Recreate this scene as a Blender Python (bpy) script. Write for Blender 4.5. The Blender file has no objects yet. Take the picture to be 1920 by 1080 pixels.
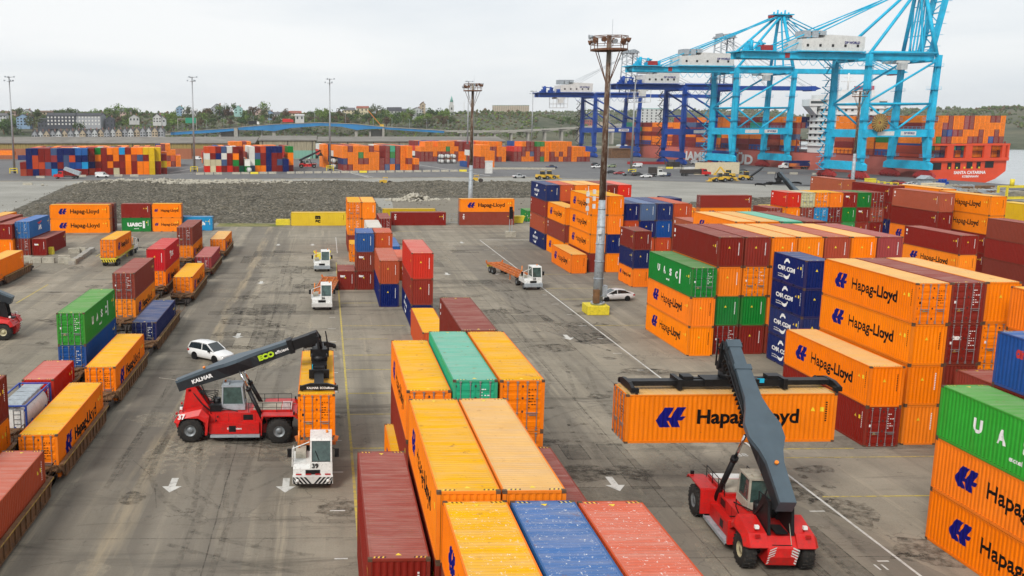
import bpy, bmesh, math, random
from mathutils import Vector, Matrix
from mathutils import noise as mn
R = random.Random(7)
sc = bpy.context.scene
col = sc.collection
rad = math.radians

# ------------------------------------------------------------------ camera
H = 22.577
cd = bpy.data.cameras.new("camera"); cam = bpy.data.objects.new("camera", cd); col.objects.link(cam)
cam.location = (0, 0, H)
cam.rotation_euler = (rad(90 - 9.7112), 0, -rad(1.46208))
cd.sensor_width = 36; cd.sensor_fit = 'HORIZONTAL'
cd.lens = 36 * 1766.77 / 1920
cd.shift_x = (960 - 654.98) / 1920; cd.shift_y = -(540 - 531.13) / 1920
cd.clip_end = 9000; cd.clip_start = 0.5
sc.camera = cam

# ------------------------------------------------------------------ colour and materials
def lin(r, g, b):
    f = lambda c: (c / 255 / 12.92) if c <= 10 else ((c / 255 + .055) / 1.055) ** 2.4
    return (f(r), f(g), f(b))

class NT:
    def __init__(s, name):
        s.m = bpy.data.materials.new(name); s.m.use_nodes = True
        s.n = s.m.node_tree; s.p = s.n.nodes["Principled BSDF"]
    def add(s, t, **k):
        n = s.n.nodes.new(t)
        for a, b in k.items():
            if a.startswith('i_'):
                key = a[2:]
                key = int(key) if key.isdigit() else key.replace('_', ' ')
                n.inputs[key].default_value = b
            else: setattr(n, a, b)
        return n
    def l(s, a, b): s.n.links.new(a, b)
    def noise(s, vec, scale, detail=4, rough=.6, dist=0):
        n = s.add('ShaderNodeTexNoise'); n.inputs['Scale'].default_value = scale; n.inputs['Detail'].default_value = detail
        n.inputs['Roughness'].default_value = rough; n.inputs['Distortion'].default_value = dist
        if vec is not None: s.l(vec, n.inputs['Vector'])
        return n.outputs['Fac']
    def ramp(s, v, a, b, lo=0, hi=1):
        n = s.add('ShaderNodeMapRange'); n.inputs['From Min'].default_value = a; n.inputs['From Max'].default_value = b
        n.inputs['To Min'].default_value = lo; n.inputs['To Max'].default_value = hi; n.clamp = True
        s.l(v, n.inputs['Value']); return n.outputs['Result']
    def mix(s, f, a, b, mode='MIX'):
        n = s.add('ShaderNodeMix', data_type='RGBA', blend_type=mode)
        for sock, v in ((n.inputs['Factor'], f), (n.inputs['A'], a), (n.inputs['B'], b)):
            if isinstance(v, (int, float)): sock.default_value = v
            elif isinstance(v, tuple): sock.default_value = (*v[:3], 1)
            else: s.l(v, sock)
        return n.outputs['Result']
    def math(s, op, a, b=0.0):
        n = s.add('ShaderNodeMath', operation=op)
        for i, v in enumerate((a, b)):
            if isinstance(v, (int, float)): n.inputs[i].default_value = v
            else: s.l(v, n.inputs[i])
        return n.outputs[0]
    def coord(s, kind='Object', scale=(1, 1, 1), rnd=False):
        t = s.add('ShaderNodeTexCoord'); o = t.outputs[kind]
        if rnd:
            oi = s.add('ShaderNodeObjectInfo'); m = s.math('MULTIPLY', oi.outputs['Random'], 97.0)
            v = s.add('ShaderNodeVectorMath', operation='ADD'); s.l(o, v.inputs[0]); s.l(m, v.inputs[1]); o = v.outputs[0]
        mp = s.add('ShaderNodeMapping'); mp.inputs['Scale'].default_value = scale
        s.l(o, mp.inputs['Vector']); return mp.outputs['Vector']
    def world(s, scale=(1, 1, 1), rotz=0):
        g = s.add('ShaderNodeNewGeometry'); mp = s.add('ShaderNodeMapping'); mp.inputs['Scale'].default_value = scale
        mp.inputs['Rotation'].default_value = (0, 0, rotz)
        s.l(g.outputs['Position'], mp.inputs['Vector']); return mp.outputs['Vector']
    def out(s, c=None, rough=None, metal=None, spec=None, bump=None, bs=.2, bd=.02):
        p = s.p
        if c is not None:
            if isinstance(c, tuple): p.inputs['Base Color'].default_value = (*c[:3], 1)
            else: s.l(c, p.inputs['Base Color'])
        if rough is not None:
            if isinstance(rough, (int, float)): p.inputs['Roughness'].default_value = rough
            else: s.l(rough, p.inputs['Roughness'])
        if metal is not None: p.inputs['Metallic'].default_value = metal
        if spec is not None: p.inputs['Specular IOR Level'].default_value = spec
        if bump is not None:
            b = s.add('ShaderNodeBump'); b.inputs['Strength'].default_value = bs; b.inputs['Distance'].default_value = bd
            s.l(bump, b.inputs['Height']); s.l(b.outputs['Normal'], p.inputs['Normal'])
        return s.m

def plain(name, c, rough=.6, metal=0, var=.25, scale=3, spec=.4, dirt=0.15):
    t = NT(name); v = t.coord('Object', rnd=True)
    n = t.noise(v, scale, 5)
    cc = t.mix(t.ramp(n, .3, .7), tuple(x * (1 - var) for x in c), tuple(min(1, x * (1 + var * .6)) for x in c))
    if dirt:
        n2 = t.noise(v, scale * 2.7, 6, .7)
        cc = t.mix(t.ramp(n2, .52, .75, 0, dirt * 2), cc, (.07, .055, .04))
    return t.out(cc, rough, metal, spec)

def objpaint(name, rough=.55, roof=False, flake=False, fade=.0):
    t = NT(name); oi = t.add('ShaderNodeObjectInfo'); c = oi.outputs['Color']
    v = t.coord('Object', rnd=True)
    n = t.noise(v, .55, 4)
    c2 = t.mix(t.ramp(n, .3, .7, 0, 1), t.mix(1.0, c, (.90, .87, .84), 'MULTIPLY'), c)
    if roof:
        vs = t.coord('Object', (.25, 2.2, 1), rnd=True)
        n3 = t.noise(vs, 1.1, 5, .7)
        c2 = t.mix(t.ramp(n3, .4, .75, 0, .32), c2, (.50, .42, .36))
        n4 = t.noise(v, 1.7, 7, .75)
        am = t.math('MULTIPLY', t.ramp(n4, .60, .68), t.ramp(oi.outputs['Random'], 0, 1, .2, .8))
        c2 = t.mix(am, c2, (.22, .10, .045))
        n5 = t.noise(v, 9, 3, .6); c2 = t.mix(t.ramp(n5, .68, .73, 0, .5), c2, (.12, .07, .04))
        if flake:
            vf = t.coord('Object', (3.2, 4.4, 3.2))
            n6 = t.noise(vf, 1.9, 7, .78, .6)
            c2 = t.mix(t.ramp(n6, .605, .62), c2, (.72, .70, .66))
            n7 = t.noise(vf, 9, 5, .8); c2 = t.mix(t.ramp(n7, .66, .68), c2, (.7, .68, .65))
    else:
        vs = t.coord('Object', (2.6, 2.6, .22), rnd=True)
        n3 = t.noise(vs, 1.6, 6, .7)
        c2 = t.mix(t.ramp(n3, .52, .8, 0, .24), c2, (.13, .06, .03))
        n4 = t.noise(v, 3.3, 8, .8)
        am = t.math('MULTIPLY', t.ramp(n4, .64, .70), t.ramp(oi.outputs['Random'], 0, 1, .15, .9))
        c2 = t.mix(am, c2, (.13, .05, .022))
    r = t.ramp(n, .3, .7, rough - .08, rough + .12)
    vd = t.coord('Object', rnd=True); nd = t.noise(vd, 1.6, 3, .5)
    return t.out(c2, r, 0, .12, nd, .35, .12)

M = {}
M['paint'] = objpaint('container_paint')
M['roof'] = objpaint('container_roof_paint', .62, True)
M['roofflake'] = objpaint('container_roof_flaking_paint', .62, True, True)
M['frame'] = objpaint('container_frame_paint', .55)
M['rust'] = plain('rusty_steel', (.16, .075, .04), .8, .1, .45, 4)
M['steel'] = plain('galvanised_steel', (.33, .34, .35), .45, .6, .2, 2)
M['greysteel'] = plain('grey_painted_steel', (.36, .40, .43), .55, .2, .22, 1.2, dirt=.35)
M['casting'] = plain('container_corner_casting', (.10, .055, .03), .7, var=.4)
M['castiron'] = plain('dark_steel_castings', (.05, .04, .035), .7, .3)
M['blacklet'] = plain('black_letter_paint', (.004, .004, .005), .7, spec=.1, var=.1, dirt=0)
M['bluelogo'] = plain('dark_blue_logo_paint', (.006, .006, .15), .7, spec=.1, var=.1, dirt=0)
M['whitelet'] = plain('white_letter_paint', (.78, .78, .76), .55, var=.08, dirt=.05)
M['redlet'] = plain('red_letter_paint', (.55, .03, .03), .5, dirt=0)
M['yellowsticker'] = plain('yellow_sticker', (.80, .58, .03), .5, var=.1, dirt=0)
M['red'] = plain('red_machine_paint', (.55, .010, .008), .42, var=.2, scale=1.7, spec=.4, dirt=.3)
M['redbogie'] = plain('red_bogie_paint', (.33, .02, .018), .5, var=.3)
M['slate'] = plain('slate_blue_boom_paint', (.062, .088, .108), .42, var=.14, scale=1.2, dirt=.08)
M['black'] = plain('black_machine_paint', (.009, .009, .010), .45, var=.4, spec=.25, dirt=.1)
M['rubber'] = plain('tyre_rubber', (.016, .015, .014), .85, var=.4, dirt=.5)
M['hub'] = plain('wheel_rim_grey', (.22, .24, .25), .5, .3, .3)
M['hubyellow'] = plain('wheel_rim_cream', (.45, .40, .25), .5, .1, .3)
M['chrome'] = plain('cylinder_rod_chrome', (.6, .6, .6), .15, 1, .05, dirt=0)
M['white'] = plain('white_vehicle_paint', (.68, .68, .65), .4, var=.10, scale=2.5, spec=.3, dirt=.28)
M['whitedull'] = plain('white_weathered_paint', (.62, .61, .58), .6, var=.12, scale=.6, dirt=.2)
M['glass'] = plain('dark_window_glass', (.02, .028, .03), .06, 0, .3, spec=.8, dirt=0)
M['glassgreen'] = plain('green_tinted_cab_glass', (.05, .09, .08), .07, 0, .5, 2, spec=.8, dirt=0)
M['lamp'] = plain('clear_headlamp', (.8, .8, .78), .15, 0, .05, dirt=0)
M['taillamp'] = plain('red_tail_lamp', (.4, .01, .01), .2, 0, .05, dirt=0)
M['amber'] = plain('amber_beacon', (.75, .22, .02), .25, 0, .05, dirt=0)
M['yellow'] = plain('yellow_safety_paint', (.72, .58, .03), .6, var=.18, scale=1.5, dirt=.3)
M['plantyellow'] = plain('yellow_plant_machine_paint', (.62, .38, .03), .5, var=.2, scale=1)
M['orangechassis'] = plain('orange_trailer_paint', (.55, .15, .03), .6, var=.25, scale=1, dirt=.4)
M['brownwagon'] = plain('brown_rusty_wagon_paint', (.17, .085, .035), .75, var=.5, scale=1.1, dirt=.5)
M['sillyellow'] = plain('weathered_yellow_edge_stripe', (.42, .27, .06), .7, var=.5, scale=3, dirt=.6)
M['concrete'] = plain('grey_concrete', (.34, .32, .28), .85, var=.2, scale=.8, dirt=.25)
M['concblock'] = plain('pale_concrete_block', (.40, .37, .30), .9, var=.25, scale=1.2, dirt=.3)
M['lightblue'] = plain('light_blue_crane_paint', (.012, .42, .65), .5, var=.22, scale=.3, spec=.25, dirt=.16)
M['darkblue'] = plain('royal_blue_crane_paint', (.006, .055, .30), .5, var=.2, scale=.3, spec=.25, dirt=.16)
M['bridgeblue'] = plain('blue_bridge_girder_paint', (.012, .19, .45), .5, var=.2, scale=.08, dirt=.1)
M['hullred'] = plain('orange_red_hull_paint', (.66, .055, .01), .5, var=.12, scale=.12, dirt=.06)
M['hullside'] = plain('faded_salmon_hull_paint', (.52, .13, .095), .6, var=.2, scale=.07, dirt=.06)
M['deckred'] = plain('dark_red_deck_steel', (.22, .02, .015), .6, var=.4, scale=.5)
M['shipwhite'] = plain('white_superstructure_paint', (.68, .69, .68), .5, var=.08, scale=.2, dirt=.05)
M['cream'] = plain('cream_panel', (.66, .56, .38), .7, var=.08, scale=.6)

# ------------------------------------------------------------------ mesh building
class MB:
    def __init__(s): s.v = []; s.f = []; s.mi = []; s.sm = []; s.T = None
    def _add(s, vs, fs, mi=0, sm=False, T=None):
        b = len(s.v)
        T = T if T is not None else s.T
        for p in vs:
            s.v.append(tuple(T @ Vector(p)) if T is not None else tuple(p))
        for f in fs: s.f.append(tuple(b + i for i in f)); s.mi.append(mi); s.sm.append(sm)
        return s
    def box(s, x0, x1, y0, y1, z0, z1, mi=0, T=None):
        vs = [(x, y, z) for z in (z0, z1) for y in (y0, y1) for x in (x0, x1)]
        return s._add(vs, [(0, 2, 3, 1), (4, 5, 7, 6), (0, 1, 5, 4), (2, 6, 7, 3), (0, 4, 6, 2), (1, 3, 7, 5)], mi, False, T)
    def bar(s, p, q, w, h=None, mi=0, up=(0, 0, 1), w2=None, h2=None):
        h = w if h is None else h; w2 = w if w2 is None else w2; h2 = h if h2 is None else h2
        p = Vector(p); q = Vector(q); d = (q - p).normalized(); up = Vector(up)
        if abs(d.dot(up)) > .98: up = Vector((0, 1, 0)) if abs(d.y) < .9 else Vector((1, 0, 0))
        sx = d.cross(up).normalized(); sy = sx.cross(d)
        vs = []
        for c, a, b in ((p, w, h), (q, w2, h2)):
            for i, j in ((-1, -1), (1, -1), (1, 1), (-1, 1)): vs.append(c + sx * i * a / 2 + sy * j * b / 2)
        return s._add(vs, [(3, 2, 1, 0), (4, 5, 6, 7), (0, 1, 5, 4), (1, 2, 6, 5), (2, 3, 7, 6), (3, 0, 4, 7)], mi)
    def tube(s, p, q, r, n=8, mi=0, r2=None, caps=True):
        p = Vector(p); q = Vector(q); d = (q - p).normalized(); r2 = r if r2 is None else r2
        up = Vector((0, 0, 1)) if abs(d.z) < .9 else Vector((1, 0, 0))
        sx = d.cross(up).normalized(); sy = sx.cross(d)
        vs = []
        for c, rr in ((p, r), (q, r2)):
            for k in range(n):
                a = 2 * math.pi * k / n; vs.append(c + (sx * math.cos(a) + sy * math.sin(a)) * rr)
        b = len(s.v)
        s._add(vs, [(k, (k + 1) % n, n + (k + 1) % n, n + k) for k in range(n)], mi, n > 6)
        if caps:
            T = s.T; fs = [tuple(range(n - 1, -1, -1)), tuple(range(n, 2 * n))]
            for f in fs: s.f.append(tuple(b + i for i in f)); s.mi.append(mi); s.sm.append(False)
        return s
    def path(s, pts, r, n=6, mi=0):
        for a, b in zip(pts, pts[1:]): s.tube(a, b, r, n, mi)
        return s
    def prism(s, poly, axis, a, b, mi=0, poly2=None):
        # poly in the two other axes in order (x,z) for axis y, (y,z) for axis x, (x,y) for axis z
        poly2 = poly2 or poly
        def P(u, v, t): return {'y': (u, t, v), 'x': (t, u, v), 'z': (u, v, t)}[axis]
        n = len(poly); vs = [P(*p, a) for p in poly] + [P(*p, b) for p in poly2]
        fs = [tuple(range(n)), tuple(range(2 * n - 1, n - 1, -1))] + [((k + 1) % n, k, n + k, n + (k + 1) % n) for k in range(n)]
        return s._add(vs, fs, mi)
    def lathe(s, prof, n, c=(0, 0, 0), axis='y', mi=0, sm=True):
        vs = []; m = len(prof)
        for k in range(n):
            a = 2 * math.pi * k / n
            for r, t in prof:
                u, v = r * math.cos(a), r * math.sin(a)
                p = {'y': (u, t, v), 'x': (t, u, v), 'z': (u, v, t)}[axis]
                vs.append((p[0] + c[0], p[1] + c[1], p[2] + c[2]))
        fs = [(k * m + j, k * m + j + 1, ((k + 1) % n) * m + j + 1, ((k + 1) % n) * m + j) for k in range(n) for j in range(m - 1)]
        return s._add(vs, fs, mi, sm)
    def quad(s, a, b, c, d, mi=0): return s._add([a, b, c, d], [(0, 1, 2, 3)], mi)
    def mesh(s, name, mats, fix=True):
        me = bpy.data.meshes.new(name); me.from_pydata(s.v, [], s.f)
        for m in (mats if isinstance(mats, (list, tuple)) else [mats]): me.materials.append(m)
        me.polygons.foreach_set('material_index', s.mi); me.polygons.foreach_set('use_smooth', s.sm)
        me.update()
        if fix:
            bm = bmesh.new(); bm.from_mesh(me); bmesh.ops.recalc_face_normals(bm, faces=bm.faces); bm.to_mesh(me); bm.free()
        return me
    def build(s, name, mats, parent=None, color=None, fix=True):
        return link(name, s.mesh(name, mats, fix), parent, color)

def link(name, data, parent=None, color=None, loc=None, rot=None):
    o = bpy.data.objects.new(name, data); col.objects.link(o)
    if parent is not None: o.parent = parent
    if color is not None: o.color = (*color[:3], 1)
    if loc is not None: o.location = loc
    if rot is not None: o.rotation_euler = rot
    return o
def tag(o, label=None, cat=None, group=None, kind=None):
    if label: o['label'] = label
    if cat: o['category'] = cat
    if group: o['group'] = group
    if kind: o['kind'] = kind
    return o
def empty(name, loc, rz=0, label=None, cat=None, group=None):
    o = link(name, None, loc=loc, rot=(0, 0, rz)); o.empty_display_size = .5
    return tag(o, label, cat, group)
def copy_tree(o, parent=None):
    c = o.copy(); col.objects.link(c)
    if parent is not None: c.parent = parent
    for ch in list(o.children): copy_tree(ch, c)
    return c
def smooth(o):
    for p in o.data.polygons: p.use_smooth = True
    return o

# text as a flat mesh in local x (reading direction) / y (up)
_tc = {}
def text_bm(txt, size, bold=.02, sx=1.0, space=1.0, shear=0):
    cu = bpy.data.curves.new('lettering', 'FONT'); cu.body = txt; cu.size = size; cu.offset = bold * size
    cu.space_character = space; cu.resolution_u = 3; cu.shear = shear; cu.fill_mode = 'FRONT'
    ob = bpy.data.objects.new('lettering', cu); col.objects.link(ob)
    dg = bpy.context.evaluated_depsgraph_get(); dg.update()
    me = bpy.data.meshes.new_from_object(ob.evaluated_get(dg))
    bm = bmesh.new(); bm.from_mesh(me)
    bpy.data.objects.remove(ob); bpy.data.curves.remove(cu); bpy.data.meshes.remove(me)
    bmesh.ops.remove_doubles(bm, verts=bm.verts, dist=.00001)
    for v in bm.verts: v.co.x *= sx
    if not bm.verts: return bm
    return bm
def poly_bm(polys):
    bm = bmesh.new()
    for p in polys:
        bm.faces.new([bm.verts.new((x, y, 0)) for x, y in p])
    return bm
def bounds(bm):
    xs = [v.co.x for v in bm.verts]; ys = [v.co.y for v in bm.verts]
    return min(xs), max(xs), min(ys), max(ys)
def fit(bm, x0, x1, y0, y1):
    a, b, c, d = bounds(bm)
    for v in bm.verts:
        v.co.x = x0 + (v.co.x - a) / (b - a) * (x1 - x0); v.co.y = y0 + (v.co.y - c) / (d - c) * (y1 - y0)
    return bm
def arcpoly(cx, cy, r0, r1, a0, a1, n=14, w=.10):
    # crescent stroke
    out = []; inn = []
    for k in range(n + 1):
        t = k / n; a = rad(a0 + (a1 - a0) * t); ww = w * math.sin(math.pi * (t * .8 + .12))
        out.append((cx + (r0 + ww) * math.cos(a), cy + (r1 + ww) * math.sin(a)))
        inn.append((cx + r0 * math.cos(a), cy + r1 * math.sin(a)))
    return [[out[k], out[k + 1], inn[k + 1], inn[k]] for k in range(n)]
ARROW = [(0, .36), (.29, .99), (.60, .99), (.42, .50), (.50, .50), (.69, 1), (1, 1), (.82, .55), (1, .55), (.90, .36), (.74, .34), (.83, .02), (.55, .02), (.44, .33), (.37, .33), (.50, .02), (.14, .02)]
def arrow_bm(x0, x1, y0, y1):
    bm = bmesh.new()
    f = bm.faces.new([bm.verts.new((x0 + x * (x1 - x0), y0 + y * (y1 - y0), 0)) for x, y in ARROW])
    bmesh.ops.triangulate(bm, faces=[f]); return bm

def place_text(txt, size, mat, T, parent=None, name='lettering', bold=.02, sx=1, center=True, space=1.0, shear=0):
    bm = text_bm(txt, size, bold, sx, space, shear)
    a, b, c, d = bounds(bm)
    if center:
        for v in bm.verts: v.co.x -= (a + b) / 2; v.co.y -= (c + d) / 2
    bm.transform(T)
    me = bpy.data.meshes.new(name); bm.to_mesh(me); bm.free(); me.materials.append(mat)
    return link(name, me, parent)
def frame3(origin, xdir, updir):
    x = Vector(xdir).normalized(); y = Vector(updir).normalized(); z = x.cross(y)
    m = Matrix((x, y, z)).transposed().to_4x4(); m.translation = Vector(origin); return m

# ------------------------------------------------------------------ world and light
w = bpy.data.worlds.new("World"); sc.world = w; w.use_nodes = True
nt = w.node_tree; nt.nodes.clear()
N = nt.nodes.new; L = nt.links.new
outn = N('ShaderNodeOutputWorld'); bg = N('ShaderNodeBackground'); bg.inputs['Strength'].default_value = .1
sky = N('ShaderNodeTexSky'); sky.sky_type = 'NISHITA'; sky.sun_disc = False
SUN_EL, SUN_AZ = rad(40), rad(214)   # azimuth clockwise from +Y
sky.sun_elevation = SUN_EL; sky.sun_rotation = SUN_AZ
tc = N('ShaderNodeTexCoord'); mp = N('ShaderNodeMapping'); mp.inputs['Scale'].default_value = (1.1, 1.1, 6.5)
no = N('ShaderNodeTexNoise'); no.inputs['Scale'].default_value = 1.6; no.inputs['Detail'].default_value = 7; no.inputs['Roughness'].default_value = .55; no.inputs['Distortion'].default_value = .35
mr = N('ShaderNodeMapRange'); mr.inputs['From Min'].default_value = .32; mr.inputs['From Max'].default_value = .66
mx = N('ShaderNodeMix'); mx.data_type = 'RGBA'
mx.inputs['A'].default_value = (3.75, 4.05, 4.35, 1); mx.inputs['B'].default_value = (5.05, 5.10, 5.12, 1)
m2 = N('ShaderNodeMix'); m2.data_type = 'RGBA'; m2.inputs['Factor'].default_value = .96
L(tc.outputs['Generated'], mp.inputs['Vector']); L(mp.outputs['Vector'], no.inputs['Vector']); L(no.outputs['Fac'], mr.inputs['Value'])
L(mr.outputs['Result'], mx.inputs['Factor']); L(sky.outputs['Color'], m2.inputs['A']); L(mx.outputs['Result'], m2.inputs['B'])
L(m2.outputs['Result'], bg.inputs['Color']); L(bg.outputs['Background'], outn.inputs['Surface'])
sd = bpy.data.lights.new('sun', 'SUN'); sd.energy = 1.5; sd.angle = rad(16); sd.color = (1, .96, .9)
so = link('sun', sd, loc=(0, 0, 80)); so.rotation_euler = (math.pi / 2 - SUN_EL, 0, -SUN_AZ + math.pi)
sc.view_settings.view_transform = 'Standard'; sc.view_settings.look = 'None'; sc.view_settings.exposure = .95; sc.view_settings.gamma = 1
sc.cycles.max_bounces = 5; sc.cycles.diffuse_bounces = 2; sc.cycles.glossy_bounces = 2; sc.cycles.use_denoising = True
sc.cycles.caustics_reflective = False; sc.cycles.caustics_refractive = False
sc.render.film_transparent = False

# ------------------------------------------------------------------ quay frame
U = Vector((-.163, .987, 0)); W = Vector((.987, .163, 0)); QA = math.atan2(.163, .987)
def Q(a, q, z=0): v = U * a + W * q; return Vector((v.x, v.y, z))

# ------------------------------------------------------------------ ground
def sheet(name, pts, z, mat, sub=None):
    me = bpy.data.meshes.new(name); me.from_pydata([(x, y, z) for x, y in pts], [], [tuple(range(len(pts)))]); me.materials.append(mat)
    o = link(name, me); return tag(o, kind='structure')

t = NT('worn_asphalt')
v = t.world(); n1 = t.noise(v, .05, 5, .6); n2 = t.noise(v, .35, 6, .65); n3 = t.noise(v, 9, 4, .7)
c = t.mix(t.ramp(n1, .35, .68), (.195, .170, .128), (.315, .276, .212))
c = t.mix(t.ramp(n2, .40, .75, 0, .75), c, (.185, .160, .120))
c = t.mix(t.ramp(n3, .35, .7, 0, .35), c, (.38, .34, .27))
vl = t.world((.28, .010, 1)); nl = t.noise(vl, 1.0, 6, .62)          # lengthwise wear from traffic
c = t.mix(t.ramp(nl, .46, .72, 0, .8), c, (.110, .098, .080))
vl2 = t.world((.9, .035, 1)); nl2 = t.noise(vl2, 1.0, 5, .7)
c = t.mix(t.ramp(nl2, .56, .70, 0, .5), c, (.42, .36, .26))
vc = t.world((.045, .34, 1)); nc = t.noise(vc, 1.0, 7, .72, .4)           # cross stains between the bays
c = t.mix(t.ramp(nc, .54, .68, 0, .85), c, (.085, .074, .058))
n5 = t.noise(t.world(), .8, 6, .7, .5); c = t.mix(t.ramp(n5, .63, .72, 0, .8), c, (.05, .044, .036))
# patches of newer asphalt
vb = t.world((.085, .030, 1)); br = t.add('ShaderNodeTexVoronoi'); br.distance = 'CHEBYCHEV'; br.inputs['Scale'].default_value = 1; br.inputs['Randomness'].default_value = .8; t.l(vb, br.inputs['Vector'])
bw = t.add('ShaderNodeSeparateColor'); t.l(br.outputs['Color'], bw.inputs[0])
c = t.mix(t.ramp(bw.outputs[0], .74, .76, 0, .45), c, (.14, .125, .105))
# cracks
wv = t.add('ShaderNodeVectorMath', operation='ADD'); nzc = t.add('ShaderNodeTexNoise'); nzc.inputs['Scale'].default_value = .5; nzc.inputs['Detail'].default_value = 5
t.l(t.world(), nzc.inputs['Vector'])
sc2 = t.add('ShaderNodeVectorMath', operation='SCALE'); sc2.inputs['Scale'].default_value = 3.2; t.l(nzc.outputs['Color'], sc2.inputs[0])
t.l(t.world(), wv.inputs[0]); t.l(sc2.outputs[0], wv.inputs[1])
vo = t.add('ShaderNodeTexVoronoi'); vo.feature = 'DISTANCE_TO_EDGE'; vo.inputs['Scale'].default_value = .17; t.l(wv.outputs[0], vo.inputs['Vector'])
ck = t.ramp(vo.outputs['Distance'], 0, .010, 1, 0); mk = t.ramp(t.noise(t.world(), .07, 3), .47, .58)
c = t.mix(t.math('MULTIPLY', t.math('MULTIPLY', ck, mk), .5), c, (.06, .052, .042))
vo2 = t.add('ShaderNodeTexVoronoi'); vo2.feature = 'DISTANCE_TO_EDGE'; vo2.inputs['Scale'].default_value = .55; t.l(wv.outputs[0], vo2.inputs['Vector'])
ck2 = t.ramp(vo2.outputs['Distance'], 0, .022, 1, 0); mk2 = t.ramp(t.noise(t.world((.03, .2, 1)), 1.2, 4), .52, .6)
c = t.mix(t.math('MULTIPLY', t.math('MULTIPLY', ck2, mk2), .6), c, (.07, .06, .045))
vt = t.world((.16, 1.6, 1), .06); nt_ = t.noise(vt, 1.0, 7, .75, .8); c = t.mix(t.ramp(nt_, .61, .68, 0, .6), c, (.11, .095, .07))
n9 = t.noise(t.world(), 2.6, 5, .8); c = t.mix(t.ramp(n9, .70, .74, 0, .55), c, (.48, .44, .36))
# dark worn strip beside the train
gs = t.add('ShaderNodeNewGeometry'); sx_ = t.add('ShaderNodeSeparateXYZ'); t.l(gs.outputs['Position'], sx_.inputs[0])
wob = t.math('ADD', sx_.outputs[0], t.math('MULTIPLY', t.noise(t.world((.3, .06, 1)), 1, 4), 2.0))
band = t.math('MULTIPLY', t.ramp(wob, -15.2, -14.4), t.ramp(wob, -9.4, -8.4, 1, 0)); c = t.mix(t.math('MULTIPLY', band, .55), c, (.105, .092, .075))
band2 = t.math('MULTIPLY', t.ramp(wob, -11.7, -11.2), t.ramp(wob, -10.4, -9.9, 1, 0)); c = t.mix(t.math('MULTIPLY', band2, t.ramp(t.noise(t.world((.6, .05, 1)), 1, 5), .42, .6, 0, .8)), c, (.36, .29, .19))
M['asphalt'] = t.out(c, t.ramp(n2, .3, .7, .72, .95), 0, .25, n3, .35, .02)

t = NT('dark_far_asphalt'); n1 = t.noise(t.world(), .02, 5); n2 = t.noise(t.world((.6, .05, 1), QA), .6, 5, .7)
c = t.mix(t.ramp(n1, .3, .7), (.115, .115, .118), (.165, .163, .16)); c = t.mix(t.ramp(n2, .5, .75, 0, .6), c, (.09, .09, .095))
M['asphalt2'] = t.out(c, .85, 0, .2)
t = NT('pale_gravel'); n1 = t.noise(t.world(), .05, 6); n2 = t.noise(t.world(), 2.5, 6, .8)
c = t.mix(t.ramp(n1, .3, .7), (.26, .255, .225), (.38, .37, .33)); c = t.mix(t.ramp(n2, .4, .75, 0, .7), c, (.15, .14, .125))
M['gravel'] = t.out(c, .95, 0, .15, n2, .6, .15)
t = NT('brown_gravel'); n1 = t.noise(t.world(), .06, 6); n2 = t.noise(t.world(), 2.2, 6, .8)
c = t.mix(t.ramp(n1, .3, .7), (.185, .165, .13), (.27, .24, .19)); c = t.mix(t.ramp(n2, .4, .75, 0, .7), c, (.11, .10, .08))
M['gravelb'] = t.out(c, .95, 0, .15, n2, .6, .15)
t = NT('rubble_stone'); n1 = t.noise(t.world(), .09, 6); n2 = t.noise(t.world(), 1.3, 7, .85)
vo = t.add('ShaderNodeTexVoronoi'); vo.inputs['Scale'].default_value = 2.2; t.l(t.world(), vo.inputs['Vector'])
bw = t.add('ShaderNodeSeparateColor'); t.l(vo.outputs['Color'], bw.inputs[0])
c = t.mix(t.ramp(n1, .3, .7), (.055, .050, .038), (.115, .103, .078)); c = t.mix(t.ramp(bw.outputs[0], .55, .95, 0, .85), c, (.26, .235, .185)); c = t.mix(t.ramp(n2, .5, .7, 0, .8), c, (.04, .038, .033))
M['rubble'] = t.out(c, .95, 0, .15, n2, 1, .4)
t = NT('rock'); oi = t.coord('Object'); n1 = t.noise(oi, .7, 5)
nw = t.noise(oi, .11, 3)
c = t.mix(t.ramp(n1, .35, .68), (.045, .04, .032), (.25, .222, .165)); nb_ = t.noise(t.world(), .045, 4); c = t.mix(t.ramp(nb_, .45, .65, 0, .6), c, (.10, .085, .06)); c = t.mix(t.ramp(nw, .55, .7, 0, .5), c, (.36, .33, .27))
M['rock'] = t.out(c, .9, 0, .2)
t = NT('rough_grass'); n1 = t.noise(t.world(), .4, 5); c = t.mix(t.ramp(n1, .35, .65), (.10, .125, .035), (.27, .23, .11)); M['grass'] = t.out(c, .95, 0, .1)
t = NT('harbour_water'); n1 = t.noise(t.world((.25, .6, 1)), .6, 4, .6)
c = t.mix(t.ramp(n1, .3, .7), (.30, .33, .34), (.38, .41, .42)); M['water'] = t.out(c, .22, 0, .5, n1, .35, .3)

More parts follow.
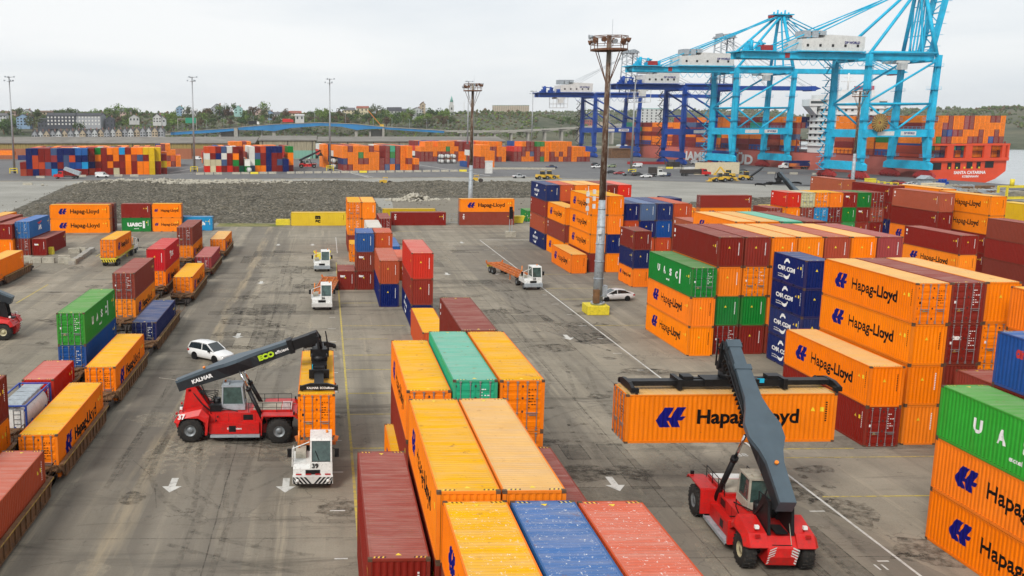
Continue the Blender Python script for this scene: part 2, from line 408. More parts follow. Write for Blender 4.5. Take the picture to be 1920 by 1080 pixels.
QE = 303
def hillz(x, y):
    # land beyond the harbour yard
    az = math.atan2(x, y); d = math.hypot(x, y)
    def ss(a, b, t): t = max(0, min(1, (t - a) / (b - a))); return t * t * (3 - 2 * t)
    nzz = mn.fractal(Vector((x * .0022, y * .0022, 0)), 1, 2, 5) * 9
    left = ss(720 + 330 * ss(-.30, -.12, az), 1300, d) * (31 + nzz * .8) * (1 - ss(.20, .32, az))
    mid = ss(1300, 2600, d) * (44 + nzz * 1.4) * ss(.05, .22, az) * (1 - ss(.44, .5, az))
    right = ss(1250, 2600, d) * (50 + nzz * 1.6) * ss(.43, .5, az)
    far = ss(1900, 3600, d) * (40 + nzz)
    r2 = ss(1000, 1900, d) * 44 * ss(.545, .62, az)
    return max(left, mid, right, far, r2)

g = [(x, y) for x, y in ((-900, -120), (Q(0, QE).x + 60, -120), (Q(0, QE).x, Q(0, QE).y), (Q(700, QE).x, Q(700, QE).y), (Q(700, QE).x, 800), (-900, 800))]
p0 = Q(-160, QE); p1 = Q(700, QE)
sheet('ground', [(-900, p0.y), (p0.x, p0.y), (p1.x, p1.y), (300, 900), (-900, 900)], 0, M['asphalt'])
# the far yard, gravel and quay apron as sheets a few millimetres apart
sheet('far_yard', [(-420, 372), (-131, 372), (79, 396), (150, 352), (200, 300), (258, 300), Q(230, QE - .05)[:2], Q(620, QE - .05)[:2], (60, 585), (-420, 585)], .004, M['asphalt2'])
sheet('gravel_ground', [(-300, 205), (-60, 208), (-22, 212), (60, 212), (80, 232), (118, 228), (165, 215), (215, 250), (200, 300), (150, 350), (79, 390), (-131, 366), (-300, 366)], .008, M['gravel'])
sheet('brown_gravel_ground', [(16, 214), (58, 214), (82, 250), (92, 300), (60, 306), (20, 285)], .012, M['gravelb'])
sheet('haul_road', [(-420, 377), (-131, 377), (60, 400), (80, 402), (155, 360), (220, 305), (232, 318), (170, 372), (95, 414), (60, 414), (-131, 392), (-420, 392)], .008, M['asphalt2'])
sheet('rough_verge', [(-62, 148), (-41, 141), (-40, 166), (-60, 170)], .006, M['gravelb'])
sheet('grass_verge', [(-24, 206), (-9, 206), (-8, 212), (-24, 213)], .014, M['grass'])
wp = MB(); a0 = Q(-400, QE); a1 = Q(700, QE)
wp._add([(a0.x, a0.y, -3), (5200, a0.y, -3), (5200, 5200, -3), (280, 1200, -3), (300, 900, -3), (a1.x, a1.y, -3)], [(0, 1, 2, 3, 4, 5)])
tag(wp.build('water', M['water']), kind='structure')
qw = MB(); e0 = Q(-160, QE); e1 = Q(700, QE); qw.quad((e0.x, e0.y, -3.5), (e1.x, e1.y, -3.5), (e1.x, e1.y, 0), (e0.x, e0.y, 0))
tag(qw.build('quay_face', M['concrete']), kind='structure')

# hills as a polar height sheet
t = NT('far_woodland_hill'); n1 = t.noise(t.world(), .016, 8, .72); n2 = t.noise(t.world(), .07, 6, .8); n3 = t.noise(t.world(), .004, 3)
c = t.mix(t.ramp(n1, .36, .64), (.060, .078, .050), (.150, .145, .095)); c = t.mix(t.ramp(n2, .5, .7, 0, .8), c, (.050, .062, .042)); c = t.mix(t.ramp(n3, .5, .65, 0, .35), c, (.17, .155, .11))
M['hill'] = t.out(c, .95, 0, .1, n2, 1, 3)
hb = MB(); NA, ND = 260, 60
for j in range(ND):
    d = 640 * (4300 / 640) ** (j / (ND - 1))
    for i in range(NA):
        az = -.75 + 1.45 * i / (NA - 1); x, y = d * math.sin(az), d * math.cos(az); z = hillz(x, y)
        if z > 3: z += mn.fractal(Vector((x * .02, y * .02, 3)), 1, 2, 4) * 2.2 * min(1, z / 15)
        if az > .30 and z < 1.0: z = -9
        hb.v.append((x, y, z - .05))
for j in range(ND - 1):
    for i in range(NA - 1):
        a = j * NA + i; hb.f.append((a, a + 1, a + NA + 1, a + NA)); hb.mi.append(0); hb.sm.append(True)
tag(hb.build('hills', M['hill']), kind='structure')

# rubble field: a lumpy height sheet with thousands of loose stones
def rubz(x, y):
    e = lambda a, b, t: max(0, min(1, (t - a) / (b - a)))
    edge = e(-88, -76, x + (y - 300) * .12) * e(80, 62, x - (y - 300) * .28) * e(212, 222, y) * (1 - e(345, 362, y + x * .12))
    if x > 14 and y < 290: edge *= e(282, 296, y) if y < 296 else 1
    h = .75 + 1.2 * max(0, mn.fractal(Vector((x * .035, y * .035, 1)), 1, 2, 4) + .3) + .55 * mn.fractal(Vector((x * .35, y * .35, 5)), .9, 2, 4)
    return max(0, edge * h)
rb = MB(); nx, ny = 190, 150
for j in range(ny):
    for i in range(nx):
        x = -92 + 180 * i / (nx - 1); y = 210 + 158 * j / (ny - 1); z = rubz(x, y)
        rb.v.append((x, y, z + .02 if z > .02 else -.15))
for j in range(ny - 1):
    for i in range(nx - 1):
        a = j * nx + i; rb.f.append((a, a + 1, a + nx + 1, a + nx)); rb.mi.append(0); rb.sm.append(False)
o = rb.build('rubble_ground', M['rubble'], fix=False); tag(o, kind='structure')
ICO = [(0, 0, 1), (.9, 0, .3), (.28, .85, .35), (-.7, .5, .4), (-.7, -.5, .3), (.28, -.85, .4), (.7, .5, -.4), (-.3, .8, -.4), (-.9, 0, -.3), (-.3, -.8, -.4), (.7, -.5, -.4), (0, 0, -1)]
ICF = [(0, 1, 2), (0, 2, 3), (0, 3, 4), (0, 4, 5), (0, 5, 1), (1, 6, 2), (2, 7, 3), (3, 8, 4), (4, 9, 5), (5, 10, 1), (6, 7, 2), (7, 8, 3), (8, 9, 4), (9, 10, 5), (10, 6, 1), (11, 7, 6), (11, 8, 7), (11, 9, 8), (11, 10, 9), (11, 6, 10)]
def rocks(name, pts, mat):
    b = MB()
    for x, y, z, s in pts:
        a, bb, cc = s * R.uniform(.6, 1.3), s * R.uniform(.6, 1.3), s * R.uniform(.4, .9)
        b._add([(x + p[0] * a * R.uniform(.7, 1.2), y + p[1] * bb * R.uniform(.7, 1.2), z + p[2] * cc) for p in ICO], ICF)
    return b.build(name, mat, fix=False)
pts = []
while len(pts) < 20000:
    x, y = R.uniform(-90, 84), R.uniform(213, 360); z = rubz(x, y)
    if z > .3: pts.append((x, y, z, R.choice((.10, .13, .16, .2, .2, .28, .42))))
    elif R.random() < .05: pts.append((x, y, .08, R.choice((.1, .15, .25))))
pale = [(R.gauss(-48, 16), R.gauss(343, 4), 0, R.uniform(.3, .8)) for _ in range(900)]
tag(rocks('rubble_stones', pts, M['rock']), 'loose grey broken stone spread over the rubble field', 'rubble', kind='stuff')
tag(rocks('pale_rubble', [(x, y, .3 + rubz(x, y), s) for x, y, z, s in pale], M['concblock']), 'pale broken concrete along the far edge of the rubble', 'rubble', kind='stuff')
pts = [(R.gauss(26, 4), R.gauss(275, 2), .6, R.uniform(.4, .9)) for _ in range(160)] + [(R.uniform(178, 230), 0, 0, 0) for _ in range(0)]
tag(rocks('gravel_pile', [(x, y, max(.1, 2.2 - abs(x - 26) * .42 - abs(y - 275) * .5), s) for x, y, z, s in pts], M['concblock']), 'small heap of pale gravel at the edge of the rubble', 'gravel pile', kind='stuff')
# dark embankment on the right behind the containers
eb = MB(); nx, ny = 70, 26
for j in range(ny):
    for i in range(nx):
        s_, t_ = i / (nx - 1), j / (ny - 1); x = 92 + 108 * s_; y = 226 + 22 * s_ + (34 + 16 * s_) * t_
        z = 2.2 * math.sin(math.pi * t_) ** .7 * min(1, s_ * 5, (1 - s_) * 5) + .5 * mn.fractal(Vector((x * .3, y * .3, 9)), .9, 2, 4)
        eb.v.append((x, y, z if 0 < j < ny - 1 else -.1))
for j in range(ny - 1):
    for i in range(nx - 1): a = j * nx + i; eb.f.append((a, a + 1, a + nx + 1, a + nx)); eb.mi.append(0); eb.sm.append(False)
tag(eb.build('gravel_embankment', M['rubble'], fix=False), kind='structure')

# ------------------------------------------------------------------ painted markings
def markmat(name, c, wear=.45):
    t = NT(name); n = t.noise(t.world(), 2.2, 6, .75); n2 = t.noise(t.world(), .35, 3)
    cc = t.mix(t.ramp(n, wear, wear + .22, 0, .8), c, (.19, .175, .15)); cc = t.mix(t.ramp(n2, .5, .75, 0, .5), cc, (.17, .155, .135)); return t.out(cc, .8, 0, .2)
M['mwhite'] = markmat('worn_white_road_paint', (.56, .55, .51), .50); M['myellow'] = markmat('worn_yellow_road_paint', (.52, .40, .07), .42)
mk = MB()
def stripe(b, x0, x1, y0, y1, z=.009): b.quad((x0, y0, z), (x1, y0, z), (x1, y1, z), (x0, y1, z))
def marking(name, f, mat): b = MB(); f(b); o = b.build(name, mat); tag(o, kind='structure'); return o
def f(b):
    stripe(b, 29.86, 30.02, 20, 181); stripe(b, 2.0, 2.12, 163, 186)
    for k in range(24):
        y = 26 + k * 6.4; stripe(b, 28.7 if k % 2 else 28.4, 29.3, y, y + .14)
    stripe(b, 30, 60, 181, 181.3)
    for k in range(22): y = 40 + k * 6.2; stripe(b, .4 if k % 2 else .2, 1.1, y, y + .14)
marking('white_road_line', f, M['mwhite'])
def f(b):
    stripe(b, 1.66, 1.84, 24, 152)
    for y in (50.1, 63.2, 76.8, 90, 103.5, 117): stripe(b, 1.85, 9, y - .09, y + .09)
    for y in (57.6, 71, 84.5, 97): stripe(b, 1.85, 6.5, y - .06, y + .06)
    for y in (62.3, 53.8, 77, 103, 119, 127, 139): stripe(b, 30.3, 37 if y > 60 else 44, y - .08, y + .08)
    stripe(b, 31, 60, 60.5, 60.62); stripe(b, 10, 20, 196, 196.3); stripe(b, 8, 14, 190, 190.3)
    for y in (62, 86, 118, 160): stripe(b, -39.2, -39.0, y, y + 14)
marking('yellow_road_line', f, M['myellow'])
def f(b):
    for x, y in ((-9.71, 56.6), (-2.56, 56.4), (18.2, 56.1), (-9.4, 98.7), (-9.2, 132.7), (-8.8, 174.7), (-2.4, 174.6), (25.9, 177), (25.7, 97.1), (18.3, 139.7), (25.7, 140)):
        s = 1.0; b.quad((x - .22, y - .1, .0095), (x + .22, y - .1, .0095), (x + .22, y + 1.3, .0095), (x - .22, y + 1.3, .0095))
        b._add([(x - .62, y - .1, .0095), (x, y - 1.1, .0095), (x + .62, y - .1, .0095)], [(0, 1, 2)])
marking('lane_arrow_marking', f, M['mwhite'])
for k, (tx, x, y) in enumerate((('38', 28.6, 61.2), ('11', 28.5, 44.6))):
    o = place_text(tx, .85, M['mwhite'], frame3((x, y, .0098), (1, 0, 0), (0, 1, 0)), name='bay_number_marking', sx=.9); tag(o, kind='structure')
# far yard lines
def f(b):
    for x0, y0, x1, y1, w_ in ((-70, 430, -44, 620, .5), (-79, 395, -56, 430, .5), (18, 392, 3, 470, .7), (20, 392, 5, 470, .4), (70, 400, 40, 560, .6), (76, 402, 112, 380, .4), (-60, 425, -30, 425, .4), (55, 470, 88, 470, .4), (120, 430, 150, 395, .4), (-128, 380, 180, 372, .35)):
        d = Vector((x1 - x0, y1 - y0)).normalized(); n_ = Vector((-d.y, d.x)) * w_ / 2
        b.quad((x0 - n_.x, y0 - n_.y, .013), (x1 - n_.x, y1 - n_.y, .013), (x1 + n_.x, y1 + n_.y, .013), (x0 + n_.x, y0 + n_.y, .013))
marking('far_yard_line', f, M['mwhite'])

def decal(name, c, lo, hi, k=.9):
    t = NT(name); n = t.noise(t.world(), 1.7, 7, .75); n2 = t.noise(t.world(), 14, 3, .7); t.out(c, .8, 0, .2)
    a = t.math('MULTIPLY', t.ramp(n, lo, hi, 0, k), t.ramp(n2, .3, .6, .4, 1)); t.l(a, t.p.inputs['Alpha']); return t.m
M['tyremark'] = decal('tyre_scrub_mark', (.05, .045, .038), .42, .66, .34); M['oilstain'] = decal('oil_stain', (.045, .038, .03), .42, .60, .6); M['palepatch'] = decal('pale_dust_patch', (.46, .40, .30), .42, .66, .6)
rm_ = random.Random(21)
def f(b):
    for i in range(70):
        x0, y0 = (rm_.uniform(-14, 2), rm_.uniform(36, 150)) if i % 2 else (rm_.uniform(13, 29), rm_.uniform(36, 160))
        rr = rm_.uniform(7, 26); a0 = rm_.uniform(0, 6.28); da = rm_.uniform(.3, 1.1); cx, cy = x0 - rr * math.cos(a0), y0 - rr * math.sin(a0)
        for off in (0, 2.0):
            r0, r1 = rr + off, rr + off + rm_.uniform(.22, .5); n_ = 14; z = .0045 + i * .00003
            vs = []
            for k in range(n_ + 1): a = a0 + da * k / n_; vs += [(cx + r0 * math.cos(a), cy + r0 * math.sin(a), z), (cx + r1 * math.cos(a), cy + r1 * math.sin(a), z)]
            if any((-1 < v_[0] - 1.5 < 11) or v_[0] < -15.5 or v_[0] > 34 for v_ in vs): continue
            b._add(vs, [(2 * k, 2 * k + 1, 2 * k + 3, 2 * k + 2) for k in range(n_)])
    for i in range(26):
        x0 = rm_.choice((rm_.uniform(-15, -6), rm_.uniform(13, 28))); y0 = rm_.uniform(40, 120); L0 = rm_.uniform(10, 34); dx = rm_.uniform(-2, 2); z = .0067 + i * .00002
        for off in (0, 1.9): b.quad((x0 + off, y0, z), (x0 + off + .38, y0, z), (x0 + off + .38 + dx, y0 + L0, z), (x0 + off + dx, y0 + L0, z))
marking('tyre_mark', f, M['tyremark'])
def blob(b, x, y, rx, ry, z):
    n_ = 16; vs = [(x + rx * (1 + rm_.uniform(-.25, .25)) * math.cos(2 * math.pi * k / n_), y + ry * (1 + rm_.uniform(-.25, .25)) * math.sin(2 * math.pi * k / n_), z) for k in range(n_)]; b._add(vs, [tuple(range(n_))])
def f(b):
    for i in range(150):
        x, y = rm_.choice(((rm_.uniform(-14, 1), rm_.uniform(34, 170)), (rm_.uniform(13, 33), rm_.uniform(34, 180)), (rm_.uniform(13, 33), rm_.uniform(34, 110)), (rm_.uniform(-40, -28), rm_.uniform(60, 180)))); s_ = rm_.choice((.25, .4, .6, .9, 1.5)); blob(b, x, y, s_ * rm_.uniform(.7, 2.2), s_ * rm_.uniform(.6, 1.4), .0075 + i * .00001)
marking('oil_stain', f, M['oilstain'])
def f(b):
    for i in range(60): blob(b, *rm_.choice(((rm_.uniform(-14, 1), rm_.uniform(34, 170)), (rm_.uniform(13, 33), rm_.uniform(34, 180)))), rm_.uniform(.5, 2.5), rm_.uniform(.6, 5), .0041 + i * .000005)
marking('dust_patch', f, M['palepatch'])

M['newasphalt'] = decal('darker_asphalt_repair', (.115, .104, .088), .25, .62, .42); M['tarseam'] = decal('tar_sealed_seam', (.04, .035, .03), .36, .60, .55)
PT = [(rm_.choice((rm_.uniform(-14, -3), rm_.uniform(13, 27))), rm_.uniform(38, 165), rm_.uniform(1.5, 5), rm_.uniform(1.2, 9)) for _ in range(26)] + [(13, 52.5, 15, 3.2), (-14, 110, 15, 2.2), (12.5, 131, 14, 3.5), (31, 62.2, 14, 2.6)]
def f(b):
    for i, (x, y, w_, h_) in enumerate(PT): z = .0026 + i * .00004; b.quad((x, y, z), (x + w_, y, z), (x + w_, y + h_, z), (x, y + h_, z))
marking('asphalt_repair', f, M['newasphalt'])
def f(b):
    i = 0
    def seam(x0, y0, x1, y1, w_=.07):
        nonlocal i
        i += 1; z = .0078 + i * .00001; n_ = max(2, int(math.hypot(x1 - x0, y1 - y0) / 1.5)); dx, dy = (y1 - y0), -(x1 - x0); l_ = math.hypot(dx, dy); dx, dy = dx / l_ * w_ / 2, dy / l_ * w_ / 2; vs = []
        for k in range(n_ + 1):
            t_ = k / n_; j_ = rm_.uniform(-.05, .05); x, y = x0 + (x1 - x0) * t_ + dx * 20 * j_, y0 + (y1 - y0) * t_ + dy * 20 * j_; vs += [(x + dx, y + dy, z), (x - dx, y - dy, z)]
        b._add(vs, [(2 * k, 2 * k + 1, 2 * k + 3, 2 * k + 2) for k in range(n_)])
    for x, y, w_, h_ in PT:
        seam(x, y, x + w_, y); seam(x, y + h_, x + w_, y + h_); seam(x, y, x, y + h_); seam(x + w_, y, x + w_, y + h_)
    for y in (36, 46, 58.5, 72, 85.5, 99, 113, 128, 145, 163, 182): seam(12.3, y, 31.5, y + rm_.uniform(-.3, .3)); seam(-15.3, y + 3, 1.4, y + 3 + rm_.uniform(-.3, .3))
    for x in (-6.4, 20.4, 25.1): seam(x, 30, x + .3, 190)
    for _ in range(40): x, y = rm_.choice((rm_.uniform(-14, 0), rm_.uniform(13, 32))), rm_.uniform(36, 150); a_ = rm_.uniform(0, 6.28); l2 = rm_.uniform(1.5, 6); seam(x, y, x + math.cos(a_) * l2, y + math.sin(a_) * l2, .045)
marking('tar_seam', f, M['tarseam'])
# ------------------------------------------------------------------ shipping containers
CW = 2.438
COL = dict(o=(246, 127, 0), r=(128, 28, 20), R=(206, 40, 22), b=(168, 72, 48), n=(7, 27, 92), B=(38, 98, 168), g=(20, 122, 46), G=(52, 158, 52),
           t=(38, 158, 122), w=(222, 222, 214), s=(196, 74, 34), c=(28, 148, 204), m=(214, 176, 22), k=(70, 90, 128), p=(146, 52, 56), q=(205, 195, 160), e=(18, 70, 140), K=(58, 150, 78), v=(205, 28, 40))
NAME = dict(o='orange', r='dark red', R='bright red', b='brown red', n='navy blue', B='blue', g='green', G='light green', t='teal', w='white', s='rust orange', c='cyan', m='mustard yellow', k='slate blue', p='maroon', q='beige', e='mid blue', K='pale green', v='crimson')
def colof(k): return lin(*COL[k])
def lerp(a, b, t): return tuple(x + (y - x) * t for x, y in zip(a, b))
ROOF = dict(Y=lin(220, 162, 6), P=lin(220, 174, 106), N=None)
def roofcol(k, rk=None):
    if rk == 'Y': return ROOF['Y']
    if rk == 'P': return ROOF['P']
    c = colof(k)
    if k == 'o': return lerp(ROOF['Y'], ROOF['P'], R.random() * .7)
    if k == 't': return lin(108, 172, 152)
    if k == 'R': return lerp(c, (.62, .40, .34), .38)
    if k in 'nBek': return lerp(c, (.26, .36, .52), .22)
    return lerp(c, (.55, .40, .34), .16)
_mc = {}
def profile(L_):
    # (y, depth) along the side wall, depth inwards
    pts = [(-L_ / 2 + .17, 0)]; y = -L_ / 2 + .17; e = L_ / 2 - .17; n = max(1, round((e - y) / .278)); p = (e - y) / n
    for k in range(n):
        a = y + k * p; pts += [(a + .13 * p, 0), (a + .37 * p, .036), (a + .63 * p, .036), (a + .87 * p, 0)]
    pts.append((e, 0)); return pts
def depth_at(pts, y):
    for (a, d), (b, f_) in zip(pts, pts[1:]):
        if a <= y <= b: return d + (f_ - d) * (y - a) / (b - a + 1e-9)
    return 0
def c_frame(L_, h):
    key = ('f', L_, h)
    if key in _mc: return _mc[key]
    b = MB(); X, Y = CW / 2, L_ / 2
    for sx in (-1, 1):
        for sy in (-1, 1):
            x0, x1 = sorted((sx * X, sx * (X - .15))); y0, y1 = sorted((sy * Y, sy * (Y - .16)))
            b.box(x0, x1, y0, y1, .125, h - .125)
            x0, x1 = sorted((sx * (X + .004), sx * (X - .175))); y0, y1 = sorted((sy * (Y + .004), sy * (Y - .18)))
            b.box(x0, x1, y0, y1, 0, .12, 1); b.box(x0, x1, y0, y1, h - .118, h + .006, 1)
        x0, x1 = sorted((sx * (X - .005), sx * (X - .07))); b.box(x0, x1, -Y + .18, Y - .18, h - .075, h - .002)
        x0, x1 = sorted((sx * (X - .002), sx * (X - .08)))
        if L_ < 7:
            for a, c_ in ((-Y + .18, -1.35), (-.95, .95), (1.35, Y - .18)): b.box(x0, x1, a, c_, .02, .16)
            b.box(x0, x1, -1.35, -.95, .125, .16); b.box(x0, x1, .95, 1.35, .125, .16)
        else: b.box(x0, x1, -Y + .18, Y - .18, .02, .16)
    for sy in (-1, 1):
        y0, y1 = sorted((sy * (Y - .003), sy * (Y - .08))); b.box(-X + .18, X - .18, y0, y1, h - .11, h - .004); b.box(-X + .18, X - .18, y0, y1, .01, .15)
    b.box(-X + .1, X - .1, -Y + .1, Y - .1, .13, .16, 1)
    _mc[key] = b.mesh('container_frame', [M['frame'], M['casting']]); return _mc[key]
def c_wall(L_, h, kind=''):
    key = ('w', L_, h, kind)
    if key in _mc: return _mc[key]
    b = MB(); X = CW / 2 - .018; pts = profile(L_)
    for sx in (-1, 1):
        for (a, d), (c_, e) in zip(pts, pts[1:]): b.quad((sx * (X - d), a, .15), (sx * (X - e), c_, .15), (sx * (X - e), c_, h - .07), (sx * (X - d), a, h - .07))
    pe = profile(CW); Y = L_ / 2 - .02   # blind end at +Y
    for (a, d), (c_, e) in zip(pe, pe[1:]): b.quad((a, Y - d, .15), (c_, Y - e, .15), (c_, Y - e, h - .1), (a, Y - d, h - .1))
    me = b.mesh('container_wall', M['paint'], fix=False); dark = 'blacklet' if kind in ('H', 'M') else 'whitelet'
    me.materials.append(M[dark]); me.materials.append(M['yellowsticker'])
    bm = bmesh.new(); bm.from_mesh(me)
    def add(m2, mi):
        n0 = len(bm.faces); bm.from_mesh(m2); bm.faces.ensure_lookup_table()
        for f_ in bm.faces[n0:]: f_.material_index = mi
    for side in (-1, 1):
        for nm, m2 in livery(kind, L_, h, side):
            if nm == 'code_lettering': add(m2, 1)
            elif nm == 'warning_sticker': add(m2, 2)
    e_ = MB(); YY = L_ / 2 - .012
    for i in range(10): z = h * .78 - i * .125; e_.box(-.80, -.72, YY - .002, YY + .002, z, z + .08)
    m2 = e_.mesh('x', M[dark]); add(m2, 1)
    e_ = MB(); e_._add([(.28, YY, h * .62), (.05, YY, h * .62), (.165, YY, h * .62 + .22)], [(0, 1, 2)]); add(e_.mesh('x', M['yellowsticker'], fix=False), 2)
    bm.to_mesh(me); bm.free(); _mc[key] = me; return me
def c_roof(L_, h):
    key = ('r', L_, h)
    if key in _mc: return _mc[key]
    b = MB(); X = CW / 2 - .06; y = -L_ / 2 + .30; e = L_ / 2 - .30; n = round((e - y) / .209); p = (e - y) / n; z = h - .004; P_ = [(-L_ / 2 + .07, 0)]
    for k in range(n): a = y + k * p; P_ += [(a, 0), (a + .34 * p, 0), (a + .5 * p, .02), (a + .84 * p, .02)]
    P_ += [(e, 0), (L_ / 2 - .07, 0)]
    for (a, d), (c_, f_) in zip(P_, P_[1:]): b.quad((-X + .1, a, z - d), (X - .1, a, z - d), (X - .1, c_, z - f_), (-X + .1, c_, z - f_))
    for sx in (-1, 1): b.quad((sx * (X - .1), P_[0][0], z), (sx * X, P_[0][0], z - .002), (sx * X, P_[-1][0], z - .002), (sx * (X - .1), P_[-1][0], z))
    for sx in (-1, 1): b.quad((sx * (X - .1), P_[0][0], z - .03), (sx * (X - .1), P_[0][0], z), (sx * (X - .1), P_[-1][0], z), (sx * (X - .1), P_[-1][0], z - .03))
    for sx in (-1, 1):
        for sy in (-1, 1):
            for k in range(6):
                x = sx * (X - .16 - k * .085); y_ = sy * (L_ / 2 - .10); b.quad((x, y_, z + .004), (x + .05, y_, z + .004), (x + .09, y_ - sy * .13, z + .004), (x + .04, y_ - sy * .13, z + .004), 1 + k % 2)
    b._add([(-.13, -L_ / 2 + .32, z + .004), (.13, -L_ / 2 + .32, z + .004), (0, -L_ / 2 + .52, z + .004)], [(0, 1, 2)], 1); b._add([(-.13, L_ / 2 - .32, z + .004), (.13, L_ / 2 - .32, z + .004), (0, L_ / 2 - .52, z + .004)], [(0, 1, 2)], 1)
    _mc[key] = b.mesh('container_roof', [M['roof'], M['yellowsticker'], M['black']], fix=False); return _mc[key]
def c_door(h, kind='', marks=0):
    key = ('d', h, kind, marks)
    if key in _mc: return _mc[key]
    b = MB(); w_ = 1.07; zs = [.16]; H_ = h - .28; n = 5
    # leaf with horizontal recesses; local x 0..w, y outward is -y
    b.box(0, w_, 0, .04, .16, h - .12)
    for k in range(n):
        z0 = .16 + .07 + k * (H_ - .05) / n; z1 = z0 + (H_ - .05) / n - .14
        b.prism([(-.0, z0), (-.024, z0 + .04), (-.024, z1 - .04), (0, z1)], 'x', .07, w_ - .07)
    for z in (.35, h * .37, h * .63, h - .4): b.box(-.03, .06, -.02, -.001, z, z + .12, 1)
    if marks == 1:
        rr = random.Random(hash(kind + str(h)) % 7 if False else len(_mc))
        for i in range(7):
            z = h - .55 - i * .17
            for k in range(rr.randint(1, 3)): x = .34 + k * .16; b.box(x, x + rr.uniform(.05, .13), -.029, -.0245, z, z + .06, 2)
    elif marks == 2: b._add([(.38, -.027, h * .30), (.64, -.027, h * .30), (.51, -.027, h * .30 + .24)], [(0, 1, 2)], 3); b.box(.12, .24, -.029, -.0245, h * .5, h * .5 + .18, 2)
    me = b.mesh('container_door', [M['paint'], M['castiron'], M['blacklet' if kind == 'H' else 'whitelet'], M['yellowsticker']]); _mc[key] = me; return me
def c_bars(h):
    key = ('lb', h)
    if key in _mc: return _mc[key]
    b = MB()
    for x in (.26, .80):
        b.tube((x, -.065, .08), (x, -.065, h - .06), .022, 6)
        for z in (.2, h * .36, h * .64, h - .25): b.box(x - .05, x + .05, -.08, -.026, z, z + .05)
        b.box(x - .06, x + .06, -.09, -.03, .07, .14); b.box(x - .06, x + .06, -.09, -.03, h - .12, h - .05)
    b.box(.26, .72, -.10, -.075, 1.05, 1.10); b.box(.36, .80, -.10, -.075, .93, .98)
    me = b.mesh('locking_bars', M['steel']); _mc[key] = me; return me
def drape(bm, L_, side, name, mat, mirror=False):
    """text laid on the corrugated side: local x (reading) / y (up) -> the container's side wall"""
    pts = profile(L_)
    s = -1 if side < 0 else 1      # left side reads from +Y to -Y
    for v_ in bm.verts:
        x, y = v_.co.x, v_.co.y
        v_.co = Vector((0, s * x, y))
    a = min(v_.co.y for v_ in bm.verts); c_ = max(v_.co.y for v_ in bm.verts)
    for yy, d in pts:
        if a < yy < c_: bmesh.ops.bisect_plane(bm, geom=bm.verts[:] + bm.edges[:] + bm.faces[:], plane_co=(0, yy, 0), plane_no=(0, 1, 0))
    for v_ in bm.verts: v_.co.x = s * (CW / 2 - .018 + .004 - depth_at(pts, v_.co.y))
    me = bpy.data.meshes.new(name); bm.to_mesh(me); bm.free(); me.materials.append(mat)
    return me
def join_bms(bms):
    o = bmesh.new()
    for b in bms:
        me = bpy.data.meshes.new('x'); b.to_mesh(me); o.from_mesh(me); b.free(); bpy.data.meshes.remove(me)
    return o
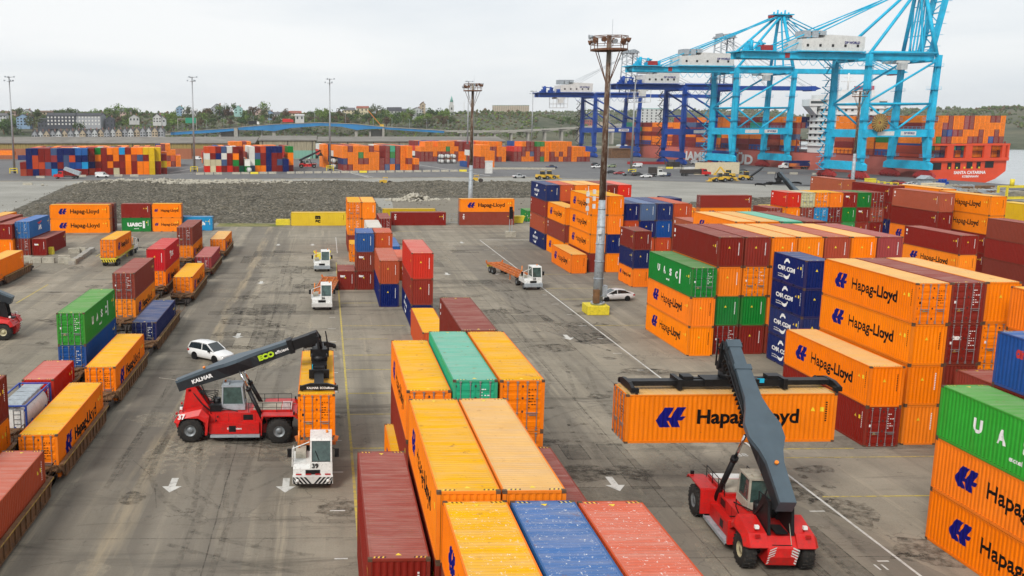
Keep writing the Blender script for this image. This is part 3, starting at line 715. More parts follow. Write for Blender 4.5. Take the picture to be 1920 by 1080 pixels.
def livery(kind, L_, h, side):
    """list of (part name, mesh)"""
    key = ('lv', kind, L_, h, side)
    if key in _mc: return _mc[key]
    big = L_ > 7; out = []; Y = L_ / 2
    def txt(s_, x0, x1, y0, y1, bold=.03, **k): return fit(text_bm(s_, 1, bold, **k), x0, x1, y0, y1)
    def put(nm, bm, mat): out.append((nm, drape(bm, L_, side, nm, M[mat])))
    if kind == 'H':
        if big:
            put('arrow_logo', arrow_bm(-4.35, -2.62, h * .32, h * .74), 'bluelogo')
            put('company_lettering', txt('Hapag-Lloyd', -1.95, 3.95, h * .30, h * .69, .03), 'blacklet')
        else:
            put('arrow_logo', arrow_bm(-2.55, -1.75, 1.25, 1.85), 'bluelogo')
            put('company_lettering', txt('Hapag-Lloyd', -1.20, 2.35, 1.1, 1.8, .03), 'blacklet')
        z = h - .35
        bm = join_bms([txt('FAMU 310863 0', Y - 2.3, Y - .75, z, z + .12, .03), txt('45G1', Y - 2.3, Y - 1.75, z - .22, z - .10, .03)]); put('code_marking', bm, 'blacklet')
    elif kind == 'U':
        if big:
            xs = (-3.4, -1.7, .05, 1.75); bm = join_bms([txt(c_, x, x + .62, h * .42, h * .68, .05) for c_, x in zip('UASC', xs)] + [poly_bm([[(2.75, h * .30), (3.05, h * .30), (3.05, h * .80), (2.75, h * .80)]]), txt('excel', -.75, .15, h * .22, h * .31, .03)])
        else:
            bm = join_bms([txt('UASC', -1.85, 1.15, h * .38, h * .66, .07), poly_bm([[(1.35, h * .26), (1.8, h * .26), (1.8, h * .78), (1.35, h * .78)]]), txt('excel', -.5, .5, h * .2, h * .28, .03)])
        put('company_lettering', bm, 'whitelet')
    elif kind == 'C':
        k = .86 if not big else 1.0; x0 = -2.1 if not big else -3.2; a = x0 + 1.55 * k + .2
        polys = arcpoly(x0 + 2.0 * k, h * .58, .66 * k, .60 * k, 50, 150, w=.34 * k) + arcpoly(x0 + 1.9 * k, h * .46, .80 * k, .62 * k, 235, 335, w=.34 * k)
        bm = join_bms([txt('CMA CGM', x0, x0 + 3.7 * k, h * .43, h * .60, .035), poly_bm(polys), txt('agri-food', x0 + .1, x0 + 1.3 * k, h * .25, h * .31, .02), txt('specialists', x0 + .1, x0 + 1.5 * k, h * .17, h * .23, .02)])
        put('company_lettering', bm, 'whitelet')
    elif kind == 'M':
        bm = join_bms([txt('m', -.75, .45, h * .50, h * .78, .08), txt('sc', -.72, .42, h * .22, h * .46, .06)]); put('company_lettering', bm, 'blacklet')
    elif kind == 'X':
        bm = join_bms([txt(c_, -Y + .75, -Y + 1.2, h * .74 - i * .42, h * .74 - i * .42 + .32, .05) for i, c_ in enumerate('TEX')]); put('company_lettering', bm, 'whitelet')
    elif kind == 'A':
        put('company_lettering', txt('APL', -.9, 1.1, h * .32, h * .60, .08), 'whitelet')
        put('wing_emblem', poly_bm([[(-1.3, h * .78), (1.4, h * .84), (.7, h * .74), (-.2, h * .66), (-.9, h * .70)]]), 'redlet')
    elif kind == 'S':
        put('company_lettering', txt('sea', -Y + 2.2, -Y + 3.6, h * .62, h * .78, .08), 'whitelet'); put('prefix_lettering', txt('or', -Y + 1.4, -Y + 2.1, h * .62, h * .78, .08), 'redlet')
    elif kind == 'T':
        put('company_lettering', join_bms([txt('T', -2.1, -1.2, h * .34, h * .72, .07), txt('EX', -.9, .9, h * .42, h * .66, .05)]), 'whitelet')
    elif kind == 'h':
        put('company_lettering', txt('ch', .4 if not big else 1, 1.5 if not big else 2.1, h * .4, h * .66, .07), 'whitelet')
    elif kind == '2':
        put('unit_marking', poly_bm([[(-Y + .4, h * .72), (-Y + .75, h * .72), (-Y + .75, h * .86), (-Y + .4, h * .86)], [(-Y + .45, h * .55), (-Y + .7, h * .55), (-Y + .7, h * .62), (-Y + .45, h * .62)]]), 'whitelet')
    # small vertical code panel near one end, warning stickers
    bm = poly_bm([[(Y - .62, h * .80 - i * .135), (Y - .52, h * .80 - i * .135), (Y - .52, h * .80 - i * .135 + .085), (Y - .62, h * .80 - i * .135 + .085)] for i in range(9)])
    put('code_lettering', bm, 'blacklet' if kind in 'HM' else 'whitelet')
    tri = [[(Y - 1.5, h * .64), (Y - 1.22, h * .64), (Y - 1.36, h * .64 + .24)], [(Y - .95, h * .63), (Y - .72, h * .63), (Y - .72, h * .63 + .26), (Y - .95, h * .63 + .26)]]
    put('warning_sticker', poly_bm(tri), 'yellowsticker')
    _mc[key] = out; return out
def endmarks(kind, h, back):
    key = ('em', kind, h, back)
    if key in _mc: return _mc[key]
    out = []; X = CW / 2; pe = profile(CW)
    if back:   # blind end: vertical number column, warning triangle
        b = MB()
        for i in range(10): z = h * .78 - i * .125; b.box(.72, .80, -.002, .002, z, z + .08)
        out.append(('code_lettering', b.mesh('code_lettering', M['blacklet' if kind in 'H' else 'whitelet'])))
        b = MB(); b._add([(-.28, 0, h * .62), (-.05, 0, h * .62), (-.165, 0, h * .62 + .22)], [(0, 1, 2)]); 
        out.append(('warning_sticker', b.mesh('warning_sticker', M['yellowsticker'], fix=False)))
        if kind == 'E': pass
    _mc[key] = out; return out
_dm = {}
def doormarks(kind, h):
    key = (kind, h)
    if key in _dm: return _dm[key]
    rr = random.Random(len(_dm) + 3); b = MB(); b2 = MB()
    for i in range(7):
        z = h - .55 - i * .17
        for k in range(rr.randint(1, 3)): x = .34 + k * .16; b.box(x, x + rr.uniform(.05, .13), -.003, -.001, z, z + .06)
    b2._add([(.38, -.002, h * .30), (.64, -.002, h * .30), (.51, -.002, h * .30 + .24)], [(0, 1, 2)])
    mat = M['blacklet' if kind == 'H' else 'whitelet']
    _dm[key] = (b.mesh('door_lettering', mat), b2.mesh('door_sticker', M['yellowsticker'], fix=False)); return _dm[key]
_tex = {}
def tex_end():
    if 'e' not in _tex:
        bm = fit(text_bm('tex', 1, .05), -.85, -.15, 1.75, 2.1)
        bm.transform(Matrix(((1, 0, 0, 0), (0, 0, 1, 0), (0, 1, 0, 0), (0, 0, 0, 1))))
        me = bpy.data.meshes.new('tex_lettering'); bm.to_mesh(me); bm.free(); me.materials.append(M['whitelet']); _tex['e'] = me
    return _tex['e']

def container(x, y, z, L_, h, k, kind='', door=True, rot=0, label=None, group='shipping containers in the terminal', roof=None, flake=False, detail=2, cen=False):
    """x,y: left/near corner unless cen; door=True puts the doors at local -Y"""
    if cen: cx, cy = x, y
    else: cx, cy = x + CW / 2, y + L_ / 2
    e = empty('shipping_container', (cx, cy, z), rot, label, 'shipping container', group)
    j = R.uniform(.80, 1.12) if k != 'o' else R.uniform(.90, 1.05); c = tuple(min(1, a * j * q_) for a, q_ in zip(lerp(colof(k), (.45, .30, .20) if k not in 'nBekcgGtK' else (.16, .20, .22), R.choice((0, 0, .02, .05, .10) if k != 'o' else (0, 0, 0, .02, .05))), (1, R.uniform(.94, 1.14), 1)))
    link('frame', c_frame(L_, h), e, lerp(c, (.2, .12, .07), .12))
    wl = link('wall', c_wall(L_, h, kind), e, c)
    if not door: wl.rotation_euler = (0, 0, math.pi)
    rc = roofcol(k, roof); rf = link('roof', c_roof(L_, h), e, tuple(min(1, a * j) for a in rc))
    if flake: rf.material_slots[0].link = 'OBJECT'; rf.material_slots[0].material = M['roofflake']
    ds = -1 if door else 1
    for s in (0, 1):
        d = link('door', c_door(h, kind, 1 + (s == 0)) if detail > 1 else c_door(h), e, c)
        if door: d.location = (-1.075 + s * 1.08, -L_ / 2 + .03, 0)
        else: d.location = (1.075 - s * 1.08, L_ / 2 - .03, 0); d.rotation_euler = (0, 0, math.pi)
        if detail > 1:
            link('locking_bars', c_bars(h), d)
    if kind:
        for side in (-1, 1):
            for nm, me in livery(kind, L_, h, side):
                if nm not in ('code_marking', 'code_lettering', 'warning_sticker'): link(nm, me, e)
    if detail > 1:
        if kind == 'E':
            o = link('tex_lettering', tex_end(), e); o.location = (0, -L_ / 2 + (.003 if door else .008), 0)
    return e

TIER = {1: [''], 2: ['bottom', 'top'], 3: ['bottom', 'middle', 'top'], 4: ['bottom', 'second', 'third', 'top']}
LVN = dict(H='with blue arrow logo', U='with spaced white lettering', C='with white swoosh lettering', M='with black lettering', X='with small vertical white letters', A='with red wing emblem', S='with red and white lettering', T='with large white letters', h='with white lettering', E='with white end lettering')
LABELS = {}
def stack(x, y, L_, tiers, where, z0=0, rot=0, detail=2, cen=False):
    """tiers: bottom to top 'colour + livery + flags'; flags: d doors near, 8 low (2.59), Y/P roof tint, F flaking roof"""
    Lm = 12.19 if L_ == 40 else 6.06; z = z0; n = len(tiers)
    for i, tcode in enumerate(tiers):
        k = tcode[0]; rest = tcode[1:]; kind = ''
        for ch in rest:
            if ch in 'HUCMXASThE2': kind = ch
        h = 2.591 if '8' in rest else 2.896
        door = 'd' in rest
        size = 'short ' if L_ == 20 else ''
        lv = LVN.get(kind, '')
        if n == 1: lab = f"{size}{NAME[k]} container {lv} {where}"
        else: lab = f"{size}{NAME[k]} container {lv} {TIER[n][i] if n <= 4 else 'tier'} of stack {where}"
        for cand in (f"{NAME[k]} container {lv} {TIER[n][i]} of stack {where}" if n > 1 else f"{NAME[k]} container {where}", f"{NAME[k]} container {TIER[n][i]} of stack {where}" if n > 1 else f"{NAME[k]} container {where}", f"{NAME[k]} {TIER[n][i]} container {where}"):
            if len(lab.split()) > 16: lab = cand
        lab = ' '.join(lab.split()); LABELS[lab] = LABELS.get(lab, 0) + 1
        container(x, y, z, Lm, h, k, kind, door, rot, lab, roof='Y' if 'Y' in rest else 'P' if 'P' in rest else None, flake='F' in rest, detail=detail, cen=cen)
        z += h + .012
    return z

# --- centre block, from near to far
S = stack
S(4.40, 21.55, 40, ['r', 'r', 'oH8YF'], 'in the nearest centre row, left of the flaking blue one')
S(6.96, 21.5, 40, ['r', 'r', 'BF8'], 'in the nearest centre row between orange and red')
S(9.50, 21.4, 40, ['r', 'r', 'sF8'], 'in the nearest centre row, right of the blue one')
S(1.95, 26.4, 20, ['r', 'g'], 'cut off by the bottom frame edge', 0)
S(1.60, 34.3, 40, ['r', 'r'], 'beside the yellow line, left of the tall orange pair')
S(4.20, 33.9, 40, ['r', 'rE', 'oHY'], 'in the left half of the tall orange pair')
S(6.72, 33.9, 40, ['o', 'r', 'oHP'], 'in the right half of the tall orange pair')
S(9.28, 34.8, 40, ['r', 'r'], 'right of the tall orange pair')
S(3.85, 47.6, 40, ['oHY'], 'on the ground left of the tall orange pair')
S(4.40, 49.6, 40, ['r8', 'r8', 'oHd'], 'left of the teal one')
S(6.92, 49.5, 40, ['r', 'o', 'td'], 'under and with the teal roof')
S(9.49, 49.4, 40, ['r', 'od', 'oHdY'], 'right of the teal one')
S(9.15, 61.9, 40, ['b', 'r', 'r2'], 'behind the teal and yellow roofs')
S(9.15, 87.0, 40, ['sY'], 'on the ground in front of the bright red stack')
S(9.42, 102.2, 40, ['nC8', 'r2', 'R'], 'bright red on top, in the centre block')
S(6.62, 114.3, 40, ['n', 'b'], 'two high, left of the bright red stack')
S(1.62, 126.5, 20, ['rE8'], 'beside the yellow line, leftmost of three')
S(4.14, 126.5, 20, ['rE8', 'rE8', 'e8'], 'topped by the blue one in the centre block')
S(6.66, 126.8, 20, ['s8', 's8', 's8'], 'right of the blue topped stack')
S(9.9, 134, 40, ['s'], 'low behind the bright red stack')
S(9.6, 150, 40, ['B'], 'low and half hidden behind the bright red stack')
S(3.95, 152.6, 20, ['oHdY'], 'alone in front of the far orange pair')
S(3.90, 165.0, 40, ['r', 'od', 'odY'], 'left half of the far orange pair')
S(6.42, 165.0, 40, ['o', 'o', 'o'], 'right half of the far orange pair')
S(6.75, 151.2, 40, ['r', 'w'], 'white on top, before the far orange pair')
S(11.2, 194, 40, ['rd'], 'with doors facing us beside the far orange pair')
# transverse row at the back of the yard
def SX(xc, yc, L_, tiers, where, flip=False, **k): return stack(xc, yc, L_, tiers, where, rot=math.pi / 2 * (-1 if flip else 1), cen=True, **k)
SX(-1.5, 208.6, 40, ['mM'], 'lying across the yard before the rubble')
SX(20.6, 208.6, 40, ['rXd'], 'lying across, left of the white gap', True)
SX(19.2, 216.6, 40, ['m'], 'lying across behind a dark red one')
SX(35.8, 208.9, 40, ['rXd', 'oHd'], 'lying across beside the second mast', True)
SX(-50.5, 196.0, 40, ['oHd', 'oHd'], 'lying across, leftmost orange pair')
SX(-50.2, 198.9, 40, ['rd', 'rd'], 'behind the leftmost orange pair')
SX(-39.4, 197.9, 20, ['gUd', 'rd'], 'dark red over green, lying across')
SX(-33.0, 197.9, 20, ['oHd', 'oHd'], 'orange on orange, right of the green one')
SX(-26.8, 199.6, 20, ['chd'], 'lying across behind the train')
SX(-31.5, 200.8, 20, ['B'], 'lying across, half hidden left of the cyan one')
S(-53.0, 161.6, 40, ['rd', 'BAd'], 'with red wing emblem on top')
S(-50.2, 161.4, 40, ['rE'], 'on the ground beside the blue one with wing emblem')
S(-55.6, 160.5, 40, ['o', 'r8'], 'left of the blue one with wing emblem')
S(-58.3, 163.0, 40, ['o', 'r'], 'at the left frame edge')
S(-61.0, 168.0, 40, ['r', 'o'], 'behind the one at the left frame edge')
S(46.0, 214.5, 20, ['gd8'], 'small green one with barred doors beyond the yard')
# --- left of the right block: middle group by the mast
S(36.98, 139.7, 40, ['oH'], 'alone on the ground left of the four high orange')
S(40.0, 140.8, 40, ['r', 'oH', 'oH', 'oHY'], 'first column of the four high orange pair')
S(42.55, 140.8, 40, ['o', 'n', 'o', 'oY'], 'second column of the four high orange pair')
S(39.4, 153.7, 40, ['oH', 'r2', 'oH'], 'tucked behind the four high orange pair')
S(39.0, 166.0, 40, ['nC', 'b2', 'r2', 'nC'], 'navy at top and bottom')
for i, t_ in enumerate((['r', 'e', 'r', 's'], ['r', 'o', 'o', 'oP'], ['r', 'r', 'r', 'oP'], ['r', 'o', 'r', 'r'], ['o', 'r', 'r', 'R'])):
    S(41.55 + i * 2.56, 166.0, 40, t_, f"{['second', 'third', 'fourth', 'fifth', 'sixth'][i]} column right of the navy topped stack", detail=1)
for i, t_ in enumerate((['s8', 's8', 's8', 'n8'], ['s8', 's8', 'n8', 'k8'], ['r8', 's8', 'e8', 'n8'], ['s8', 'b8', 'b8', 's8'])):
    S(45.2 + i * 2.56, 141.6, 40, t_, f"{['first', 'second', 'third', 'fourth'][i]} column of the four blue and orange roofs")
S(42.4, 127.7, 20, ['oH8', 'n8', 'r28'], 'three high just right of the mast')
S(51.6, 125.8, 40, ['r', 'b', 'b2'], 'beige roofed, behind the seven column block')
S(60.5, 160, 40, ['r', 'r', 's'], 'half hidden behind the blue roofs', detail=1)
S(63.2, 172, 20, ['r', 'r', 'n'], 'far corner behind the blue roofs', detail=1)
# block with seven top columns
S(35.32, 88.8, 40, ['oH', 'oH', 'gUd'], 'topped by the green one with doors')
cols = (['rd', 'g', 'o', 'r2'], ['r', 'g', 'od', 'r'], ['r', 'o', 'o', 'oP'], ['r', 'r', 'o', 'oP'], ['o', 'r', 'o', 'b'], ['r', 'o', 'o', 'oP'], ['r', 'r', 'r', 'p'])
on = ['first', 'second', 'third', 'fourth', 'fifth', 'sixth', 'seventh']
for i, t_ in enumerate(cols): S(38.0 + i * 2.60, 89.4, 40, t_, f"{on[i]} column of the seven column block")
for i, t_ in enumerate((['r', 'o', 'o', 'oHP'], ['r', 'r', 'o', 'oP'], ['r', 'g', 'g', 't'], ['r', 'r', 'r', 'r'])):
    S(45.75 + i * 2.60, 103.6, 40, t_, f"{on[i]} column of the row behind the seven column block")
S(66.0, 117, 20, ['r', 'r', 'R'], 'red one seen past the seven column block', detail=1)
S(42.75, 81.9, 20, ['nC8', 'nC8', 'nC8', 'nC8'], 'all navy, before the seven column block')
# the big orange block on the right
S(37.85, 62.6, 40, ['rd', 'oHP'], 'low, left of the four high orange on the right')
S(40.72, 62.9, 40, ['o', 'o', 'oHP', 'oHPd'], 'four high orange on the right')
S(43.32, 63.1, 40, ['r', 'r', 'rEd', 'rd'], 'dark red doors right of the four high orange')
S(45.92, 63.3, 40, ['o', 'od', 'od', 'oP'], 'pale roofed, right of the dark red doors')
S(46.4, 49.5, 40, ['o', 'o', 'o', 'oH'], 'at the right frame edge, topped by orange')
S(43.3, 49.6, 40, ['r', 'r'], 'low red roof behind the blue one on the right')
S(32.92, 35.75, 40, ['oH', 'oH', 'GU'], 'nearest on the right, green on two orange')
S(35.75, 35.9, 40, ['r', 'r', 'r', 'eS'], 'behind the nearest green one on the right')
# far right groups
row1 = ['R2', 'qd', 'od', 'o', 'rE', 'g', 'rd']; row2 = ['o', 'rd', 'cd', 'rd', 'g', 'rE', 'bd']; row3 = ['o', 'r', 'o', 'r', 'K', 'r', 'r']; row0 = ['r', 'o', 'r', 'g', 'o', 'r', 'r']
for i in range(7): S(80.8 + i * 2.5, 163, 20, [row0[i] + '8', row3[i] + '8', row2[i] + '8', row1[i] + '8'], f"{on[i]} column of the small doors row at far right")
S(77.2, 162, 20, ['o8', 'r8', 'rd8'], 'left of the small doors row at far right')
S(98.3, 161.8, 40, ['n', 'n', 'r', 'r'], 'long dark red right of the small doors row')
S(99.6, 179.5, 40, ['r', 'r', 'r', 'b2'], 'long brown one behind the small doors row')
S(95.5, 144.3, 40, ['R', 'oH', 'r', 'b2'], 'brown roofed, left of the far right orange pair')
S(99.5, 138.5, 40, ['r', 'r', 'oH', 'oH'], 'topped by two orange at far right')
S(83.9, 121.6, 40, ['oH8', 'oH8', 'r28'], 'dark red over orange in front of the far right orange pair')
S(97.0, 123, 40, ['r', 'r', 'r'], 'dark red wall at the right frame edge')
S(102.2, 154, 40, ['r', 'o', 'o', 'oP'], 'just behind the far right orange pair')
S(119.5, 152, 40, ['r', 'rX', 'm'], 'mustard topped at the right frame edge')
SX(94.6, 221.4, 40, ['oHd8', 'rd'], 'under the far working boom', True)
SX(81.5, 221.4, 40, ['oH8'], 'left of the one under the far working boom')
SX(107.5, 224, 20, ['m'], 'right of the far working boom')
# carried by the machines
container(17.14 + 6.095, 51.44 + 1.22, 4.34, 12.19, 2.896, 'o', 'H', True, -math.pi / 2, 'orange container with blue arrow logo hanging from the nearest spreader', cen=True, roof='P')
container(-1.85, 59.6, 2.08, 12.19, 2.896, 'o', 'H', True, 0, 'orange container gripped by the side view machine above the trailer', roof='Y')
# ------------------------------------------------------------------ wheels
def wheel(parent, x, y, z, r, wd, rim='hub', name='wheel', axis='y', n=20):
    b = MB(); h = wd / 2
    b.lathe([(r * .44, -h * .92), (r * .9, -h), (r * .985, -h * .72), (r, -h * .3), (r, h * .3), (r * .985, h * .72), (r * .9, h), (r * .44, h * .92)], n, axis=axis, sm=True)
    if r > .6:
        for k in range(22):
            a = 2 * math.pi * k / 22; 
            for s in (-1, 1):
                T = Matrix.Rotation(a + (s * .07), 4, 'Y'); x0, x1 = sorted((s * h * .05, s * h * .95)); b.box(r * .97, r * 1.03, x0, x1, -r * .055, r * .055, T=T)
    w_ = b.build(name, M['rubber'], parent); w_.location = (x, y, z)
    b = MB()
    b.lathe([(.001, -h * .62), (r * .2, -h * .75), (r * .22, -h * .5), (r * .34, -h * .42), (r * .42, -h * .9), (r * .46, -h * .93)], n, axis=axis)
    b.lathe([(.001, h * .62), (r * .2, h * .75), (r * .22, h * .5), (r * .34, h * .42), (r * .42, h * .9), (r * .46, h * .93)], n, axis=axis)
    for k in range(8):
        a = k * math.pi / 4
        for s in (-1, 1): b.tube((r * .26 * math.cos(a), s * h * .44, r * .33 * math.sin(a)), (r * .26 * math.cos(a), s * h * .56, r * .33 * math.sin(a)), r * .03, 6)
    b.build('rim', M[rim], w_)
    return w_

# ------------------------------------------------------------------ railway
def rail(b, xc, y0, y1):
    for s in (-.7175, .7175): b.box(xc + s - .036, xc + s + .036, y0, y1, -.02, .03)
b = MB(); rail(b, -18.12, 20, 172); rail(b, -22.35, 30, 172); rail(b, -46.2, 60, 150)
tag(b.build('railway_track', M['rust']), kind='structure')
t = NT('rail_trough_concrete'); n1 = t.noise(t.world((1, .2, 1)), .7, 5, .7); M['trough'] = t.out(t.mix(t.ramp(n1, .35, .7), (.10, .09, .075), (.25, .22, .17)), .9, 0, .2)
b = MB()
for xc in (-18.12, -22.35): stripe(b, xc - 1.3, xc - .8, 20, 172, .005); stripe(b, xc - .6, xc + .6, 20, 172, .005); stripe(b, xc + .8, xc + 1.3, 20, 172, .005)
tag(b.build('railway_bed', M['trough']), kind='structure')

def well_wagon(xc, yc, Lw, label, graffiti=None):
    e = empty('well_wagon', (xc, yc, 0), 0, label, 'rail wagon', 'container wagons of the parked trains')
    hl = Lw / 2; b = MB()
    for s in (-1, 1):
        b.prism([(-hl + .2, .95), (-hl + .9, .34), (hl - .9, .34), (hl - .2, .95), (hl - .2, 1.22), (-hl + .2, 1.22)], 'x', *sorted((s * 1.34, s * 1.44)))
        x0, x1 = sorted((s * 1.30, s * 1.56)); b.box(x0, x1, -hl + .15, hl - .15, 1.22, 1.34)
        x0, x1 = sorted((s * 1.30, s * 1.5)); b.box(x0, x1, -hl + .9, hl - .9, .26, .335)
        n = int(Lw / .95)
        for k in range(n): y = -hl + .9 + (Lw - 1.8) * k / (n - 1); x0, x1 = sorted((s * 1.441, s * 1.52)); b.box(x0, x1, y - .05, y + .05, .345, 1.215)
    for k in range(5): y = -hl + 2 + (Lw - 4) * k / 4; b.box(-1.335, 1.335, y - .12, y + .12, .14, .25)
    for s in (-1, 1): y0, y1 = sorted((s * (hl - .9), s * (hl - .2))); b.box(-1.335, 1.335, y0, y1, .75, 1.215)
    b.build('side_sill', M['brownwagon'], e)
    b = MB()
    for s in (-1, 1): x0, x1 = sorted((s * 1.545, s * 1.575)); b.box(x0, x1, -hl + .2, hl - .2, 1.245, 1.33)
    b.build('edge_stripe', M['sillyellow'], e)
    if graffiti:
        o = place_text(graffiti[0], 1.0, M[graffiti[1]], frame3((1.53, graffiti[2], .78), (0, 1, 0), (0, 0, 1)), e, 'graffiti_lettering', .09, 1.9, shear=.3)
    for s in (-1, 1):
        p = MB(); y0, y1 = sorted((s * (hl - .18), s * (hl + 1.25))); p.box(-1.25, 1.25, y0, y1, 1.0, 1.13)
        for q in (-1, 1): p.bar((q * 1.1, s * (hl - .1), 1.2), (q * .35, s * (hl + 1.2), 1.2), .16, .22)
        for q in (-.6, .6): p.tube((q, s * (hl + .3), 1.14), (q, s * (hl + .3), 1.32), .16, 10)
        p.bar((0, s * (hl + .9), .85), (0, s * (hl + 1.6), .85), .24, .26)
        for k in range(6): p.bar((-1.0 + k * .4, s * (hl + .35 + .12 * (k % 2)), 1.14), (-.9 + k * .4, s * (hl + .9), 1.30), .05)
        for q in (-1, 1): p.bar((q * 1.2, s * (hl + .2), 1.13), (q * 1.2, s * (hl + .2), 1.75), .04); p.bar((q * 1.2, s * (hl + 1.1), 1.13), (q * 1.2, s * (hl + 1.1), 1.75), .04); p.bar((q * 1.2, s * (hl + .2), 1.72), (q * 1.2, s * (hl + 1.1), 1.72), .04)
        p.build('end_platform', M['brownwagon'], e)
        g = MB(); yb = s * (hl + 1.0)
        for q in (-1, 1):
            g.prism([(yb - 1.15, .42), (yb - .5, .34), (yb + .5, .34), (yb + 1.15, .42), (yb + 1.1, .64), (yb + .45, .82), (yb - .45, .82), (yb - 1.1, .64)], 'x', *sorted((q * .95, q * 1.12)))
        g.box(-.9, .9, yb - .2, yb + .2, .35, .8); bo = g.build('bogie', M['castiron'], e)
        for dy in (-.85, .85):
            a = MB(); a.tube((-.9, yb + dy, .42), (.9, yb + dy, .42), .08, 8)
            for q in (-1, 1): a.lathe([(.001, q * .68), (.40, q * .68), (.42, q * .74), (.42, q * .82), (.001, q * .82)], 18, (0, yb + dy, .42), 'x')
            a.build('wheelset', M['castiron'], bo)
    return e
well_wagon(-18.12, 48.3, 13.6, 'weathered wagon nearest the camera under the red container')
well_wagon(-18.12, 63.3, 12.9, 'weathered wagon under the nearest single orange container')
well_wagon(-18.12, 79.9, 13.4, 'weathered wagon under the second single orange container')
well_wagon(-18.12, 98.6, 15.4, 'brown wagon under the short looking blue container')
well_wagon(-18.12, 124.4, 14.0, 'brown wagon under the orange container nearest the blue one')
well_wagon(-18.12, 144.3, 13.2, 'brown wagon under the dark red container with white end lettering')
well_wagon(-18.12, 163.6, 13.2, 'last brown wagon at the far end of the right hand track')
well_wagon(-22.35, 54.8, 13.2, 'wagon of the left hand track under dark red over orange')
well_wagon(-22.35, 71.2, 14.2, 'wagon carrying the white tank container and a red one')
well_wagon(-22.35, 87.5, 13.2, 'wagon under the light green and blue pair')
well_wagon(-22.35, 109.5, 14.6, 'wagon under the dark red and orange pair in the middle')
well_wagon(-22.35, 129.6, 13.4, 'wagon under the crimson and orange pair')
well_wagon(-22.35, 155.6, 13.6, 'wagon under the farthest dark red and orange pair')
XR, XL = -19.34, -23.57
S(XR, 42.2, 40, ['bd'], 'on the nearest train wagon, cut by the left frame edge', .3)
S(XR, 57.2, 40, ['oHdY'], 'on the nearest complete wagon of the train', .3)
S(XR, 73.8, 40, ['oHdY'], 'on the second complete wagon of the train', .3)
S(XR, 92.4, 40, ['nd8'], 'on a wagon of the right hand track', .3)
S(XR, 118.4, 40, ['oHdY'], 'on the wagon behind the navy one', .3)
S(XR, 138.4, 40, ['pEd8'], 'on the last but one wagon', .3)
S(XR, 157.6, 40, ['oHdP'], 'sooty roofed, on the last wagon', .3)
S(XL, 48.8, 40, ['oH', 'r'], 'on the train at the left frame edge', .3)
S(XL, 71.3, 20, ['RE8'], 'faded red roof, behind the white tank', .3)
S(XL, 81.4, 40, ['ed', 'GUd'], 'light green over blue on the left hand track', .3)
S(XL, 103.4, 40, ['oHd', 'rd'], 'middle of the left hand track', .3)
S(XL, 123.5, 40, ['oHd', 'vT'], 'with crimson on top on the left hand track', .3)
S(XL, 149.4, 40, ['oHd', 'rd'], 'farthest on the left hand track', .3)
# tank container
e = empty('tank_container', (-22.35, 67.6, .3), 0, 'white tank in a blue frame standing on the left hand train wagon', 'tank container')
b = MB()
for sx in (-1.16, 1.16):
    for sy in (-2.97, 2.97): b.bar((sx, sy, 0), (sx, sy, 2.55), .12)
    b.bar((sx, -2.97, 2.53), (sx, 2.97, 2.53), .1); b.bar((sx, -2.97, .06), (sx, 2.97, .06), .12)
    for sy in (-1, 1): b.bar((sx, sy * 2.9, .2), (sx, sy * 1.6, 1.2), .08); b.bar((sx, sy * 2.9, 2.4), (sx * .7, sy * 2.6, 1.9), .07)
for sy in (-2.97, 2.97): b.bar((-1.16, sy, 2.53), (1.16, sy, 2.53), .1); b.bar((-1.16, sy, .06), (1.16, sy, .06), .12); b.bar((-1.1, sy, .1), (-.3, sy, 1.0), .07); b.bar((1.1, sy, .1), (.3, sy, 1.0), .07)
b.build('blue_frame', plain('tank_frame_blue', (.02, .06, .32), .5), e)
b = MB(); b.lathe([(.001, -2.86), (.5, -2.83), (.85, -2.72), (1.06, -2.5), (1.09, -2.3), (1.09, 2.3), (1.06, 2.5), (.85, 2.72), (.5, 2.83), (.001, 2.86)], 32, (0, 0, 1.32)); b.box(-.98, .98, -2.95, -2.90, .4, 2.2); b.build('tank_shell', M['white'], e)
b = MB(); b.box(-.75, .75, -2.8, 2.8, 2.46, 2.50)
for k in range(5): b.box(-.7, .7, -2.4 + k * 1.05, -1.6 + k * 1.05, 2.502, 2.53)
b.build('walkway', M['greysteel'], e)
b = MB()
for z in (.5, .85, 1.2, 1.55, 1.9, 2.2): b.bar((.25, -2.98, z), (.75, -2.98, z), .03)
b.bar((.25, -2.98, .2), (.25, -2.98, 2.5), .03); b.bar((.75, -2.98, .2), (.75, -2.98, 2.5), .03); b.build('ladder', M['steel'], e)
b = MB(); b._add([(-.6, -2.962, .6), (-.2, -2.962, .6), (-.4, -2.962, .95)], [(0, 1, 2)]); b.build('hazard_sticker', M['yellowsticker'], e)

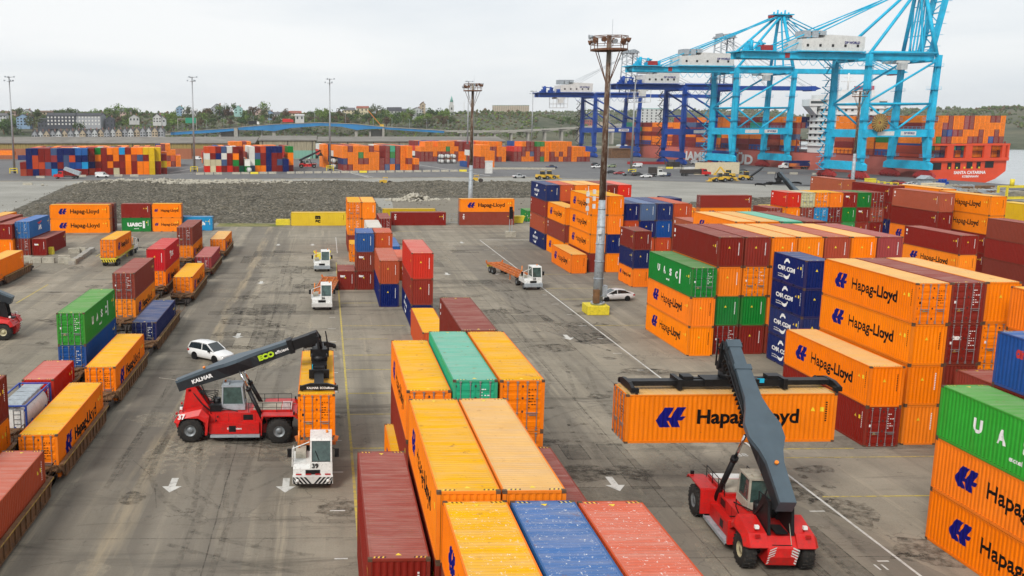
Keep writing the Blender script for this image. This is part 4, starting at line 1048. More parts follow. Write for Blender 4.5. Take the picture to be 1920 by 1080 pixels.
# ------------------------------------------------------------------ machines that lift the containers
M['boomside'] = plain('near_black_boom_side', (.020, .024, .028), .5, var=.25, scale=1.5, spec=.3, dirt=.1)
def reach_stacker(loc, rz, label, pivot, tip, black=False, number=None, beamlen=12.0, dz=2.4, cylrod=True, brand=False, rimk='hub', sprot=0):
    """local +x forward, front axle at x=0, rear axle x=-6.3; pivot/tip = (x,z) of the boom"""
    e = empty('reach_stacker', loc, rz, label, 'reach stacker', 'container lifting machines')
    RED, BLK, BM = M['red'], M['black'], M['slate']
    # body
    b = MB()
    b.prism([(-5.3, .55), (-.9, .55), (-.9, 1.55), (-.2, 1.75), (1.0, 1.75), (1.25, 1.55), (1.25, 1.95), (-1.2, 2.0), (-2.0, 2.02), (-5.6, 2.02)], 'y', -1.22, 1.22)
    for s in (-1, 1):
        y0, y1 = sorted((s * 1.225, s * 2.12))
        b.prism([(-1.25, 1.72), (-1.15, 2.08), (1.1, 2.08), (1.35, 1.85), (1.35, 1.78), (1.1, 2.0), (-1.1, 2.0), (-1.18, 1.70)], 'y', y0, y1)
        y0, y1 = sorted((s * 1.225, s * 2.12)); b.prism([(-1.30, .62), (-1.24, .62), (-1.18, 2.0), (-1.26, 2.02)], 'y', y0, y1)
        y0, y1 = sorted((s * 1.225, s * 1.62)); b.prism([(-5.0, .6), (-1.45, .6), (-1.45, 1.35), (-5.0, 1.35)], 'y', y0, y1)
    b.build('chassis_body', RED, e)
    # counterweight: wide sloping fenders over the steer wheels and a narrow tail block
    b = MB(); tw = 1.62
    b.prism([(-7.3, .5), (-7.5, 1.0), (-7.45, 1.45), (-7.0, 1.95), (-5.5, 2.15), (-5.3, .55)], 'y', -.74, .74)
    b.prism([(-7.1, 1.6), (-7.0, 1.95), (-5.5, 2.15), (-5.3, 1.5)], 'y', -1.0, 1.0)
    pl = [(-7.5, 1.50), (-7.1, 2.10), (-5.5, 2.45), (-5.0, 1.95), (-5.25, 1.55), (-5.75, 1.90), (-6.8, 1.90), (-7.2, 1.72), (-7.42, 1.42)]
    pr = [(-7.2, 1.45), (-6.9, 1.80), (-5.7, 2.05), (-5.0, 1.7), (-5.25, 1.5), (-5.75, 1.84), (-6.7, 1.84), (-7.0, 1.68), (-7.15, 1.40)]
    for s in (-1, 1):
        b.prism(pl, 'y', s * .72, s * 1.62); b.prism(pl, 'y', s * 1.62, s * 1.86, poly2=pr)
        y0, y1 = sorted((s * 1.0, s * 1.95)); b.prism([(-5.28, .62), (-5.12, .62), (-4.98, 1.9), (-5.18, 1.9)], 'y', y0, y1)
    cw = b.build('counterweight', RED, e)
    b = MB()
    for s in (-1, 1):
        for k in range(6):
            z = .56 + k * .17; x = -7.31 - (z - .5) * .40 - .012
            b._add([(x, s * .735, z), (x, s * .40, z + .16), (x - .035, s * .40, z + .25), (x - .035, s * .735, z + .09)], [(0, 1, 2, 3)])
    b.build('hazard_stripe', M['whitelet'], cw, fix=False)
    b = MB()
    for s in (-1, 1): b.box(-7.4, -7.28, s * 1.25 - .12, s * 1.25 + .12, 1.98, 2.12); b.tube((-6.9, s * 1.2, 2.1), (-6.9, s * 1.2, 2.45), .05, 8)
    b.build('tail_lamp', M['taillamp'], cw)
    for s in (-1, 1):
        b = MB(); b.box(-7.1, -6.92, s * 1.2 - .1, s * 1.2 + .1, 2.32, 2.48); b.build('work_lamp', M['lamp'], e)
    b = MB()
    for s in (-1, 1): y0, y1 = sorted((s * 1.3, s * 1.95)); b.box(-4.9, -1.4, y0, y1, .50, .56); b.box(-4.9, -1.4, *sorted((s * 1.93, s * 1.96)), .44, .62)
    b.build('side_step', M['greysteel'], e)
    # engine deck with grille
    b = MB(); b.box(-2.1, .9, -1.05, 1.05, 2.03, 2.16); b.box(-1.9, .1, -.95, .95, 2.165, 2.18, 1)
    for k in range(8): b.bar((.2 + k * .09, -.95, 2.2), (.2 + k * .09, .95, 2.2), .04, .06, 2)
    b.build('engine_deck', [RED, M['concblock'], M['whitelet']], e)
    # boom tower
    px, pz = pivot; b = MB()
    for s in (-1, 1): y0, y1 = sorted((s * .52, s * .66)); b.prism([(px + .1, pz - .35), (px + .75, pz - .2), (px + 1.9, 2.0), (px - .2, 2.0)], 'y', y0, y1)
    b.bar((px + .35, -.66, pz - .45), (px + .35, .66, pz - .45), .18); b.build('boom_tower', RED if brand else BLK, e)
    b = MB()
    for s in (-1, 1):
        b.path([(px + .5, s * .6, pz - .5), (px + 1.2, s * .75, 2.6), (px + 1.9, s * .8, 2.0)], .05)
        b.path([(px + .9, s * .4, pz), (px + 1.6, s * .5, 2.4), (-3.0, s * .9, 2.05)], .035)
    b.tube((-4.6, .2, 2.1), (-4.6, .2, 2.75), .28, 12); b.box(-5.0, -4.2, -.9, -.35, 2.03, 2.5); b.build('hydraulic_hose', BLK, e)
    # cab
    c = MB(); x0, x1 = -4.15, -2.55; cy = .15 if brand else -.15
    for x, y in ((x0, -.72), (x0, .72), (x1, -.72), (x1, .72)): c.bar((x, cy + y, 2.1), (x + (.05 if x == x0 else -.18), cy + y * .93, 3.75), .1)
    c.box(x0 - .02, x1 - .1, cy - .74, cy + .74, 3.75, 3.86); c.box(x0, x1 + .05, cy - .76, cy + .76, 2.06, 2.5); c.box(x0 + .1, x0 + .5, cy - .5, cy + .5, 3.862, 3.98)
    cb = c.build('cab', M['greysteel'] if brand else M['concblock'], e)
    c = MB(); c.prism([(x0 + .05, 2.5), (x1 - .02, 2.5), (x1 - .2, 3.74), (x0 + .08, 3.74)], 'y', cy - .70, cy + .70); c.build('cab_window', M['glassgreen'], cb)
    c = MB(); c.box(x0 + .3, x0 + .8, cy - .3, cy + .3, 2.52, 2.9); c.tube((x0 + .2, cy, 3.98), (x0 + .2, cy, 4.12), .08, 10); c.build('beacon', M['amber'], cb)
    # boom
    P0 = Vector((px, 0, pz)); P1 = Vector((tip[0], 0, tip[1])); D = P1 - P0; Lb = D.length; d = D.normalized(); n_ = Vector((-d.z, 0, d.x))
    if n_.z < 0: n_ = -n_
    st = [(-.06, .42, .42), (0.06, .43, .46), (.17, .46, .50), (.24, .62, .52), (.32, .96, .54), (.41, .98, .54), (.50, .66, .52), (.58, .48, .5), (.80, .42, .46)]
    c = MB(); vs = []
    for s_, hw, hh in st:
        c0 = P0 + D * s_
        # widest at the upper edge, narrower below: a bulging roof plate
        for yy, zz in ((-min(hw, .5), -hh), (min(hw, .5), -hh), (hw, hh * .55), (hw * .96, hh), (-hw * .96, hh), (-hw, hh * .55)): vs.append(c0 + Vector((0, yy, 0)) + n_ * zz)
    fs = []
    dk = []
    for k in range(len(st) - 1):
        for j in range(6): a = k * 6 + j; a2 = k * 6 + (j + 1) % 6; (dk if j in (0, 1, 5) else fs).append((a, a2, a2 + 6, a + 6))
    fs += [tuple(range(5, -1, -1)), tuple(range((len(st) - 1) * 6, len(st) * 6))]
    c._add(vs, fs); c._add(vs, dk, 1); bo = c.build('boom', [BM, M['boomside']], e, fix=False)
    c = MB(); c.bar(P0 + D * .8, P1, .66, .72, up=n_); c.bar(P0 + D * .78, P0 + D * .815, .95, 1.02, up=n_); c.tube(P1 + Vector((0, -.5, 0)) - d * .12, P1 + Vector((0, .5, 0)) - d * .12, .2, 12); c.bar(P1 - d * .5, P1 + d * .05, .8, .8, up=n_)
    c.build('inner_boom', BM if not black else M['black'], bo)
    c = MB(); s_ = .52
    c.path([P0 + D * .45 + Vector((0, s_, 0)) + n_ * -.1, P0 + D * .7 + Vector((0, s_ + .02, 0)) + n_ * .25, P0 + D * 1.0 + Vector((0, s_ + .02, 0)) + n_ * .3, P1 + d * .15 + Vector((0, s_, 0)) - n_ * .3], .07)
    for k in range(14): q_ = P0 + D * (.5 + k * .03) + Vector((0, s_ + .1, 0)) - n_ * .15; c.bar(q_ - n_ * .12, q_ + n_ * .12, .2, .07)
    c.tube(P0 + D * .44 + Vector((0, s_ + .12, 0)), P0 + D * .92 + Vector((0, s_ + .05, 0)), .06, 8); c.build('cable_chain', BLK, bo)
    c = MB(); q_ = P0 + D * .16 + n_ * .5; c.tube(q_, q_ + n_ * .16, .1, 10); c.build('beacon', M['amber'], bo)
    if brand:
        for s in (-1,):
            T = frame3(P0 + D * .13 + Vector((0, -.665, 0)) + n_ * -.04, (d.x, 0, d.z), (-d.z, 0, d.x)); T.translation.y = -.555; place_text('KALMAR', .38, M['whitelet'], T, bo, 'maker_lettering', .05, 1.05)
            T = frame3(P0 + D * .615, (d.x, 0, d.z), (-d.z, 0, d.x)); T.translation.y = -.64; place_text('ECO', .5, plain('lime_letter_paint', (.45, .65, .02), .5, dirt=0), T, bo, 'slogan_lettering', .07, 1.15)
            T = frame3(P0 + D * .73 - n_ * .03, (d.x, 0, d.z), (-d.z, 0, d.x)); T.translation.y = -.52; place_text('efficient', .32, M['whitelet'], T, bo, 'slogan_lettering', .02, 1.0)
    # lift cylinders
    for s in (-1, 1):
        a = Vector((-1.05, s * 1.27, 1.25)); b2 = P0 + D * .40 + Vector((0, s * .66, 0)) - n_ * .42; m = a + (b2 - a) * .66
        c = MB(); c.tube(a, m, .155, 14); c.tube(m - (b2 - a) * .03, m + (b2 - a) * .02, .20, 14); cy_ = c.build('lift_cylinder', BLK, e)
        c = MB(); c.tube(m, b2, .085, 12); c.build('piston_rod', M['chrome'], cy_)
    # head and spreader
    hz = tip[1] - dz; hx = tip[0] + .12
    c = MB()
    for s in (-1, 1): c.bar((tip[0], s * .36, tip[1] + .1), (hx, s * .42, hz + 1.15), .16, .5)
    c.box(hx - .5, hx + .5, -.55, .55, hz + .95, hz + 1.45); c.tube((hx, 0, hz + .5), (hx, 0, hz + .96), .6, 20); c.bar((hx, -.62, tip[1] - .2), (hx + .15, -.3, hz + 1.5), .16); c.bar((hx, .62, tip[1] - .2), (hx + .15, .3, hz + 1.5), .16)
    c.tube((hx + .45, .55, tip[1] + .25), (hx + .7, .5, hz + 1.1), .05, 6); c.tube((hx + .5, -.5, tip[1] + .25), (hx + .65, -.5, hz + 1.1), .05, 6); c.tube((hx - .4, .5, tip[1]), (hx - .5, .55, hz + 1), .05, 6)
    hd = c.build('rotator_head', BLK, e)
    c = MB(); HB = beamlen / 2
    c.box(hx - .55, hx + .55, -1.6, 1.6, hz + .18, hz + .58); c.box(hx - .42, hx - .12, -3.1, 3.1, hz + .12, hz + .5); c.box(hx + .12, hx + .42, -3.1, 3.1, hz + .12, hz + .5)
    for s in (-1, 1): c.box(hx - .7, hx + .7, *sorted((s * 2.95, s * 3.2)), hz + .02, hz + .62); c.box(hx - .35, hx + .35, *sorted((s * 2.2, s * 2.8)), hz + .5, hz + .72)
    sp = c.build('spreader_frame', BLK, e)
    for s in (-1, 1):
        c = MB(); c.box(hx - .32, hx + .32, *sorted((s * 3.2, s * (HB - .12))), hz + .16, hz + .45)
        c.prism([(hx - 1.2, hz + .04), (hx + 1.2, hz + .04), (hx + 1.2, hz + .30), (hx + .55, hz + .48), (hx - .55, hz + .48), (hx - 1.2, hz + .30)], 'y', *sorted((s * (HB - .13), s * (HB + .09))))
        for q in (-1, 1): c.box(*sorted((hx + q * 1.02, hx + q * 1.235)), *sorted((s * (HB - .35), s * (HB + .12))), hz + .015, hz + .26); c.bar((hx + q * 1.25, s * (HB - .2), hz + .3), (hx + q * 1.28, s * (HB - .2), hz - .22), .04, .14)
        c.build('telescopic_beam', BLK, sp)
        if brand:
            T = frame3((hx - .35, -(HB + .095), hz + .19), (1, 0, 0), (0, 0, 1))
            if s == -1:
                place_text('KALMAR', .2, M['whitelet'], frame3((hx - .4, -(HB + .1), hz + .19), (1, 0, 0), (0, 0, 1)), sp, 'maker_lettering', .03); place_text('ECOefficient', .2, M['whitelet'], frame3((hx + .6, -(HB + .1), hz + .19), (1, 0, 0), (0, 0, 1)), sp, 'slogan_lettering', .03)
    c = MB(); c.box(hx - .5, hx - .45, -1.9, -1.5, hz + .35, hz + .6); c.build('control_box', M['lightblue'], sp)
    if sprot:
        for o_ in (hd, sp): o_.rotation_euler = (0, 0, sprot); o_.location = (hx - hx * math.cos(sprot), -hx * math.sin(sprot), 0)
    # handrails, steps, grease hoses and panel seams
    c = MB()
    for s in (-1, 1):
        ys = s * 1.15
        for x in (-2.2, -1.2, -.2, .8): c.bar((x, ys, 2.03), (x, ys, 2.75), .035)
        c.bar((-2.2, ys, 2.73), (.8, ys, 2.73), .035); c.bar((-2.2, ys, 2.4), (.8, ys, 2.4), .025)
        for k in range(4): c.box(-4.8 + k * .12, -4.72 + k * .12, *sorted((s * 1.24, s * 1.6)), .9 + k * .3, .94 + k * .3)
        c.path([(-4.9, s * 1.25, 2.0), (-4.9, s * 1.5, 2.6), (-4.9, s * 1.5, 3.0)], .03)
    c.build('handrail', BLK, e)
    c = MB()
    for s in (-1, 1):
        for k in range(4): c.box(-4.6 + k * .95, -4.58 + k * .95, *sorted((s * 1.222, s * 1.228)), 1.4, 2.0)
        c.box(-3.6, -3.1, *sorted((s * 1.625, s * 1.632)), .75, 1.2); c.box(-2.6, -1.9, *sorted((s * 1.222, s * 1.23)), 1.5, 1.9)
    for k in range(5): c.path([(-5.2 + k * .1, -.3 + k * .15, 2.1), (-4.9 + k * .1, -.3 + k * .12, 2.9 + .1 * k), (-5.9, -.2 + k * .1, 3.3)], .03)
    c.box(-7.2, -6.2, -.3, .3, 2.12, 2.2); c.box(-7.35, -7.2, -.5, .5, 1.35, 1.6)
    c.build('panel_trim', BLK, e)
    # wheels
    for s in (-1, 1):
        wheel(e, 0, s * 1.86, .9, .9, .52, rimk); wheel(e, 0, s * 1.30, .9, .9, .5, rimk); wheel(e, -6.35, s * 1.45, .88, .90, .6, rimk if brand else 'hubyellow')
    c = MB(); c.tube((0, -1.2, .9), (0, 1.2, .9), .28, 10); c.tube((-6.35, -1.2, .88), (-6.35, 1.2, .88), .2, 10); c.build('axle', BLK, e)
    c = MB(); c.lathe([(.001, .0), (.17, .0), (.17, .55), (.1, .65), (.001, .65)], 12, (-4.6, -1.75, .56), 'z') if not brand else c.lathe([(.001, .0), (.1, .0), (.1, .4), (.001, .45)], 10, (-4.4, 1.5, .56), 'z')
    c.build('fire_extinguisher', RED, e)
    c = MB(); c.path([(-6.4, -.6, 2.9), (-6.9, -.5, 2.3), (-7.55, -.45, 1.2)] if not brand else [(px - .2, -.3, pz + .1), (px - .9, -.5, pz + .35), (px - 1.8, -.8, pz + .55)], .018); c.build('antenna_whip', M['concblock'], e)
    for s in (-1, 1):
        c = MB(); c.box(1.0, 1.12, s * 1.9 - .1, s * 1.9 + .1, 2.1, 2.3); c.build('headlight', M['black'], e)
    if number:
        T = frame3((-6.9, -2.012, 1.98), (1, 0, 0), (0, 0, 1)); T = frame3((-6.9, -1.90, 1.97), (1, 0, 0), (0, .3, 1)); place_text(number, .5, M['whitelet'], T, e, 'fleet_number', .04)
        place_text('ECOefficient', .2, M['whitelet'], frame3((-3.2, -1.628, 1.0), (1, 0, 0), (0, 0, 1)), e, 'slogan_lettering', .03)
    return e
reach_stacker((23.42, 51.25, 0), math.pi / 2 - .07, 'red machine seen from behind, slate boom raised, holding an orange container', (-6.9, 4.0), (1.45, 9.85), dz=2.55, sprot=.07)
reach_stacker((-3.35, 66.4, 0), 0, 'red machine in side view numbered 37, loading the trailer', (-6.8, 4.0), (2.75, 7.35), True, '37', dz=2.3, brand=True)
reach_stacker((101.5, 205.5, 0), math.pi / 2 + .45, 'far machine with raised boom above the dark red container on the gravel side', (-6.8, 3.8), (2.0, 11.4), dz=2.5)
reach_stacker((-40.2, 98.7, 0), math.pi + .04, 'red machine cut off by the left frame edge, only its tail showing', (-6.5, 4.2), (2.4, 7.8), True, dz=2.3)
reach_stacker((-5.5, 474, 0), 0, 'tiny far red machine working in the far yard before the teal shed', (-6.8, 4.0), (3.2, 8.6), True, dz=2.5)

# ------------------------------------------------------------------ yard tractors and trailers
def tractor(loc, rz, label, number=None, chevron=False, dark=False):
    e = empty('yard_tractor', loc, rz, label, 'yard tractor', 'white yard tractors')   # +x forward, cab on the left (+y)
    WH = M['white']
    b = MB(); b.box(-3.4, 1.0, -.45, .45, .55, .95); b.box(-3.6, -2.2, -1.15, 1.15, .95, 1.08); b.tube((-2.6, 0, 1.08), (-2.6, 0, 1.22), .5, 16); b.build('tractor_frame', M['black'], e)
    b = MB()
    b.prism([(-1.2, .95), (1.62, .95), (1.58, 1.35), (1.15, 1.52), (-1.2, 1.52)], 'y', -1.22, -.18)
    b.prism([(-1.2, .95), (1.62, .95), (1.55, 1.75), (1.4, 1.8), (-.5, 1.8), (-1.2, 1.52)], 'y', -.18, 1.22)
    b.box(-1.3, .2, -1.1, -.45, 1.53, 1.85, 1); b.build('hood', [WH, M['concblock']], e)
    b = MB(); y0, y1 = -.16, 1.2
    for x, y in ((-.45, y0 + .05), (-.45, y1 - .05)): b.bar((x, y, 1.8), (x + .02, y, 3.1), .1)
    for y in (y0 + .05, y1 - .05): b.bar((1.5, y, 1.78), (1.22, y, 3.08), .1)
    b.prism([(-.55, 3.06), (1.3, 3.06), (1.22, 3.2), (-.5, 3.2)], 'y', y0, y1); b.box(-.5, -.42, y0, y1, 1.8, 2.2)
    c = b.build('cab', WH, e)
    b = MB(); b.prism([(-.4, 1.81), (1.46, 1.81), (1.2, 3.05), (-.4, 3.05)], 'y', y0 + .07, y1 - .07); b.build('cab_window', M['glassgreen'], c)
    b = MB(); b.box(1.47, 1.50, y0 + .1, y1 - .1, 1.72, 1.80); b.bar((1.47, .4, 1.85), (1.36, .15, 2.45), .035); b.build('wiper', M['black'], c)
    b = MB(); b.path([(1.0, -.2, 2.9), (1.25, -1.25, 2.55), (1.3, -1.28, 1.4)], .035); b.path([(.3, -1.2, 1.5), (.3, -1.2, 2.4), (1.25, -1.25, 2.55)], .03); b.build('guard_rail', WH, e)
    for s, y in ((1, 1.5), (-1, -1.45)):
        b = MB(); b.box(1.05, 1.16, y - .13, y + .13, 1.95, 2.5); b.bar((1.1, y, 2.4), (1.15, y - s * .35, 2.6), .035); b.build('mirror', M['black'], e)
    b = MB(); b.prism([(1.55, .42), (1.86, .48), (1.90, .95), (1.55, .96)], 'y', -1.25, 1.25); bp = b.build('bumper', M['whitedull'] if not dark else M['greysteel'], e)
    if chevron:
        b = MB()
        for s in (-1, 1):
            for k in range(5):
                y = .06 + k * .25; pts_ = [(min(1.24, y), .49), (min(1.24, y + .14), .49), (min(1.24, y + .50), .93), (min(1.24, y + .36), .93)]
                b._add([(1.888 + (z - .48) * .085 - .02, s * yy, z) for yy, z in pts_], [(0, 1, 2, 3)])
        b.build('chevron_stripe', M['black'], bp)
        b = MB()
        for k in range(4): b.box(1.64, 1.655, -1.05 + k * .6, -.7 + k * .6, .98, 1.06)
        b.build('reflector_strip', M['taillamp'], bp)
    for y in (-.95, .95):
        b = MB(); b.lathe([(.001, 0), (.11, 0), (.11, -.04), (.001, -.05)], 12, (1.93 if chevron else 1.64, y, .70 if chevron else 1.12), 'x'); b.build('headlight', M['lamp'], e)
    b = MB(); b.box(1.625, 1.64, -.45, .45, 1.0, 1.3); b.build('grille', M['black'], e)
    b = MB(); b.tube((.1, .9, 3.2), (.1, .9, 3.36), .08, 10); b.tube((-.9, -.9, 1.8), (-.9, -.9, 3.0), .07, 8); b.build('beacon', M['amber'], c)
    # driver
    d = MB(); d.lathe([(.001, 2.1), (.2, 2.1), (.24, 2.35), (.2, 2.62), (.09, 2.72), (.07, 2.78), (.001, 2.8)], 12, (.25, .52, 0), 'z'); d.build('seat', M['black'], c)
    for s in (-1, 1): wheel(e, .75, s * 1.0, .5, .5, .3); wheel(e, -2.5, s * .95, .5, .5, .55)
    if number: place_text(number, .42, M['blacklet'], frame3((1.615, .15, 1.55), (0, 1, 0), (0, 0, 1)), e, 'fleet_number', .03)
    return e
def trailer(loc, rz, label, mat='orangechassis', L_=12.4, group='container trailers'):
    e = empty('container_trailer', loc, rz, label, 'trailer', group)   # +x forward, kingpin at 0, body runs to -L
    b = MB()
    for s in (-1, 1): b.box(-L_ + .2, .4, *sorted((s * .38, s * .52)), 1.05, 1.40); b.box(-L_, .5, *sorted((s * 1.12, s * 1.22)), 1.22, 1.42)
    for k in range(11): x = -L_ + .1 + k * (L_ + .2) / 10; b.box(x - .07, x + .07, -1.21, 1.21, 1.245, 1.395)
    for x in (-L_, .45): b.box(x - .12, x + .12, -1.24, 1.24, 1.2, 1.44)
    b.bar((-3, -.9, .3), (-3, -.9, 1.2), .14); b.bar((-3, .9, .3), (-3, .9, 1.2), .14)
    for s in (-1, 1):
        for x in (-L_ + .1, .35): b.bar((x, s * 1.22, 1.4), (x, s * 1.32, 1.75), .08, .25)
    b.build('trailer_frame', M[mat], e)
    for dx in (L_ - 1.2, L_ - 2.5):
        for s in (-1, 1): wheel(e, -dx, s * .95, .5, .5, .5)
    b = MB(); b.box(-L_ - .14, -L_ - .121, -1.1, 1.1, .75, 1.18)
    bm = b.build('rear_bumper', M['yellow'], e); b = MB()
    for k in range(6): b._add([(-L_ - .145, -1.1 + k * .38, .76), (-L_ - .145, -.92 + k * .38, .76), (-L_ - .145, -.74 + k * .38, 1.17), (-L_ - .145, -.92 + k * .38, 1.17)], [(0, 1, 2, 3)])
    b.build('hazard_stripe', M['black'], bm)
    return e
D = -math.pi / 2
tractor((-.85, 57.35, 0), D, 'white tractor numbered 39 with black chevron bumper in front of the orange load', '39', True)
trailer((-.63, 59.4, .62), D, 'trailer under the container beside the side view machine')
tractor((-.45, 113.9, 0), D, 'white tractor numbered 26 pulling the empty orange trailer in the left lane', '26')
trailer((-.45, 116.6, 0), D - .10, 'empty orange trailer behind tractor 26 in the left lane')
tractor((-.55, 143.9, 0), D, 'farthest white tractor in the left lane, before the rubble', None, dark=True)
trailer((-.55, 146.6, 0), D, 'short empty yellow trailer in the left lane', 'yellow', 7)
tractor((28.1, 127.2, 0), D + .08, 'white tractor numbered 33 crossing the white line left of the mast', '33', dark=True)
trailer((27.8, 129.9, 0), D + .16, 'empty orange trailer behind tractor 33 on the white line')
tractor((-34.2, 163.5, 0), math.pi / 2, 'white tractor with yellow deck pulling an orange container away at left', None, dark=True)
trailer((-34.2, 160.6, 0), math.pi / 2, 'yellow trailer carrying the orange container away at left', 'yellow')
container(-34.2, 154.1, 1.46, 12.19, 2.896, 'o', 'H', True, 0, 'orange container on the yellow wheeled trailer at left', cen=True)

# ------------------------------------------------------------------ cars
def loft(b, secs, mi=0, sm=True, caps=True):
    n = len(secs[0]); vs = [p for s in secs for p in s]
    b._add(vs, [(k * n + j, k * n + (j + 1) % n, (k + 1) * n + (j + 1) % n, (k + 1) * n + j) for k in range(len(secs) - 1) for j in range(n)], mi, sm)
    if caps: b._add(secs[0], [tuple(range(n - 1, -1, -1))], mi); b._add(secs[-1], [tuple(range(n))], mi)
CT = {
 'suv': dict(L=4.66, w=.90, body=[(-2.33, .42, .95), (-2.2, .30, 1.12), (-1.2, .24, 1.10), (.9, .24, 1.06), (1.25, .24, 1.03), (2.05, .26, .90), (2.33, .40, .72)], roof=[(-2.22, 1.10, 1.14), (-1.95, 1.10, 1.62), (-1.0, 1.10, 1.70), (.25, 1.08, 1.66), (1.15, 1.05, 1.07)], ax=(-1.33, 1.34), r=.36),
 'sedan': dict(L=4.8, w=.90, body=[(-2.4, .42, .88), (-2.28, .30, 1.02), (-1.6, .22, 1.02), (.9, .22, .98), (1.35, .22, .94), (2.1, .25, .80), (2.4, .38, .62)], roof=[(-1.95, 1.0, 1.03), (-1.2, 1.0, 1.36), (-.4, 1.0, 1.46), (.3, .98, 1.42), (1.3, .94, .97)], ax=(-1.38, 1.42), r=.33),
 'pickup': dict(L=5.6, w=.98, body=[(-2.8, .55, .85), (-2.75, .45, 1.12), (-1.0, .40, 1.12), (.9, .38, 1.12), (1.3, .38, 1.12), (2.6, .4, 1.02), (2.8, .5, .8)], roof=[(-.95, 1.12, 1.14), (-.8, 1.12, 1.78), (-.1, 1.12, 1.86), (.55, 1.12, 1.82), (1.25, 1.1, 1.13)], ax=(-1.75, 1.8), r=.42),
 'van': dict(L=5.6, w=1.0, body=[(-2.8, .5, 1.2), (-2.78, .4, 1.3), (-1.0, .36, 1.3), (1.2, .36, 1.3), (1.7, .36, 1.25), (2.6, .4, 1.05), (2.8, .5, .8)], roof=[(-2.78, 1.3, 1.32), (-2.74, 1.3, 2.2), (-1.0, 1.3, 2.3), (1.0, 1.3, 2.25), (2.0, 1.2, 1.22)], ax=(-1.7, 1.75), r=.38)}
_carm = {}
def car(x, y, rz, kind, paint, label, z=0, group='cars and vans parked on the far side'):
    c = CT[kind]; e = empty('parked_car', (x, y, z), rz, label, 'car', group); w_ = c['w']
    if kind not in _carm:
        b = MB(); secs = []
        for xx, zb, zt in c['body']:
            k = 1 - .13 * (abs(xx) / (c['L'] / 2)) ** 6
            secs.append([(xx, -w_ * .86 * k, zb), (xx, -w_ * k, zb + .12), (xx, -w_ * k, (zb + zt) / 2), (xx, -w_ * .93 * k, zt - .06), (xx, -w_ * .82 * k, zt), (xx, w_ * .82 * k, zt), (xx, w_ * .93 * k, zt - .06), (xx, w_ * k, (zb + zt) / 2), (xx, w_ * k, zb + .12), (xx, w_ * .86 * k, zb)])
        loft(b, secs); body = b
        g = MB(); secs = []; rf = MB(); rsec = []
        for i, (xx, zb, zt) in enumerate(c['roof']):
            ww = w_ * (.90 if zt - zb < .2 else .76)
            secs.append([(xx, -w_ * .90, zb - .02), (xx, -ww, zt), (xx, ww, zt), (xx, w_ * .90, zb - .02)])
            if zt - zb > .2: rsec.append([(xx, -ww - .03, zt - .05), (xx, -ww * .9, zt + .035), (xx, ww * .9, zt + .035), (xx, ww + .03, zt - .05)])
        loft(g, secs, sm=False); loft(rf, rsec)
        # pillars
        pr = c['roof']
        for s in (-1, 1):
            for (a, zb, zt), (a2, zb2, zt2) in ((pr[0], pr[1]), (pr[-1], pr[-2])): rf.bar((a, s * w_ * .90, zb), (a2, s * w_ * .78, zt2 - .02), .09)
            xm = (pr[2][0] + pr[3][0]) / 2; rf.bar((xm, s * w_ * .915, pr[2][1] - .05), (xm, s * w_ * .785, pr[2][2] - .02), .09, .05)
            if kind == 'van': rf.box(pr[1][0] - .02, .7, *sorted((s * w_ * .76, s * w_ * .93)), 1.28, 2.18)
        dk = MB()
        for ax in c['ax']:
            for s in (-1, 1): dk.lathe([(.001, s * w_ * 1.003), (c['r'] * 1.16, s * w_ * 1.003)], 20, (ax, 0, c['r']), sm=False)
        dk.box(c['L'] / 2 - .12, c['L'] / 2 + .004, -.55, .55, .42, .55)
        lm = MB(); tl = MB()
        for s in (-1, 1): lm.box(c['L'] / 2 - .32, c['L'] / 2 - .08, *sorted((s * w_ * .62, s * w_ * .9)), c['body'][-1][2] - .05, c['body'][-1][2] + .08); tl.box(-c['L'] / 2 - .01, -c['L'] / 2 + .25, *sorted((s * w_ * .62, s * w_ * .92)), c['body'][0][2] - .2, c['body'][0][2] - .02)
        mi = MB()
        for s in (-1, 1): mi.box(.62, .78, *sorted((s * w_ * .98, s * (w_ + .17))), 1.0 if kind != 'van' else 1.35, 1.14 if kind != 'van' else 1.6)
        wh = MB(); rr = c['r']; wh.lathe([(rr * .6, -.1), (rr * .95, -.11), (rr, -.07), (rr, .07), (rr * .95, .11), (rr * .6, .1)], 20); rm = MB()
        for s in (-1, 1): rm.lathe([(.001, s * .09), (rr * .62, s * .105), (rr * .66, s * .09)], 20)
        for s in (-1, 1):
            for k in range(5): a = k * 1.2566; rm.bar((0, s * .108, 0), (rr * .6 * math.cos(a), s * .108, rr * .6 * math.sin(a)), .01, .06)
        _carm[kind] = [x_.mesh(n_, M[m_]) for x_, n_, m_ in ((body, 'car_body', 'white'), (g, 'car_window', 'glass'), (rf, 'car_roof', 'white'), (dk, 'wheel_arch', 'black'), (lm, 'headlight', 'lamp'), (tl, 'tail_light', 'taillamp'), (mi, 'mirror', 'black'), (wh, 'wheel', 'rubber'), (rm, 'rim', 'hub'))]
    me = _carm[kind]; pm = M.get('car_' + paint) or M.setdefault('car_' + paint, plain('car_paint_' + paint, dict(white=(.72, .72, .71), black=(.012, .012, .015), grey=(.12, .125, .13), silver=(.42, .43, .44), red=(.30, .012, .015), navy=(.015, .03, .09), beige=(.45, .42, .33), green=(.25, .30, .16))[paint], .25, 0, .06, 2, spec=.6, dirt=.05))
    for m_, n_ in zip(me[:7], ('body', 'window', 'roof', 'wheel_arch', 'headlight', 'tail_light', 'mirror')):
        o = link(n_, m_, e)
        if n_ in ('body', 'roof'): o.material_slots[0].link = 'OBJECT'; o.material_slots[0].material = pm
    for ax in c['ax']:
        for s in (-1, 1): o = link('wheel', me[7], e, loc=(ax, s * (w_ - .12), c['r'])); link('rim', me[8], o)
    return e
